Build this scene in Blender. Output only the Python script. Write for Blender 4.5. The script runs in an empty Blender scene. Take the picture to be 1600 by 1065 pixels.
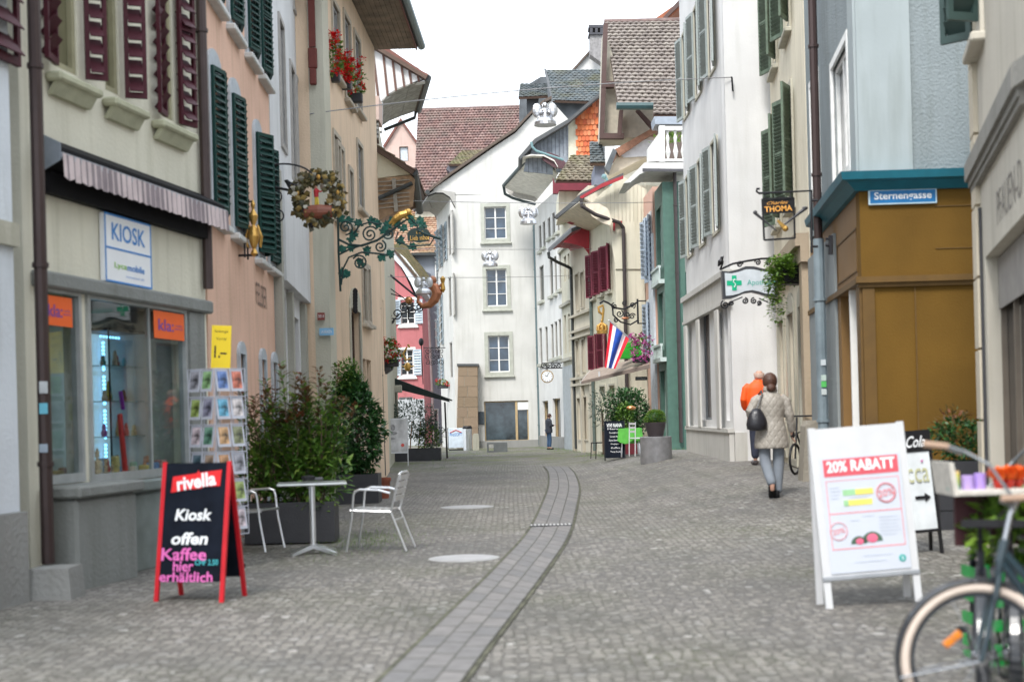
import bpy, math, random
from mathutils import Vector, Matrix, noise
R = math.radians
random.seed(7)
scn = bpy.context.scene
col = scn.collection
# ---------------------------------------------------------------- camera
F = 2222.0; CU, CV = 800.0, 648.0; ROLL = R(1.5); EYE = 1.42
cr, sr = math.cos(ROLL), math.sin(ROLL)
cd = bpy.data.cameras.new('camera'); cam = bpy.data.objects.new('camera', cd); col.objects.link(cam)
cd.sensor_width = 36; cd.lens = 36 * F / 1600; cd.shift_y = (CV - 532.5) / 1600
cd.clip_end = 2000; cd.clip_start = .1
cam.matrix_world = Matrix(((cr, sr, 0, 0), (0, 0, -1, 0), (-sr, cr, 0, EYE), (0, 0, 0, 1)))
cd.dof.use_dof = True; cd.dof.focus_distance = 55; cd.dof.aperture_fstop = 1.9
scn.camera = cam
# ---------------------------------------------------------------- sky and sun
w = bpy.data.worlds.new("World"); scn.world = w; w.use_nodes = True
nt = w.node_tree; bg = nt.nodes['Background']
sky = nt.nodes.new('ShaderNodeTexSky'); sky.sky_type = 'NISHITA'; sky.sun_disc = False
SUN_EL, SUN_RZ = R(50), R(200)
sky.sun_elevation = SUN_EL; sky.sun_rotation = SUN_RZ; sky.dust_density = 4; sky.air_density = 1.0
hs = nt.nodes.new('ShaderNodeHueSaturation'); hs.inputs['Saturation'].default_value = .16
hs.inputs['Value'].default_value = 1.0
# overcast: clouds even the sky out, so blend the sky toward one pale grey
mx = nt.nodes.new('ShaderNodeMix'); mx.data_type = 'RGBA'; mx.inputs[0].default_value = .72
nt.links.new(sky.outputs[0], hs.inputs['Color']); nt.links.new(hs.outputs[0], mx.inputs[6])
mx.inputs[7].default_value = (7.2, 7.9, 8.7, 1)
nt.links.new(mx.outputs[2], bg.inputs['Color']); bg.inputs['Strength'].default_value = .122
sd = bpy.data.lights.new('sun', 'SUN'); sd.energy = 1.4; sd.angle = R(14); sd.color = (1, .96, .9)
sun = bpy.data.objects.new('sun', sd); col.objects.link(sun)
sdir = Vector((math.sin(SUN_RZ) * math.cos(SUN_EL), math.cos(SUN_RZ) * math.cos(SUN_EL), math.sin(SUN_EL)))
sun.rotation_euler = (-sdir).to_track_quat('-Z', 'Y').to_euler()
scn.view_settings.view_transform = 'Standard'; scn.view_settings.look = 'None'
scn.view_settings.exposure = 1.25; scn.view_settings.gamma = 1
# ---------------------------------------------------------------- pixel -> world helpers
def ray(u, v):
    a = (u - CU) / F; b = (CV - v) / F
    return Vector((a * cr + b * sr, 1, -a * sr + b * cr))
def pt(u, v, Y):
    d = ray(u, v); return Vector((d.x * Y, Y, EYE + d.z * Y))
def ss(a, b, x):
    t = max(0, min(1, (x - a) / (b - a))); return t * t * (3 - 2 * t)
def gz(x, y):
    return .38 * ss(1.4, 4.2, x) * ss(12, 23, y) * (1 - ss(37, 50, y)) + .02 * math.sin(y * .35 + x * .5) * ss(6, 12, y)
def gp(u, v):
    d = ray(u, v); y = 4.0
    while y < 120:
        if EYE + d.z * y <= gz(d.x * y, y): break
        y += .02
    return Vector((d.x * y, y, gz(d.x * y, y)))
# ---------------------------------------------------------------- materials
MATS = {}
def nodes(name):
    m = bpy.data.materials.new(name); m.use_nodes = True; t = m.node_tree
    return m, t, t.nodes['Principled BSDF'], t.nodes.new, t.links.new
def mixrgb(N, L, fac, a, b, mode='MIX'):
    x = N('ShaderNodeMix'); x.data_type = 'RGBA'; x.blend_type = mode
    for i, val in ((0, fac), (6, a), (7, b)):
        if hasattr(val, 'links') or hasattr(val, 'is_linked'): L(val, x.inputs[i])
        elif i == 0: x.inputs[0].default_value = val
        else: x.inputs[i].default_value = (*val, 1)
    return x.outputs[2]
def ramp(N, L, fac, stops):
    r = N('ShaderNodeValToRGB'); L(fac, r.inputs[0]); e = r.color_ramp.elements
    while len(e) < len(stops): e.new(.5)
    for k, (p, c) in enumerate(stops): e[k].position = p; e[k].color = (*c, 1) if len(c) == 3 else c
    return r.outputs[0]
def P(name, c, rough=.6, metal=0, var=.12, scale=6, bump=.0, bscale=40, emit=0, spec=.5, coat=0):
    """painted / plain material with a little wear"""
    if name in MATS: return MATS[name]
    m, t, b, N, L = nodes(name)
    tc = N('ShaderNodeTexCoord'); n = N('ShaderNodeTexNoise'); n.inputs['Scale'].default_value = scale; n.inputs['Detail'].default_value = 4
    L(tc.outputs['Object'], n.inputs['Vector'])
    k = (c[0] * (1 - var), c[1] * (1 - var), c[2] * (1 - var)); k2 = tuple(min(1, x * (1 + var)) for x in c)
    L(ramp(N, L, n.outputs[0], [(.3, k), (.7, k2)]), b.inputs['Base Color'])
    b.inputs['Roughness'].default_value = rough; b.inputs['Metallic'].default_value = metal
    b.inputs['Specular IOR Level'].default_value = spec
    if coat: b.inputs['Coat Weight'].default_value = coat
    if emit:
        b.inputs['Emission Color'].default_value = (*c, 1); b.inputs['Emission Strength'].default_value = emit
    if bump:
        n2 = N('ShaderNodeTexNoise'); n2.inputs['Scale'].default_value = bscale; L(tc.outputs['Object'], n2.inputs['Vector'])
        bp = N('ShaderNodeBump'); bp.inputs['Strength'].default_value = bump; bp.inputs['Distance'].default_value = .02
        L(n2.outputs[0], bp.inputs['Height']); L(bp.outputs[0], b.inputs['Normal'])
    MATS[name] = m; return m
def plaster(name, c, dirt=.14, bump=.25, bscale=25, base=None):
    if name in MATS: return MATS[name]
    m, t, b, N, L = nodes(name)
    tc = N('ShaderNodeTexCoord')
    n = N('ShaderNodeTexNoise'); n.inputs['Scale'].default_value = 1.1; n.inputs['Detail'].default_value = 6; L(tc.outputs['Object'], n.inputs['Vector'])
    mp = N('ShaderNodeMapping'); mp.inputs['Scale'].default_value = (3.5, 3.5, .35); L(tc.outputs['Object'], mp.inputs[0])
    st = N('ShaderNodeTexNoise'); st.inputs['Scale'].default_value = 1.6; st.inputs['Detail'].default_value = 5; L(mp.outputs[0], st.inputs['Vector'])
    c2 = tuple(x * .86 for x in c); dc = tuple(x * y for x, y in zip(c, (.66, .66, .62)))
    colr = mixrgb(N, L, ramp(N, L, n.outputs[0], [(.35, (0, 0, 0)), (.7, (1, 1, 1))]), c2, c)
    streak = ramp(N, L, st.outputs[0], [(.5, (0, 0, 0)), (.72, (dirt * 4.2,) * 3)])
    colr = mixrgb(N, L, streak, colr, dc)
    pn = N('ShaderNodeTexNoise'); pn.inputs['Scale'].default_value = .55; pn.inputs['Detail'].default_value = 9; pn.inputs['Roughness'].default_value = .7; L(tc.outputs['Object'], pn.inputs['Vector'])
    colr = mixrgb(N, L, ramp(N, L, pn.outputs[0], [(.56, (0, 0, 0)), (.62, (.5, .5, .5))]), colr, tuple(x * .88 for x in c))
    L(colr, b.inputs['Base Color']); b.inputs['Roughness'].default_value = .9; b.inputs['Specular IOR Level'].default_value = .2
    n2 = N('ShaderNodeTexNoise'); n2.inputs['Scale'].default_value = bscale; n2.inputs['Detail'].default_value = 5; L(tc.outputs['Object'], n2.inputs['Vector'])
    bp = N('ShaderNodeBump'); bp.inputs['Strength'].default_value = bump; bp.inputs['Distance'].default_value = .03
    L(n2.outputs[0], bp.inputs['Height']); L(bp.outputs[0], b.inputs['Normal'])
    MATS[name] = m; return m
def island(name, cols, rough=.8, moss=None, transl=0, spec=.3, bump=0):
    """colour picked per separate piece (tile, leaf, petal)"""
    if name in MATS: return MATS[name]
    m, t, b, N, L = nodes(name)
    g = N('ShaderNodeNewGeometry')
    n = len(cols); colr = ramp(N, L, g.outputs['Random Per Island'], [(i / max(1, n - 1), c) for i, c in enumerate(cols)])
    if moss:
        tc = N('ShaderNodeTexCoord'); q = N('ShaderNodeTexNoise'); q.inputs['Scale'].default_value = .9; q.inputs['Detail'].default_value = 8
        L(tc.outputs['Object'], q.inputs['Vector'])
        colr = mixrgb(N, L, ramp(N, L, q.outputs[0], [(.48, (0, 0, 0)), (.68, (.75, .75, .75))]), colr, moss)
    L(colr, b.inputs['Base Color']); b.inputs['Roughness'].default_value = rough; b.inputs['Specular IOR Level'].default_value = spec
    if bump:
        tc = N('ShaderNodeTexCoord'); n2 = N('ShaderNodeTexNoise'); n2.inputs['Scale'].default_value = 30; L(tc.outputs['Object'], n2.inputs['Vector'])
        bp = N('ShaderNodeBump'); bp.inputs['Strength'].default_value = bump; bp.inputs['Distance'].default_value = .02
        L(n2.outputs[0], bp.inputs['Height']); L(bp.outputs[0], b.inputs['Normal'])
    if transl:
        out = t.nodes['Material Output']; tr = N('ShaderNodeBsdfTranslucent'); L(colr, tr.inputs[0])
        ms = N('ShaderNodeMixShader'); ms.inputs[0].default_value = transl; L(b.outputs[0], ms.inputs[1]); L(tr.outputs[0], ms.inputs[2]); L(ms.outputs[0], out.inputs[0])
    MATS[name] = m; return m
def clear_glass():
    if 'clear_glass' in MATS: return MATS['clear_glass']
    m, t, b, N, L = nodes('clear_glass'); out = t.nodes['Material Output']
    tr = N('ShaderNodeBsdfTransparent'); tr.inputs[0].default_value = (.86, .9, .9, 1)
    gl = N('ShaderNodeBsdfGlossy'); gl.inputs['Roughness'].default_value = .02
    fr = N('ShaderNodeFresnel'); ge = N('ShaderNodeNewGeometry'); mr = N('ShaderNodeMapRange'); L(ge.outputs['Backfacing'], mr.inputs[0]); mr.inputs[3].default_value = 1.45; mr.inputs[4].default_value = 1/1.45; L(mr.outputs[0], fr.inputs[0])
    ms = N('ShaderNodeMixShader'); L(fr.outputs[0], ms.inputs[0]); L(tr.outputs[0], ms.inputs[1]); L(gl.outputs[0], ms.inputs[2]); L(ms.outputs[0], out.inputs[0])
    MATS['clear_glass'] = m; return m
def brickmat(name, c1, c2, mortar, bw, bh, ms=.012, bump=.5, uv=True, rough=.85, offset=.5, noise_amt=.5, msmooth=.1):
    if name in MATS: return MATS[name]
    m, t, b, N, L = nodes(name); tc = N('ShaderNodeTexCoord')
    br = N('ShaderNodeTexBrick'); L(tc.outputs['UV' if uv else 'Object'], br.inputs['Vector'])
    br.inputs['Scale'].default_value = 1; br.inputs['Brick Width'].default_value = bw; br.inputs['Row Height'].default_value = bh
    br.inputs['Mortar Size'].default_value = ms; br.inputs['Mortar Smooth'].default_value = msmooth; br.offset = offset
    br.inputs['Color1'].default_value = (*c1, 1); br.inputs['Color2'].default_value = (*c2, 1); br.inputs['Mortar'].default_value = (*mortar, 1)
    n = N('ShaderNodeTexNoise'); n.inputs['Scale'].default_value = 9; n.inputs['Detail'].default_value = 6; L(tc.outputs['Object'], n.inputs['Vector'])
    colr = mixrgb(N, L, noise_amt, br.outputs['Color'], ramp(N, L, n.outputs[0], [(.3, (.55,) * 3), (.75, (1, 1, 1))]), 'MULTIPLY')
    L(colr, b.inputs['Base Color']); b.inputs['Roughness'].default_value = rough
    bp = N('ShaderNodeBump'); bp.invert = True; bp.inputs['Strength'].default_value = bump; bp.inputs['Distance'].default_value = .02
    L(br.outputs['Fac'], bp.inputs['Height']); L(bp.outputs[0], b.inputs['Normal'])
    MATS[name] = m; return m
# ---------------------------------------------------------------- mesh helpers
W = {}
class MB:
    def __init__(s): s.v = []; s.f = []; s.mi = []; s.uv = None; s.m = 0
    def add(s, vs, fs):
        o = len(s.v); s.v += [tuple(p) for p in vs]
        for f in fs: s.f.append(tuple(i + o for i in f)); s.mi.append(s.m)
        return s
    def box(s, x0, x1, y0, y1, z0, z1, M=None):
        vs = [Vector(p) for p in ((x0,y0,z0),(x1,y0,z0),(x1,y1,z0),(x0,y1,z0),(x0,y0,z1),(x1,y0,z1),(x1,y1,z1),(x0,y1,z1))]
        if M: vs = [M @ p for p in vs]
        return s.add(vs, [(0,3,2,1),(4,5,6,7),(0,1,5,4),(1,2,6,5),(2,3,7,6),(3,0,4,7)])
    def bbox(s, x0, x1, y0, y1, z0, z1, c=.01, M=None):
        """box with chamfered edges"""
        c = min(c, (x1-x0)*.45, (y1-y0)*.45, (z1-z0)*.45); vs = []
        X = (x0, x1); Y = (y0, y1); Z = (z0, z1); idx = {}
        for i in (0,1):
            for j in (0,1):
                for k in (0,1):
                    sx, sy, sz = (1-2*i)*c, (1-2*j)*c, (1-2*k)*c
                    idx[i,j,k] = len(vs)
                    vs += [(X[i], Y[j]+sy, Z[k]+sz), (X[i]+sx, Y[j], Z[k]+sz), (X[i]+sx, Y[j]+sy, Z[k])]
        if M: vs = [M @ Vector(p) for p in vs]
        q = lambda i,j,k,a: idx[i,j,k]+a
        fs = [(q(0,0,0,0),q(0,0,1,0),q(0,1,1,0),q(0,1,0,0)), (q(1,0,0,0),q(1,1,0,0),q(1,1,1,0),q(1,0,1,0)),
              (q(0,0,0,1),q(1,0,0,1),q(1,0,1,1),q(0,0,1,1)), (q(0,1,0,1),q(0,1,1,1),q(1,1,1,1),q(1,1,0,1)),
              (q(0,0,0,2),q(0,1,0,2),q(1,1,0,2),q(1,0,0,2)), (q(0,0,1,2),q(1,0,1,2),q(1,1,1,2),q(0,1,1,2))]
        for k in (0,1):
            for j in (0,1): fs.append((q(0,j,k,1),q(1,j,k,1),q(1,j,k,2),q(0,j,k,2)))
            for i in (0,1): fs.append((q(i,0,k,0),q(i,1,k,0),q(i,1,k,2),q(i,0,k,2)))
        for i in (0,1):
            for j in (0,1): fs.append((q(i,j,0,0),q(i,j,1,0),q(i,j,1,1),q(i,j,0,1)))
        for i in (0,1):
            for j in (0,1):
                for k in (0,1): fs.append((q(i,j,k,0),q(i,j,k,1),q(i,j,k,2)))
        return s.add(vs, fs)
    def prism(s, poly, d):
        """poly: list of 3-D points (planar), extruded by vector d"""
        n = len(poly); poly = [Vector(p) for p in poly]; d = Vector(d)
        return s.add(poly + [p + d for p in poly], [tuple(range(n)), tuple(range(2*n-1, n-1, -1))] + [(i, n+i, n+(i+1) % n, (i+1) % n) for i in range(n)])
    def tube(s, pts, r, seg=8, caps=True, closed=False):
        pts = [Vector(p) for p in pts]; n = len(pts); rs = r if isinstance(r, (list, tuple)) else [r]*n
        o = len(s.v); prev = None
        for i, p in enumerate(pts):
            a = pts[(i-1) % n] if closed or i else p; b = pts[(i+1) % n] if closed or i < n-1 else p
            t = (b-a); t = t.normalized() if t.length > 1e-9 else Vector((0,0,1))
            if prev is None:
                x = t.orthogonal().normalized()
            else:
                x = (prev - t*prev.dot(t)); x = x.normalized() if x.length > 1e-6 else t.orthogonal().normalized()
            prev = x; y = t.cross(x)
            for k in range(seg):
                A = 2*math.pi*k/seg; s.v.append(tuple(p + (x*math.cos(A)+y*math.sin(A))*rs[i]))
        for i in range(n if closed else n-1):
            for k in range(seg):
                a = o+i*seg+k; b = o+i*seg+(k+1) % seg; j = (i+1) % n
                s.f.append((a, b, o+j*seg+(k+1) % seg, o+j*seg+k)); s.mi.append(s.m)
        if caps and not closed:
            s.f.append(tuple(o+k for k in range(seg-1, -1, -1))); s.mi.append(s.m)
            s.f.append(tuple(o+(n-1)*seg+k for k in range(seg))); s.mi.append(s.m)
        return s
    def lathe(s, prof, c=(0,0,0), seg=16, sx=1, sy=1, M=None):
        o = len(s.v)
        for r, z in prof:
            for k in range(seg):
                A = 2*math.pi*k/seg; p = Vector((c[0]+r*sx*math.cos(A), c[1]+r*sy*math.sin(A), c[2]+z))
                s.v.append(tuple(M @ p if M else p))
        for i in range(len(prof)-1):
            for k in range(seg):
                s.f.append((o+i*seg+k, o+i*seg+(k+1) % seg, o+(i+1)*seg+(k+1) % seg, o+(i+1)*seg+k)); s.mi.append(s.m)
        s.f.append(tuple(o+k for k in range(seg-1, -1, -1))); s.mi.append(s.m)
        s.f.append(tuple(o+(len(prof)-1)*seg+k for k in range(seg))); s.mi.append(s.m)
        return s
    def ball(s, c, r, seg=10, sc=(1,1,1), rings=7, jit=0):
        prof = []
        for i in range(rings+1):
            A = math.pi*(i+.02)/(rings+.04); prof.append((r*math.sin(A), -r*math.cos(A)*sc[2]))
        s.lathe(prof, c, seg, sc[0], sc[1])
        return s
    def loft(s, rings, caps=True):
        """rings: lists of equal length"""
        n = len(rings[0]); o = len(s.v)
        for r in rings: s.v += [tuple(p) for p in r]
        for i in range(len(rings)-1):
            for k in range(n):
                s.f.append((o+i*n+k, o+i*n+(k+1) % n, o+(i+1)*n+(k+1) % n, o+(i+1)*n+k)); s.mi.append(s.m)
        if caps:
            s.f.append(tuple(o+k for k in range(n-1, -1, -1))); s.mi.append(s.m)
            s.f.append(tuple(o+(len(rings)-1)*n+k for k in range(n))); s.mi.append(s.m)
        return s
    def torus(s, c, R_, r, axis='y', seg=48, rs=8, flat=1):
        pts = []
        for k in range(seg):
            A = 2*math.pi*k/seg; ca, sa = math.cos(A)*R_, math.sin(A)*R_
            pts.append(Vector(c)+Vector({'y': (ca,0,sa), 'x': (0,ca,sa), 'z': (ca,sa,0)}[axis]))
        return s.tube(pts, r, rs, closed=True)
    def leaf(s, p, d, up, l, wd):
        d = d.normalized(); x = d.cross(up); x = x.normalized() if x.length > 1e-4 else d.orthogonal().normalized(); n = x.cross(d)
        return s.add([p, p+d*l*.45+x*wd*.5+n*wd*.15, p+d*l, p+d*l*.45-x*wd*.5+n*wd*.15], [(0,1,2),(0,2,3)])
    def build_each(s, name, mats, parent=None, M=None, smooth=False):
        """every loose piece becomes an object of its own"""
        p = list(range(len(s.v)))
        def find(i):
            while p[i] != i: p[i] = p[p[i]]; i = p[i]
            return i
        for f in s.f:
            for j in f[1:]: p[find(j)] = find(f[0])
        gr = {}
        for k, f in enumerate(s.f): gr.setdefault(find(f[0]), []).append(k)
        for ks in gr.values():
            q = MB(); mp = {}
            for k in ks:
                fc = []
                for i in s.f[k]:
                    if i not in mp: mp[i] = len(q.v); q.v.append(s.v[i])
                    fc.append(mp[i])
                q.f.append(tuple(fc)); q.mi.append(s.mi[k])
            o = q.build(name, mats, parent, M, smooth)
        return o
    def build(s, name, mats, parent=None, M=None, smooth=False, uv=None):
        me = bpy.data.meshes.new(name); me.from_pydata(s.v, [], s.f)
        if not isinstance(mats, (list, tuple)): mats = [mats]
        for m in mats: me.materials.append(m)
        me.polygons.foreach_set('material_index', s.mi)
        if smooth: me.polygons.foreach_set('use_smooth', [True]*len(s.f))
        if uv:
            ul = me.uv_layers.new(name='UVMap')
            for lp in me.loops: ul.data[lp.index].uv = uv(me.vertices[lp.vertex_index].co, lp.vertex_index)
        me.validate(); me.update()
        o = bpy.data.objects.new(name, me); col.objects.link(o); place(o, parent, M); return o
def place(o, parent, M):
    if M is None: M = W[parent.name].copy() if parent else Matrix()
    if parent: o.parent = parent; o.matrix_basis = W[parent.name].inverted() @ M
    else: o.matrix_basis = M
    W[o.name] = M.copy()
def tag(o, label=None, cat=None, group=None, kind=None):
    if label: o['label'] = label
    if cat: o['category'] = cat
    if group: o['group'] = group
    if kind: o['kind'] = kind
    return o
def thing(name, label, cat, M, group=None):
    o = bpy.data.objects.new(name, None); o.empty_display_size = .2; col.objects.link(o)
    place(o, None, M); return tag(o, label, cat, group)
def TR(p, a=0): return Matrix.Translation(Vector(p)) @ Matrix.Rotation(a, 4, 'Z')
def RX(a): return Matrix.Rotation(a, 4, 'X')
def RY(a): return Matrix.Rotation(a, 4, 'Y')
def RZ(a): return Matrix.Rotation(a, 4, 'Z')
def copy_tree(o, M=None, parent=None):
    c = o.copy(); col.objects.link(c)
    if parent: c.parent = parent; W[c.name] = W[parent.name] @ c.matrix_basis
    else: c.matrix_basis = M; W[c.name] = M.copy()
    for ch in [x for x in KIDS.get(o.name, [])]: copy_tree(ch, None, c)
    return c
KIDS = {}
def index_kids():
    KIDS.clear()
    for o in bpy.data.objects:
        if o.parent: KIDS.setdefault(o.parent.name, []).append(o)
def text(s, mat, parent, M, cx, cz, w=None, h=None, y=-.004, depth=.002, jit=0, bold=0, shear=0, name='lettering', top=False, spacing=1):
    c = bpy.data.curves.new(name, 'FONT'); c.body = s; c.size = 1; c.offset = bold; c.shear = shear; c.align_x = 'CENTER'; c.space_character = spacing
    c.resolution_u = 3
    t = bpy.data.objects.new(name, c); col.objects.link(t)
    me = bpy.data.meshes.new_from_object(t.evaluated_get(bpy.context.evaluated_depsgraph_get()))
    bpy.data.objects.remove(t); bpy.data.curves.remove(c)
    xs = [v.co.x for v in me.vertices]; ys = [v.co.y for v in me.vertices]
    x0, x1, y0, y1 = min(xs), max(xs), min(ys), max(ys)
    kx = w/(x1-x0) if w else None; ky = h/(y1-y0) if h else None
    kx = kx or ky; ky = ky or kx
    for v in me.vertices:
        if jit: q_ = v.co*2.2; v.co.x += jit*noise.noise(q_); v.co.y += jit*noise.noise(q_+Vector((7,3,1)))
        v.co = Vector((cx+(v.co.x-(x0+x1)/2)*kx, y, cz+(v.co.y-(y0+y1)/2)*ky))
    me.materials.clear(); me.materials.append(mat)
    o = bpy.data.objects.new(name, me); col.objects.link(o); place(o, parent, M); return o
# ---------------------------------------------------------------- facade frames
class Fr:
    def __init__(s, P0, P1):
        s.a = Vector((P0[0], P0[1])); s.b = Vector((P1[0], P1[1])); e = s.b - s.a
        s.L = e.length; s.ang = math.atan2(e.y, e.x); s.M = TR((s.a.x, s.a.y, 0), s.ang); s.inv = s.M.inverted()
    def px(s, u, v, n=0):
        """pixel -> (along, up) on the facade plane moved outward by n"""
        o = s.inv @ Vector((0, 0, EYE)); d = s.inv.to_3x3() @ ray(u, v)
        t = (-n - o.y) / d.y; q = o + d * t; return q.x, q.z
    def at(s, x, y, z): return s.M @ Vector((x, y, z))
def wall(F_, b, z0, z1, holes, mat, name='wall', depth=.22, D=3, top=None, x0=0, x1=None):
    """front face with real openings and reveals, plus side, back and top faces"""
    x1 = F_.L if x1 is None else x1; mb = MB()
    xs = sorted({x0, x1, *[min(max(h[0], x0+.02), x1-.02) for h in holes], *[min(max(h[1], x0+.02), x1-.02) for h in holes]})
    zs = sorted({z0, z1, *[min(h[2], z1-.02) for h in holes], *[min(h[3], z1-.02) for h in holes]})
    for i in range(len(xs)-1):
        for k in range(len(zs)-1):
            cx, cz = (xs[i]+xs[i+1])/2, (zs[k]+zs[k+1])/2
            if any(h[0] < cx < h[1] and h[2] < cz < h[3] for h in holes): continue
            mb.add([(xs[i],0,zs[k]),(xs[i+1],0,zs[k]),(xs[i+1],0,zs[k+1]),(xs[i],0,zs[k+1])], [(0,1,2,3)])
    for a, c, p, q in holes:
        a = max(a, x0+.02); c = min(c, x1-.02); q = min(q, z1-.02)
        mb.add([(a,0,p),(c,0,p),(c,depth,p),(a,depth,p)], [(0,1,2,3)]); mb.add([(a,0,q),(c,0,q),(c,depth,q),(a,depth,q)], [(3,2,1,0)])
        mb.add([(a,0,p),(a,0,q),(a,depth,q),(a,depth,p)], [(0,3,2,1)]); mb.add([(c,0,p),(c,0,q),(c,depth,q),(c,depth,p)], [(0,1,2,3)])
    mb.add([(x0,0,z0),(x0,D,z0),(x0,D,z1),(x0,0,z1)], [(0,1,2,3)]); mb.add([(x1,0,z0),(x1,D,z0),(x1,D,z1),(x1,0,z1)], [(3,2,1,0)])
    mb.add([(x0,D,z0),(x1,D,z0),(x1,D,z1),(x0,D,z1)], [(3,2,1,0)]); mb.add([(x0,0,z1),(x1,0,z1),(x1,D,z1),(x0,D,z1)], [(0,1,2,3)])
    return mb.build(name, mat, b, F_.M)
def window(F_, b, h, fm, gm, sur=None, sw=.12, sill=None, nx=2, nz=3, dep=.12, fr=.05, bar=.025, arch=False, name='window'):
    a, c, p, q = h; m = MB(); y0, y1 = dep, dep+.05; g = .004
    m.box(a+g,a+fr,y0,y1,p+g,q-g); m.box(c-fr,c-g,y0,y1,p+g,q-g); m.box(a+fr,c-fr,y0,y1,p+g,p+fr); m.box(a+fr,c-fr,y0,y1,q-fr,q-g)
    for i in range(1, nx):
        x = a+(c-a)*i/nx; t = fr*.7 if nx == 2 else bar
        m.box(x-t,x+t,y0+.003,y1-.003,p+fr,q-fr)
    for k in range(1, nz):
        z = p+(q-p)*k/nz; m.box(a+fr,c-fr,y0+.012,y1-.012,z-bar/2,z+bar/2)
    o = m.build(name, fm, b, F_.M)
    MB().box(a+g,c-g,y1+.002,y1+.012,p+g,q-g).build('pane', gm, o, F_.M)
    if sur:
        m = MB(); t = .035; s = sw
        m.box(a-s,a,-t,.02,p,q); m.box(c,c+s,-t,.02,p,q); m.box(a-s,c+s,-t,.02,p-s,p)
        if arch:
            n = 8; r = (c-a)/2+s; cx = (a+c)/2
            pts = [(c+s,-t,q)]+[(cx+r*math.cos(math.pi*k/n),-t,q+r*.55*math.sin(math.pi*k/n)) for k in range(1, n)]+[(a-s,-t,q)]
            m.prism(pts, (0,t+.02,0))
        else: m.box(a-s,c+s,-t,.02,q,q+s)
        m.build('surround', sur, o, F_.M)
    if sill: MB().bbox(a-sw-.05,c+sw+.05,-.12,.03,p-.14 if not sur else p-sw-.08,p-.003 if not sur else p-sw+.0,.015).build('sill', sill, o, F_.M)
    return o
def shutters(F_, b, h, mat, ang=0, wd=None, sides=(1,1), slats=10, off=.045, fr=.05, extra=0):
    a, c, p, q = h; wd = wd or (c-a)/2; H = q-p
    for sgn, on in ((-1, sides[0]), (1, sides[1])):
        if not on: continue
        m = MB(); t = .02
        m.box(0,fr,-t,t,0,H); m.box(wd-fr,wd,-t,t,0,H); m.box(fr,wd-fr,-t,t,0,fr*1.4); m.box(fr,wd-fr,-t,t,H-fr*1.4,H); m.box(fr,wd-fr,-t,t,H*.48,H*.52)
        if slats:
            for k in range(slats):
                z = fr*1.4+(H-2.8*fr)*(k+.5)/slats; th = (H-2.8*fr)/slats*.62
                m.box(fr,wd-fr,-.006,.006,-th,th, Matrix.Translation((0,0,z)) @ RX(R(-38)))
        else: m.box(fr,wd-fr,-.008,.008,fr,H-fr)
        hx = a-extra if sgn < 0 else c+extra
        A = (math.pi+R(ang)) if sgn < 0 else -R(ang)
        L_ = F_.M @ Matrix.Translation((hx, -off, p)) @ RZ(A)
        m.build('shutter', mat, b, L_)
def roof(b, M, poly_lo, poly_hi, mat, tw=.22, th=.3, thick=.04, name='roof', board=None):
    """tiled slope between lower edge (A,B) and upper edge (D,C); separate overlapping tiles on a deck"""
    A, B = [Vector(p) for p in poly_lo]; D, C = [Vector(p) for p in poly_hi]
    nrm = (B-A).cross(D-A).normalized()
    if nrm.z < 0: nrm = -nrm
    m = MB(); rows = max(2, int(((D-A).length)/th)); 
    for r in range(rows):
        t0 = r/rows; t1 = min(1, (r+1.25)/rows)
        l0, r0 = A.lerp(D, t0), B.lerp(C, t0); l1, r1 = A.lerp(D, t1), B.lerp(C, t1)
        n = max(2, int((r0-l0).length/tw)); off = .5 if r % 2 else 0
        for k in range(-1, n+1):
            a = (k+off)/n; c = (k+off+.96)/n
            if c <= 0 or a >= 1: continue
            a = max(0, a); c = min(1, c); j = random.uniform(-.006, .012)
            p0, p1 = l0.lerp(r0, a)+nrm*(thick*1.3+j), l0.lerp(r0, c)+nrm*(thick*1.3+j+random.uniform(-.005,.005))
            mid = (p0+p1)/2 + nrm*thick*.5
            q0, q1 = l1.lerp(r1, a)+nrm*.008, l1.lerp(r1, c)+nrm*.008; mq = (q0+q1)/2+nrm*thick*.5
            dn = -nrm*thick*.9
            m.add([p0, mid, p1, q1, mq, q0, p0+dn, mid+dn, p1+dn], [(0,1,4,5),(1,2,3,4),(0,6,7,1),(1,7,8,2),(0,5,6),(2,8,3)])
    o = m.build(name, mat, b, M)
    MB().prism([A,B,C,D], -nrm*.1).build('roof_deck', board or M_brownwood, o, M)
    return o
def fprism(polypx, Y, D, name, mat, b, extra=None):
    """solid whose near face is a frontal outline at distance Y, D metres deep"""
    return MB().prism([pt(u, v, Y) for u, v in polypx], (0, D, 0)).build(name, mat, b, Matrix())
def pipe(b, pts, r, mat, name='drainpipe', brackets=True):
    m = MB().tube(pts, r, 10)
    if brackets:
        a, c = Vector(pts[0]), Vector(pts[-1]); n = max(2, int((c-a).length/1.6))
        for k in range(n):
            p = a.lerp(c, (k+.5)/n); m.tube([p-Vector((0,0,.02)), p+Vector((0,0,.02))], r*1.25, 10)
    return m.build(name, mat, b, Matrix(), smooth=False)
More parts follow.
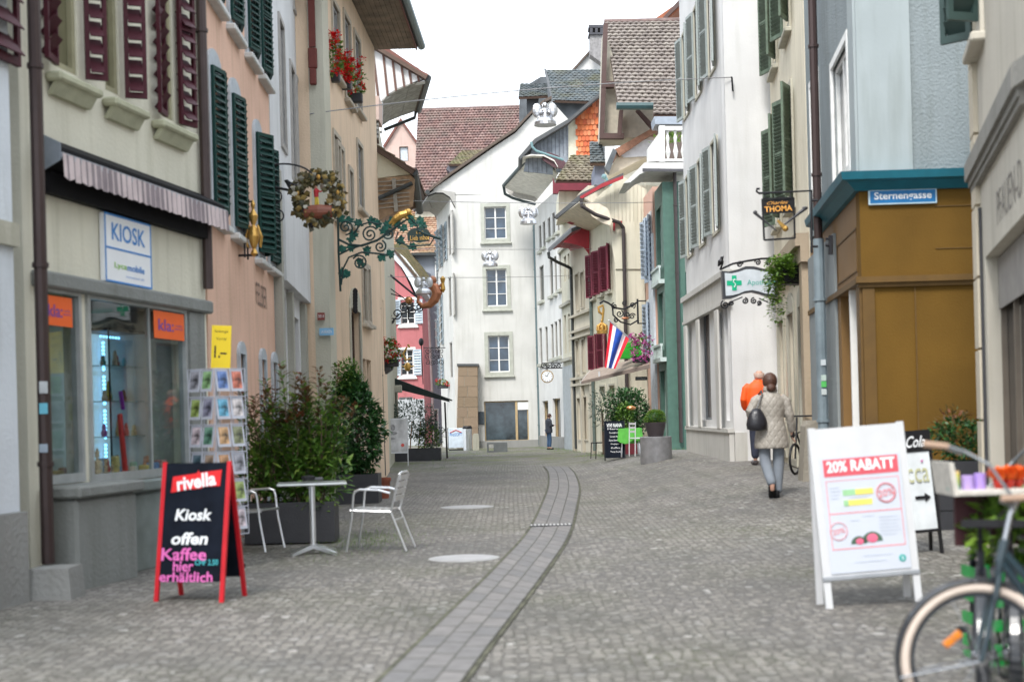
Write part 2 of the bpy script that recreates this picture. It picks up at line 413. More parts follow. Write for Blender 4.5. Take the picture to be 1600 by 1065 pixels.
# ---------------------------------------------------------------- shared materials
M_brownwood = P('brown_wood', (.09,.055,.04), .75, bump=.3)
M_winw = P('white_window_paint', (.78,.78,.76), .5, var=.05)
M_glassd = P('window_glass', (.022,.028,.036), .06, var=.4, scale=1.2, spec=.8)
M_glassb = P('window_glass_bluish', (.03,.055,.09), .05, var=.5, scale=2, spec=.8)
M_stone = plaster('sandstone_trim', (.5,.48,.4), bump=.3)
M_greystone = plaster('grey_stone', (.3,.3,.29), bump=.5)
M_maroon = P('maroon_shutter_paint', (.06,.01,.018), .55, bump=.1, spec=.25)
M_green = P('dark_green_shutter_paint', (.01,.045,.038), .55, bump=.1, spec=.25)
M_pipe = P('brown_drainpipe', (.055,.035,.033), .45, metal=.3)
M_greypipe = P('grey_green_drainpipe', (.12,.17,.18), .45, metal=.4)
M_iron = P('wrought_iron', (.02,.02,.024), .5, metal=.5)
M_gold = P('gilded_metal', (.6,.36,.1), .42, metal=.8, bump=.2)
M_white = P('white_paint', (.6,.61,.63), .45, var=.04)
M_black = P('black_paint', (.012,.012,.014), .5, spec=.3)
M_blackboard = P('blackboard', (.007,.01,.018), .8, var=.3, spec=.12)
M_alu = P('brushed_aluminium', (.75,.76,.78), .28, metal=.9, var=.05)
M_chrome = P('chrome', (.45,.46,.48), .18, metal=1, var=.03)
M_leaf = island('leaf_green', [(.035,.1,.015),(.13,.25,.04),(.07,.17,.025),(.24,.34,.06)], .45, transl=.25, spec=.5)
M_leafdark = island('leaf_dark', [(.015,.06,.015),(.04,.13,.03),(.025,.085,.025),(.07,.19,.045)], .35, transl=.15, spec=.6)
M_leafred = island('leaf_reddish', [(.16,.05,.03),(.1,.09,.03),(.22,.07,.04),(.07,.1,.03)], .45, transl=.25)
M_leaflite = island('leaf_light', [(.1,.2,.03),(.2,.32,.04),(.14,.26,.04),(.06,.14,.03)], .5, transl=.3)
M_leafolive = island('leaf_olive', [(.05,.09,.06),(.1,.14,.11),(.07,.11,.08),(.16,.2,.17)], .5, transl=.2)
M_redfl = island('red_petals', [(.6,.01,.015),(.75,.02,.02),(.5,.01,.02)], .6, transl=.3)
M_pinkfl = island('magenta_petals', [(.55,.08,.35),(.7,.2,.5),(.45,.06,.3)], .6, transl=.3)
M_soil = P('soil', (.05,.035,.025), .95, bump=.6)
M_planter = P('dark_planter', (.035,.036,.042), .6, bump=.15)
# ================================================================ GROUND
def ground_mat():
    m, t, b, N, L = nodes('cobbles'); tc = N('ShaderNodeTexCoord')
    wn = N('ShaderNodeTexNoise'); wn.inputs['Scale'].default_value = .8; L(tc.outputs['Object'], wn.inputs['Vector'])
    v = N('ShaderNodeTexVoronoi'); v.inputs['Scale'].default_value = 13.5; v.inputs['Randomness'].default_value = .55; L(tc.outputs['Object'], v.inputs['Vector'])
    e = N('ShaderNodeTexVoronoi'); e.feature = 'DISTANCE_TO_EDGE'; e.inputs['Scale'].default_value = 13.5; e.inputs['Randomness'].default_value = .55; L(tc.outputs['Object'], e.inputs['Vector'])
    sep = N('ShaderNodeSeparateColor'); L(v.outputs['Color'], sep.inputs[0])
    stone = ramp(N, L, sep.outputs[0], [(0, (.135,.128,.12)), (.35, (.195,.187,.177)), (.6, (.222,.213,.2)), (.86, (.275,.264,.248)), (.985, (.265,.26,.256)), (1, (.45,.445,.44))])
    big = N('ShaderNodeTexNoise'); big.inputs['Scale'].default_value = .55; big.inputs['Detail'].default_value = 7; L(tc.outputs['Object'], big.inputs['Vector'])
    stone = mixrgb(N, L, 1.0, stone, ramp(N, L, big.outputs[0], [(.3, (.7,.71,.7)), (.5,(.98,.96,.92)), (.7, (1.16,1.13,1.1))]), 'MULTIPLY')
    mossn = N('ShaderNodeTexNoise'); mossn.inputs['Scale'].default_value = .35; mossn.inputs['Detail'].default_value = 8; L(tc.outputs['Object'], mossn.inputs['Vector'])
    joint = ramp(N, L, mossn.outputs[0], [(.45, (.105,.1,.095)), (.66, (.085,.09,.055))])
    jm = ramp(N, L, e.outputs['Distance'], [(.03, (1,1,1)), (.13, (0,0,0))])
    colr = mixrgb(N, L, jm, stone, joint)
    # moss grown over the stones along the walls of the small square far down the street
    sx = N('ShaderNodeSeparateXYZ'); L(tc.outputs['Object'], sx.inputs[0])
    mr = N('ShaderNodeMapRange'); L(sx.outputs['Y'], mr.inputs[0]); mr.inputs[1].default_value = 36; mr.inputs[2].default_value = 44
    n3 = N('ShaderNodeTexNoise'); n3.inputs['Scale'].default_value = .7; n3.inputs['Detail'].default_value = 5; L(tc.outputs['Object'], n3.inputs['Vector'])
    mm = N('ShaderNodeMath'); mm.operation = 'MULTIPLY'; L(mr.outputs[0], mm.inputs[0]); L(ramp(N, L, n3.outputs[0], [(.45, (0,0,0)), (.6, (.8,.8,.8))]), mm.inputs[1])
    colr = mixrgb(N, L, mm.outputs[0], colr, (.11,.13,.05))
    L(colr, b.inputs['Base Color']); b.inputs['Roughness'].default_value = .72; b.inputs['Specular IOR Level'].default_value = .35
    hb = ramp(N, L, e.outputs['Distance'], [(.0, (0,0,0)), (.22, (.85,.85,.85)), (.5, (1,1,1))])
    bp = N('ShaderNodeBump'); bp.inputs['Strength'].default_value = .8; bp.inputs['Distance'].default_value = .014; L(hb, bp.inputs['Height'])
    n4 = N('ShaderNodeTexNoise'); n4.inputs['Scale'].default_value = 45; L(tc.outputs['Object'], n4.inputs['Vector'])
    b2 = N('ShaderNodeBump'); b2.inputs['Strength'].default_value = .35; b2.inputs['Distance'].default_value = .01; L(n4.outputs[0], b2.inputs['Height']); L(bp.outputs[0], b2.inputs['Normal'])
    L(b2.outputs[0], b.inputs['Normal']); return m
gm = MB(); xs = [-400,-60,-20]+[-10+.5*i for i in range(41)]+[20,60,400]; ys = [-40,-5]+[.5*i for i in range(141)]+[90,150,400,900]
for y in ys:
    for x in xs: gm.v.append((x, y, gz(x, y)))
nx_ = len(xs)
for j in range(len(ys)-1):
    for i in range(nx_-1): gm.f.append((j*nx_+i, j*nx_+i+1, (j+1)*nx_+i+1, (j+1)*nx_+i)); gm.mi.append(0)
tag(gm.build('ground', ground_mat(), smooth=True), kind='structure')
# gutter strip of three rows of slabs
Lp = [(540,1120),(596,1065),(697,966),(784,879),(828,828),(849,785),(858,758),(857,738),(850,729)]
Rp = [(690,1120),(723,1065),(795,969),(849,897),(887,839),(899,799),(905,763),(898,741),(888,730)]
def cat(pts, n=8):
    out = []
    for i in range(len(pts)-1):
        p0 = pts[max(0,i-1)]; p1 = pts[i]; p2 = pts[i+1]; p3 = pts[min(len(pts)-1,i+2)]
        for k in range(n):
            t = k/n; out.append(.5*((2*p1)+(p2-p0)*t+(2*p0-5*p1+4*p2-p3)*t*t+(3*p1-p0-3*p2+p3)*t**3))
    return out+[pts[-1]]
LL = cat([gp(*p) for p in Lp]); RR = cat([gp(*p) for p in Rp]); sm = MB(); uvs = []; acc = 0
for i in range(len(LL)):
    if i: acc += ((LL[i]+RR[i])/2-(LL[i-1]+RR[i-1])/2).length
    for k in range(7):
        p = LL[i].lerp(RR[i], k/6); sm.v.append((p.x, p.y, gz(p.x, p.y)+.014)); uvs.append((acc, k/6*.96))
for i in range(len(LL)-1):
    for k in range(6): sm.f.append((i*7+k, i*7+k+1, (i+1)*7+k+1, (i+1)*7+k)); sm.mi.append(0)
tag(sm.build('gutter_strip', brickmat('gutter_slabs', (.185,.182,.185), (.24,.228,.224), (.085,.085,.07), .42, .32, .014, .5, offset=.37, noise_amt=.6), uv=lambda co, i: uvs[i]), kind='structure')
# mossy joints either side of the strip
for side, dx in ((LL, -.018), (RR, .018)):
    em = MB()
    for p in side: em.v += [(p.x-.016+dx, p.y, gz(p.x,p.y)+.010), (p.x+.016+dx, p.y, gz(p.x,p.y)+.010)]
    for i in range(len(side)-1): em.f.append((2*i,2*i+1,2*i+3,2*i+2)); em.mi.append(0)
    tag(em.build('gutter_joint', P('mossy_joint', (.085,.085,.06), .95, var=.6, scale=4)), kind='structure')
# drain grate
a_, b_ = gp(829,823), gp(893,822); t = thing('drain_grate', 'narrow row of pale grate slots across the slab gutter', 'drain grate', TR((a_+b_)/2+Vector((0,0,.016))))
m = MB(); Wd = (b_-a_).length
m.box(-Wd/2,Wd/2,-.09,.09,0,.008); m.build('grate_plate', P('cast_iron', (.06,.06,.065), .6, metal=.3), t)
m = MB(); [m.box(-Wd/2+Wd*(k+.15)/11,-Wd/2+Wd*(k+.6)/11,-.08,.08,.009,.016) for k in range(11)]; m.build('grate_bars', P('worn_steel', (.5,.5,.5), .5), t)
for u, v, r, lab in ((725,872,.36,'nearer round manhole cover in the cobbles beside the folding chair'), (730,792,.41,'farther round manhole cover in the cobbles, level with the second planter')):
    p = gp(u, v); t = thing('manhole_cover', lab, 'manhole cover', TR(p), 'round manhole covers in the street')
    MB().lathe([(r,-.05),(r,.006),(r-.02,.009)], seg=40).build('rim', P('cover_rim', (.34,.34,.34), .6), t)
    m = MB().lathe([(r-.05,0),(r-.05,.012)], seg=40)
    m.build('lid', P('cover_concrete', (.36,.36,.37), .7, bump=.3, bscale=60), t)
p = gp(590, 850); m = MB()
for k in range(900):
    q = Vector((p.x+random.gauss(-.12,.3), p.y+random.gauss(.3,.9), 0)); q.z = gz(q.x,q.y)
    m.leaf(q, Vector((random.uniform(-.5,.5),random.uniform(-.5,.5),1)), Vector((1,0,0)), random.uniform(.03,.09), .012)
for k in range(2600):
    yy = random.uniform(38, 61); side = random.random()
    xx = random.gauss(-2.4+.04*(yy-38), .5) if side < .25 else random.gauss(3.9-(yy-38)*.1, .55)
    q = Vector((xx, yy, gz(xx, yy))); m.leaf(q, Vector((random.uniform(-.5,.5),random.uniform(-.5,.5),1)), Vector((1,0,0)), random.uniform(.03,.08), .03)
m.build('grass_tufts', M_leaflite).__setitem__('kind', 'stuff')
# ================================================================ LEFT SIDE
# --- leftmost house
FL = Fr((-5.35, 4.0), (-3.98, 11.45))
b = thing('neighbour_house', 'pale blue white house with grey stone foot at the very left edge', 'house', FL.M)
xa, za = FL.px(0, 350); xb, zb = FL.px(30, 350)
Z0 = FL.px(20, 800)[1]
wall(FL, b, Z0, 9, [(xa-1.6, xa-.35, FL.px(2,95)[1]+.35, 6.6)], plaster('pale_blue_plaster', (.68,.72,.77)))
window(FL, b, (xa-1.6, xa-.35, FL.px(2,95)[1]+.35, 6.6), M_winw, M_glassd)
shutters(FL, b, (xa-1.2, xa-.22, FL.px(2,97)[1], 6.6), M_maroon, wd=.5, sides=(0,1))
MB().box(0, FL.L+.03, -.05, 3, -.1, Z0-.002).build('plinth', M_greystone, b)
zt, zq = FL.px(20,350)[1], FL.px(20,386)[1]
MB().box(0, FL.L+.02, -.05, .05, zq, zt).build('string_course', M_stone, b)
# --- kiosk house
FK = Fr((-4.09, 12.0), (-3.37, 15.8))
b = thing('kiosk_house', 'cream house with maroon shutters and the lit kiosk shop window', 'house', FK.M); KH = b
M_cream = plaster('cream_plaster', (.75,.72,.6))
def fpx(F_, u0, u1, vt, vb, n=0):
    um, vm = (u0+u1)/2, (vt+vb)/2
    return (F_.px(u0, vm, n)[0], F_.px(u1, vm, n)[0], F_.px(um, vb, n)[1], F_.px(um, vt, n)[1])
zs = 4.62; wk = []
for ua, ub in ((80,122), (164,186), (250,270)): wk.append((FK.px(ua,120)[0], FK.px(ub,120)[0], zs, 6.7))
sills = [(FK.px(a,150)[0], FK.px(c,150)[0]) for a, c in ((70,138),(158,212),(234,288))]
sl0, sl1 = FK.px(66,600)[0], FK.px(126,600)[0]; sr0, sr1 = FK.px(136,600)[0], FK.px(291,600)[0]
zb_, zt_ = .92, FK.px(200,468)[1]
hol = wk + [(sl0, sl1, zb_, zt_), (sr0, sr1, zb_-.03, zt_)]
wall(FK, b, 0, 8.5, hol, M_cream, depth=.16)
for i, h in enumerate(wk):
    window(FK, b, h, P('olive_frame', (.33,.31,.2), .6), P('glass_olive', (.16,.15,.09), .25, spec=.4), nx=1, nz=1, fr=.06, dep=.02)
    MB().bbox(sills[i][0], sills[i][1], -.16, -.0, h[2]-.17, h[2]-.09, .02).build('sill', P('olive_stone', (.42,.42,.3), .8, bump=.2), b)
    MB().prism([(sills[i][0]+.05,-.12,h[2]-.17),(sills[i][1]-.05,-.12,h[2]-.17),(sills[i][1]-.05,-.05,h[2]-.28),(sills[i][0]+.05,-.05,h[2]-.28)], (0,.06,0)).build('sill_moulding', P('olive_stone', (.42,.42,.3)), b)
    shutters(FK, b, (h[0],h[1],h[2]-.02,h[3]), M_maroon, ang=(12,58,10)[i], wd=(.3,.21,.26)[i], slats=12, off=.06, sides=(1,0) if i != 1 else (0,1), fr=.04)
    if i != 1: shutters(FK, b, (h[0],h[1]+.03,h[2]-.02,h[3]), M_maroon, ang=(50,0,14)[i], wd=(.2,0,.27)[i], slats=12, off=.06, sides=(0,1), fr=.04)
# grey lintel, pilaster and stall riser
M_gs = plaster('kiosk_grey_stone', (.25,.26,.25), bump=.4)
x0, z0 = FK.px(60,452); x1, z1 = FK.px(335,492)
MB().bbox(.12, FK.L-.01, -.1, .02, zt_-.02, zt_+.12, .02).build('lintel', M_gs, b)
MB().box(sr1+.02, FK.L-.16, -.05, .02, 0, zt_-.03).build('pilaster', M_gs, b)
m = MB(); m.bbox(sl0-.05, sl1+.42, -.32, .0, -.02, zb_-.12, .03); m.bbox(sl0-.1, sl1+.47, -.38, .0, zb_-.115, zb_-.01, .02)
m.build('plinth', M_gs, b)
m = MB(); m.bbox(sl1+.45, sr1+.02, -.1, .0, -.02, zb_-.16, .03); m.bbox(sl1+.48, sr1+.04, -.15, .0, zb_-.155, zb_-.04, .02)
m.build('plinth', P('plinth_greenish', (.2,.23,.22), .85, bump=.3), b)
M_frm = P('shop_frame_grey', (.4,.42,.42), .4, metal=.3)
for a, c, nm in ((sl0, sl1, 0), (sr0, sr1, 1)):
    m = MB(); q = .05; y0, y1 = -.03, .06; zb2 = zb_-(.03 if nm else 0)
    m.box(a,a+q,y0,y1,zb2,zt_); m.box(c-q,c,y0,y1,zb2,zt_); m.box(a+q,c-q,y0,y1,zb2,zb2+q*1.6); m.box(a+q,c-q,y0,y1,zt_-q,zt_)
    if nm: xm = FK.px(236,600)[0]; m.box(xm-.012,xm+.012,.0,.04,zb2+q*1.6,zt_-q)
    o = m.build('shop_window', M_frm, b, FK.M)
    MB().box(a+q,c-q,.01,.016,zb2+q,zt_-q).build('pane', clear_glass(), o, FK.M)
# display inside
M_in = P('shop_interior', (.2,.2,.19), .8)
m = MB(); m.box(sl0-.1, sl1+.02, .9, .95, .7, zt_); m.build('interior_wall', P('shop_olive_wall', (.1,.1,.07), .8), b)
m = MB(); m.box(sl1+.04, sr1+.1, 1.2, 1.25, .7, zt_+.05); m.box(sr1+.08, sr1+.12, .17, 1.2, .7, zt_); m.build('interior_wall', P('shop_pale_wall', (.45,.42,.38), .7), b)
MB().box(sl1+.04, sl1+.1, .35, 1.19, zb_, zt_).build('curtain', P('orange_curtain', (.5,.3,.17), .9), b)
MB().box(sl0+.05, sr1+.07, .17, 1.19, zb_-.08, zb_).build('display_floor', P('display_floor_wood', (.4,.33,.25), .6), b)
MB().box(sl0+.05, sr1+.07, .17, 1.19, zt_+.0, zt_+.03).build('ceiling_panel', M_in, b)
sx0, sx1 = FK.px(172,600,-.5)[0], FK.px(262,600,-.5)[0]
t = thing('display_cabinet', 'glass shelf cabinet with blue light strips inside the kiosk window', 'cabinet', FK.M @ Matrix.Translation((sx0,.5,zb_)))
cw = sx1-sx0; chh = zt_-zb_-.25; MC = W[t.name]
m = MB(); [m.box(x,x+.015,y,y+.015,0,chh) for x in (0,cw) for y in (0,.4)]; m.box(0,cw,.0,.4,chh,chh+.03); m.build('cabinet_frame', M_black, t)
MB().box(.02,cw-.02,.41,.42,0,chh).build('back_panel', P('blue_glow_panel', (.3,.46,.52), .3, emit=.38, var=.3, scale=4), t)  # panel emits by itself, standing in for the strips' light falling on it
for k in range(4): MB().box(.01,cw-.01,.02,.39,chh*(k+.02)/4,chh*(k+.02)/4+.008).build('shelf', P('glass_shelf_edge', (.12,.25,.25), .1), t)
m = MB()
for k in range(34):
    if k % 9 in (7,): continue
    z = .05+k*(chh-.1)/34; m.ball((cw*.42,.36,z), .016, 6, rings=4)
for k in range(12): m.ball((cw*(.3+.05*k),.3,chh-.03), .012, 6, rings=4)
m.build('light_strip', P('blue_light', (.15,.5,.95), .4, emit=3), t)
cols = [(.5,.3,.1),(.3,.05,.4),(.1,.1,.12),(.6,.5,.4),(.05,.3,.3),(.5,.4,.05),(.2,.12,.08),(.6,.1,.08)]
ORD = ['first','second','third','fourth','fifth','sixth','seventh','eighth','ninth','tenth','eleventh','twelfth','thirteenth','fourteenth','fifteenth','sixteenth']
CN = ['tan','violet','black','beige','teal','mustard','dark brown','red']
for k in range(24):
    sh = k % 4; x = .06+(k//4+random.uniform(.2,.8))*(cw-.12)/6; z = zb_+chh*(sh+.02)/4+.01; c = random.choice(cols); h_ = random.uniform(.1,.24)
    m = MB().lathe([(.028,0),(.035,h_*.3),(.02,h_*.6),(.024,h_*.75),(.012,h_)], seg=8)
    tag(m.build('figurine', P('figurine_%d' % cols.index(c), c, .3), None, FK.M @ Matrix.Translation((sx0+x,.5+random.uniform(.1,.3),z))), CN[cols.index(c)]+' figurine, '+ORD[k//4]+' from left on the '+('lowest','second lowest','second highest','highest')[sh]+' shelf of the kiosk cabinet', 'figurine', 'trinkets on the lit cabinet shelves')
def pxon(F_, u, v, n):
    x, z = F_.px(u, v, n); z = zb_+.003 if v > 760 else z
    return F_.M @ Matrix.Translation((x, -n, z))
MB().bbox(-.03,.03,-.02,.02,0,.62,.008,RY(R(-9))).build('incense_box', P('red_card', (.65,.03,.03), .5), None, pxon(FK, 197, 772, -.3)); tag(bpy.data.objects['incense_box'], 'tall leaning red box at the front of the kiosk window', 'box')
MB().bbox(-.015,.02,-.02,.02,0,.2,.008,RY(R(-14))).build('vase', P('purple_glass', (.25,.03,.4), .3), None, pxon(FK, 192, 640, -.45)); tag(bpy.data.objects['vase'], 'leaning purple vase on the second shelf of the kiosk cabinet', 'vase')
for (u, v, s, lab) in ((155,772,.3,'tallest pale wooden star figure in the left corner of the kiosk window'), (168,774,.2,'middle pale wooden star figure beside the tallest one'), (145,768,.16,'smallest wooden star figure next to the window frame'), (178,770,.13,'low wooden star figure at the foot of the red box')):
    m = MB()
    for k in range(3):
        c = Vector((0,0,s*(.2+.3*k))); rr = s*(.24-.04*k)
        pts = [(c.x+rr*(1 if j%2==0 else .42)*math.sin(j*math.pi/5), 0, c.z+rr*(1 if j%2==0 else .42)*math.cos(j*math.pi/5)) for j in range(10)]
        m.prism(pts, (0,.02,0))
    m.bbox(-s*.2,s*.2,-.02,.05,-.02,.01)
    tag(m.build('wooden_star', P('pale_wood', (.6,.45,.28), .6), None, pxon(FK,u,v,-.12)), lab, 'ornament', 'wooden stars in the kiosk window')
for i in range(16):
    xx = sr0+.12+(sr1-sr0-.2)*i/15; ci_ = random.randrange(6); cgo = ((.55,.2,.1),(.6,.5,.2),(.15,.3,.5),(.5,.5,.45),(.25,.12,.3),(.1,.35,.25))[ci_]; hgo = random.uniform(.07,.2)
    m = MB(); m.bbox(-.035,.035,-.03,.03,0,hgo,.008) if i % 3 else m.lathe([(.03,0),(.034,hgo*.5),(.014,hgo*.8),(.014,hgo)], seg=10)
    tag(m.build('window_trinket', P('trinket_%.2f_%.2f' % cgo[:2], cgo, .4, var=.4, scale=50), None, FK.M @ Matrix.Translation((xx,random.uniform(.24,.4),zb_+.003))), ('rust','yellow','blue','grey','purple','green')[ci_]+' trinket, '+ORD[i]+' from the left along the floor of the wide kiosk window', 'trinket', 'trinkets on the kiosk window floor')
for i, (u, c) in enumerate(((228,(.6,.45,.1)),(240,(.2,.3,.6)),(252,(.65,.3,.3)),(264,(.55,.5,.35)),(90,(.5,.4,.2)),(104,(.35,.2,.1)),(114,(.55,.4,.3)))):
    m = MB().bbox(-.06,.06,-.05,.05,0,.08+.02*(i%3),.01)
    tag(m.build('gift_box', P('gift_%d' % i, c, .5, var=.3, scale=30), None, pxon(FK,u,772 if u > 130 else 780,-.25)), ('gold','blue','pink','grey','olive','brown','tan')[i]+' gift box on the kiosk window floor, behind the '+('wide' if i < 4 else 'narrow left')+' pane', 'box', 'gift boxes on the kiosk window floor')
M_orp = P('orange_poster', (.85,.13,.015), .5, var=.03); M_pur = P('purple_print', (.16,.06,.35), .5)
for uu, lab in (((68,112,463,509), 'orange poster high in the narrow left pane of the kiosk window'), ((240,287,488,530), 'orange poster high in the right corner of the wide kiosk window')):
    a, c, p, q = fpx(FK, *uu, .03); t = thing('poster', lab, 'poster', FK.M @ Matrix.Translation((a,-.035,p)), 'orange posters in the kiosk window')
    wd, hh = c-a, q-p
    MB().box(0,wd,0,.004,0,hh).build('sheet', M_orp, t)
    text('kla:', M_pur, t, W[t.name], wd*.38, hh*.5, w=wd*.5, h=hh*.42, bold=.01)
    text('mobile\nnetwork', M_pur, t, W[t.name], wd*.8, hh*.48, w=wd*.28, h=hh*.2)
# awning
n_ = .22; xa0, za0 = FK.px(92, 232, n_); xa1, za1 = FK.px(351, 325, n_); zA = (za0+za1)/2
m = MB(); m.prism([(xa0,-.02,zA+.14),(xa0,-n_,zA+.02),(xa0,-n_,zA-.08),(xa0,-.06,zA-.16),(xa0,-.02,zA-.16)], (xa1-xa0,0,0))
o = m.build('awning', P('awning_housing', (.012,.012,.014), .7, spec=.1), b, FK.M)
MB().box(xa0,xa1,-n_-.03,-n_+.0,zA-.08,zA-.03).build('front_rail', P('awning_rail', (.4,.42,.47), .4, metal=.3), o, FK.M)
MB().prism([(xa0-.015,0,zA+.17),(xa0-.015,-n_-.02,zA+.05),(xa0-.015,-n_-.02,zA-.1),(xa0-.015,-.06,zA-.19),(xa0-.015,0,zA-.19)], (.012,0,0)).build('end_plate', P('end_plate_grey', (.22,.25,.29), .5), o, FK.M)
MB().box(.3,FK.L-.1,-.1,-.002,zA-.36,zA-.17).build('awning_box', P('awning_housing', (.012,.012,.014)), b)
m = MB(); nst = 66
for k in range(nst):
    m.m = 0 if k % 2 else 1; xA, xB = xa0+(xa1-xa0)*k/nst, xa0+(xa1-xa0)*(k+1)/nst
    sc = lambda x: .2+.025*abs(math.sin((x-xa0)*math.pi/.17)); yy = lambda x: -n_-.035-.01*math.sin((x-xa0)*50)
    m.add([(xA,yy(xA)-.0,zA-.04),(xB,yy(xB),zA-.04),(xB,yy(xB)-.01,zA-.04-sc(xB)),(xA,yy(xA)-.01,zA-.04-sc(xA))], [(0,1,2,3)])
m.build('valance', [P('valance_grey', (.24,.2,.215), .85), P('valance_pink', (.55,.46,.46), .85)], o, FK.M)
# kiosk sign
a, z_t = FK.px(162,335,.06); c, _ = FK.px(234,340,.06); z_b = FK.px(198,445,.06)[1]; z_t = FK.px(198,341,.06)[1]
t = thing('shop_sign', 'white and blue shop sign reading KIOSK on the cream fascia', 'sign', FK.M @ Matrix.Translation((a,-.065,z_b))); wd, hh = c-a, z_t-z_b
M_sblue = P('sign_blue', (.03,.22,.6), .4); M_swhite = P('sign_white', (.85,.87,.9), .35, var=.02)
MB().bbox(0,wd,0,.06,0,hh,.01).build('sign_panel', M_swhite, t)
m = MB(); q = .018
m.box(0,wd,-.004,0,0,q); m.box(0,wd,-.004,0,hh-q,hh); m.box(0,q,-.004,0,q,hh-q); m.box(wd-q,wd,-.004,0,q,hh-q); m.box(q,wd-q,-.004,0,hh*.5-q/2,hh*.5+q/2); m.build('border', M_sblue, t)
text('KIOSK', M_sblue, t, W[t.name], wd*.5, hh*.75, w=wd*.72, h=hh*.26, bold=.012)
text('Lyca', P('sign_green', (.25,.55,.05), .4), t, W[t.name], wd*.31, hh*.25, w=wd*.26, h=hh*.11, bold=.012)
text('mobile', M_sblue, t, W[t.name], wd*.64, hh*.26, w=wd*.38, h=hh*.1, bold=.02)
text('international calls', M_sblue, t, W[t.name], wd*.62, hh*.12, w=wd*.4, h=hh*.03)
# drainpipes
p0 = FK.at(.07,-.1,0); p0 = gp(70, 918); q0 = p0.copy()
px_ = pt(68, 600, 11.9); pipe(b, [(px_.x, 11.9, .28), (px_.x, 11.9, 8.6)], .055, M_pipe)
m = MB(); 
for v_, c_, r_ in ((605,(.5,.53,.55),.05),(638,(.15,.5,.65),.045),(700,(.35,.42,.5),.035)):
    q = pt(68, v_, 11.84); MB().bbox(q.x-.035,q.x+.035,11.834,11.842,q.z-r_,q.z+r_,.002).build('sticker', P('sticker_%d' % v_, c_, .5), b, Matrix())
q = FK.at(FK.L-.08,-.07,0); pipe(b, [(q.x,q.y,2.9),(q.x,q.y,8.6)], .055, M_pipe)
q = gp(75, 938); t = MB(); k = .19
t.prism([(-k,-k,0),(k,-k,0),(k*.85,-k*.85,.27),(-k*.85,-k*.85,.27)], (0,2*k,0))
tag(t.build('stone_block', M_greystone, None, TR((q.x, q.y+k, 0))), 'rough grey concrete block at the foot of the brown drainpipe', 'stone block')
# --- salmon house
FS = Fr((-3.36, 15.85), (-3.5, 21.2))
b = thing('salmon_house', 'salmon pink house with dark green louvred shutters', 'house', FS.M)
M_sal = plaster('salmon_plaster', (.76,.5,.38))
cs = [FS.px(u, 270)[0] for u in (337, 368, 402, 420)]; ws = [(s-.36, s+.36, 3.85, 5.5) for s in cs[:2]]+[(s-.3, s+.3, 3.75, 5.4) for s in cs[2:]] + [(s-.34, s+.34, 6.45, 8.1) for s in (.9,2.2,3.6,4.8)]
gw = []
for u in (376, 409, 427):
    s = FS.px(u, 560)[0]; gw.append((s-.2, s+.2, .1, 2.28))
wall(FS, b, -.1, 10.2, ws+gw, M_sal)
M_arch = P('grey_arch_stone', (.42,.46,.5), .8, bump=.2)
for i, h in enumerate(ws):
    window(FS, b, h, M_winw, M_glassd, sur=M_arch, sw=.1, sill=P('pale_sill', (.55,.56,.55), .7), arch=True)
    shutters(FS, b, h, M_green, ang=166 if i != 2 else 150, wd=.345, slats=18, off=.05, fr=.035)
for h in gw:
    window(FS, b, h, P('blue_grey_door', (.2,.26,.33), .5), M_glassd, sur=M_arch, sw=.09, nx=1, nz=2, arch=True, name='door')
x_, z_ = FS.px(408, 462)
text('FELBER', P('rusty_letters', (.2,.12,.09), .6), b, FS.M, x_, z_, w=1.0, h=.3, depth=.02, y=-.01, name='wall_lettering')
# --- white house
FW = Fr((-3.5, 21.25), (-3.78, 26.0))
b = thing('white_town_house', 'tall white house with a sloping fascia between the salmon house and beige tower', 'house', FW.M)
s1, s2, s3 = FW.px(441,160)[0], FW.px(459,250)[0], FW.px(468,280)[0]
hW = [(s1-.35,s1+.35,5.9,7.9),(s2-.35,s2+.3,5.5,7.6),(s3-.25,s3+.45,5.5,7.6),(s1-.3,s1+.4,8.9,10.6),(s3-.4,s3+.4,8.9,10.6),(.7,1.7,.2,3.4),(2.3,3.9,.2,3.2)]
wall(FW, b, -.1, 12.5, hW, plaster('white_plaster_left', (.72,.73,.75)), D=3)
for h in hW[:5]: window(FW, b, h, P('greyed_frame', (.35,.34,.33), .6), M_glassd, sur=P('taupe_trim', (.36,.34,.32), .8), sw=.08, nz=2, dep=.02)
for h in hW[5:]: window(FW, b, h, M_gs, P('painted_reflection_peach', (.4,.28,.2), .2), nx=1, nz=1, name='shop_window')  # peach reflection is put into the glass base colour
m = MB(); m.box(0,.3,-.12,.02,0,5.2); m.box(1.8,2.05,-.1,.02,0,3.5); m.box(4.2,4.6,-.1,.02,0,3.5); m.build_each('pilaster', plaster('greige_stone', (.42,.41,.36)), b)
MB().box(.3,4.74,-.16,.0,3.55,5.3).build('fascia', plaster('white_plaster_left', (.7,.7,.7)), b)
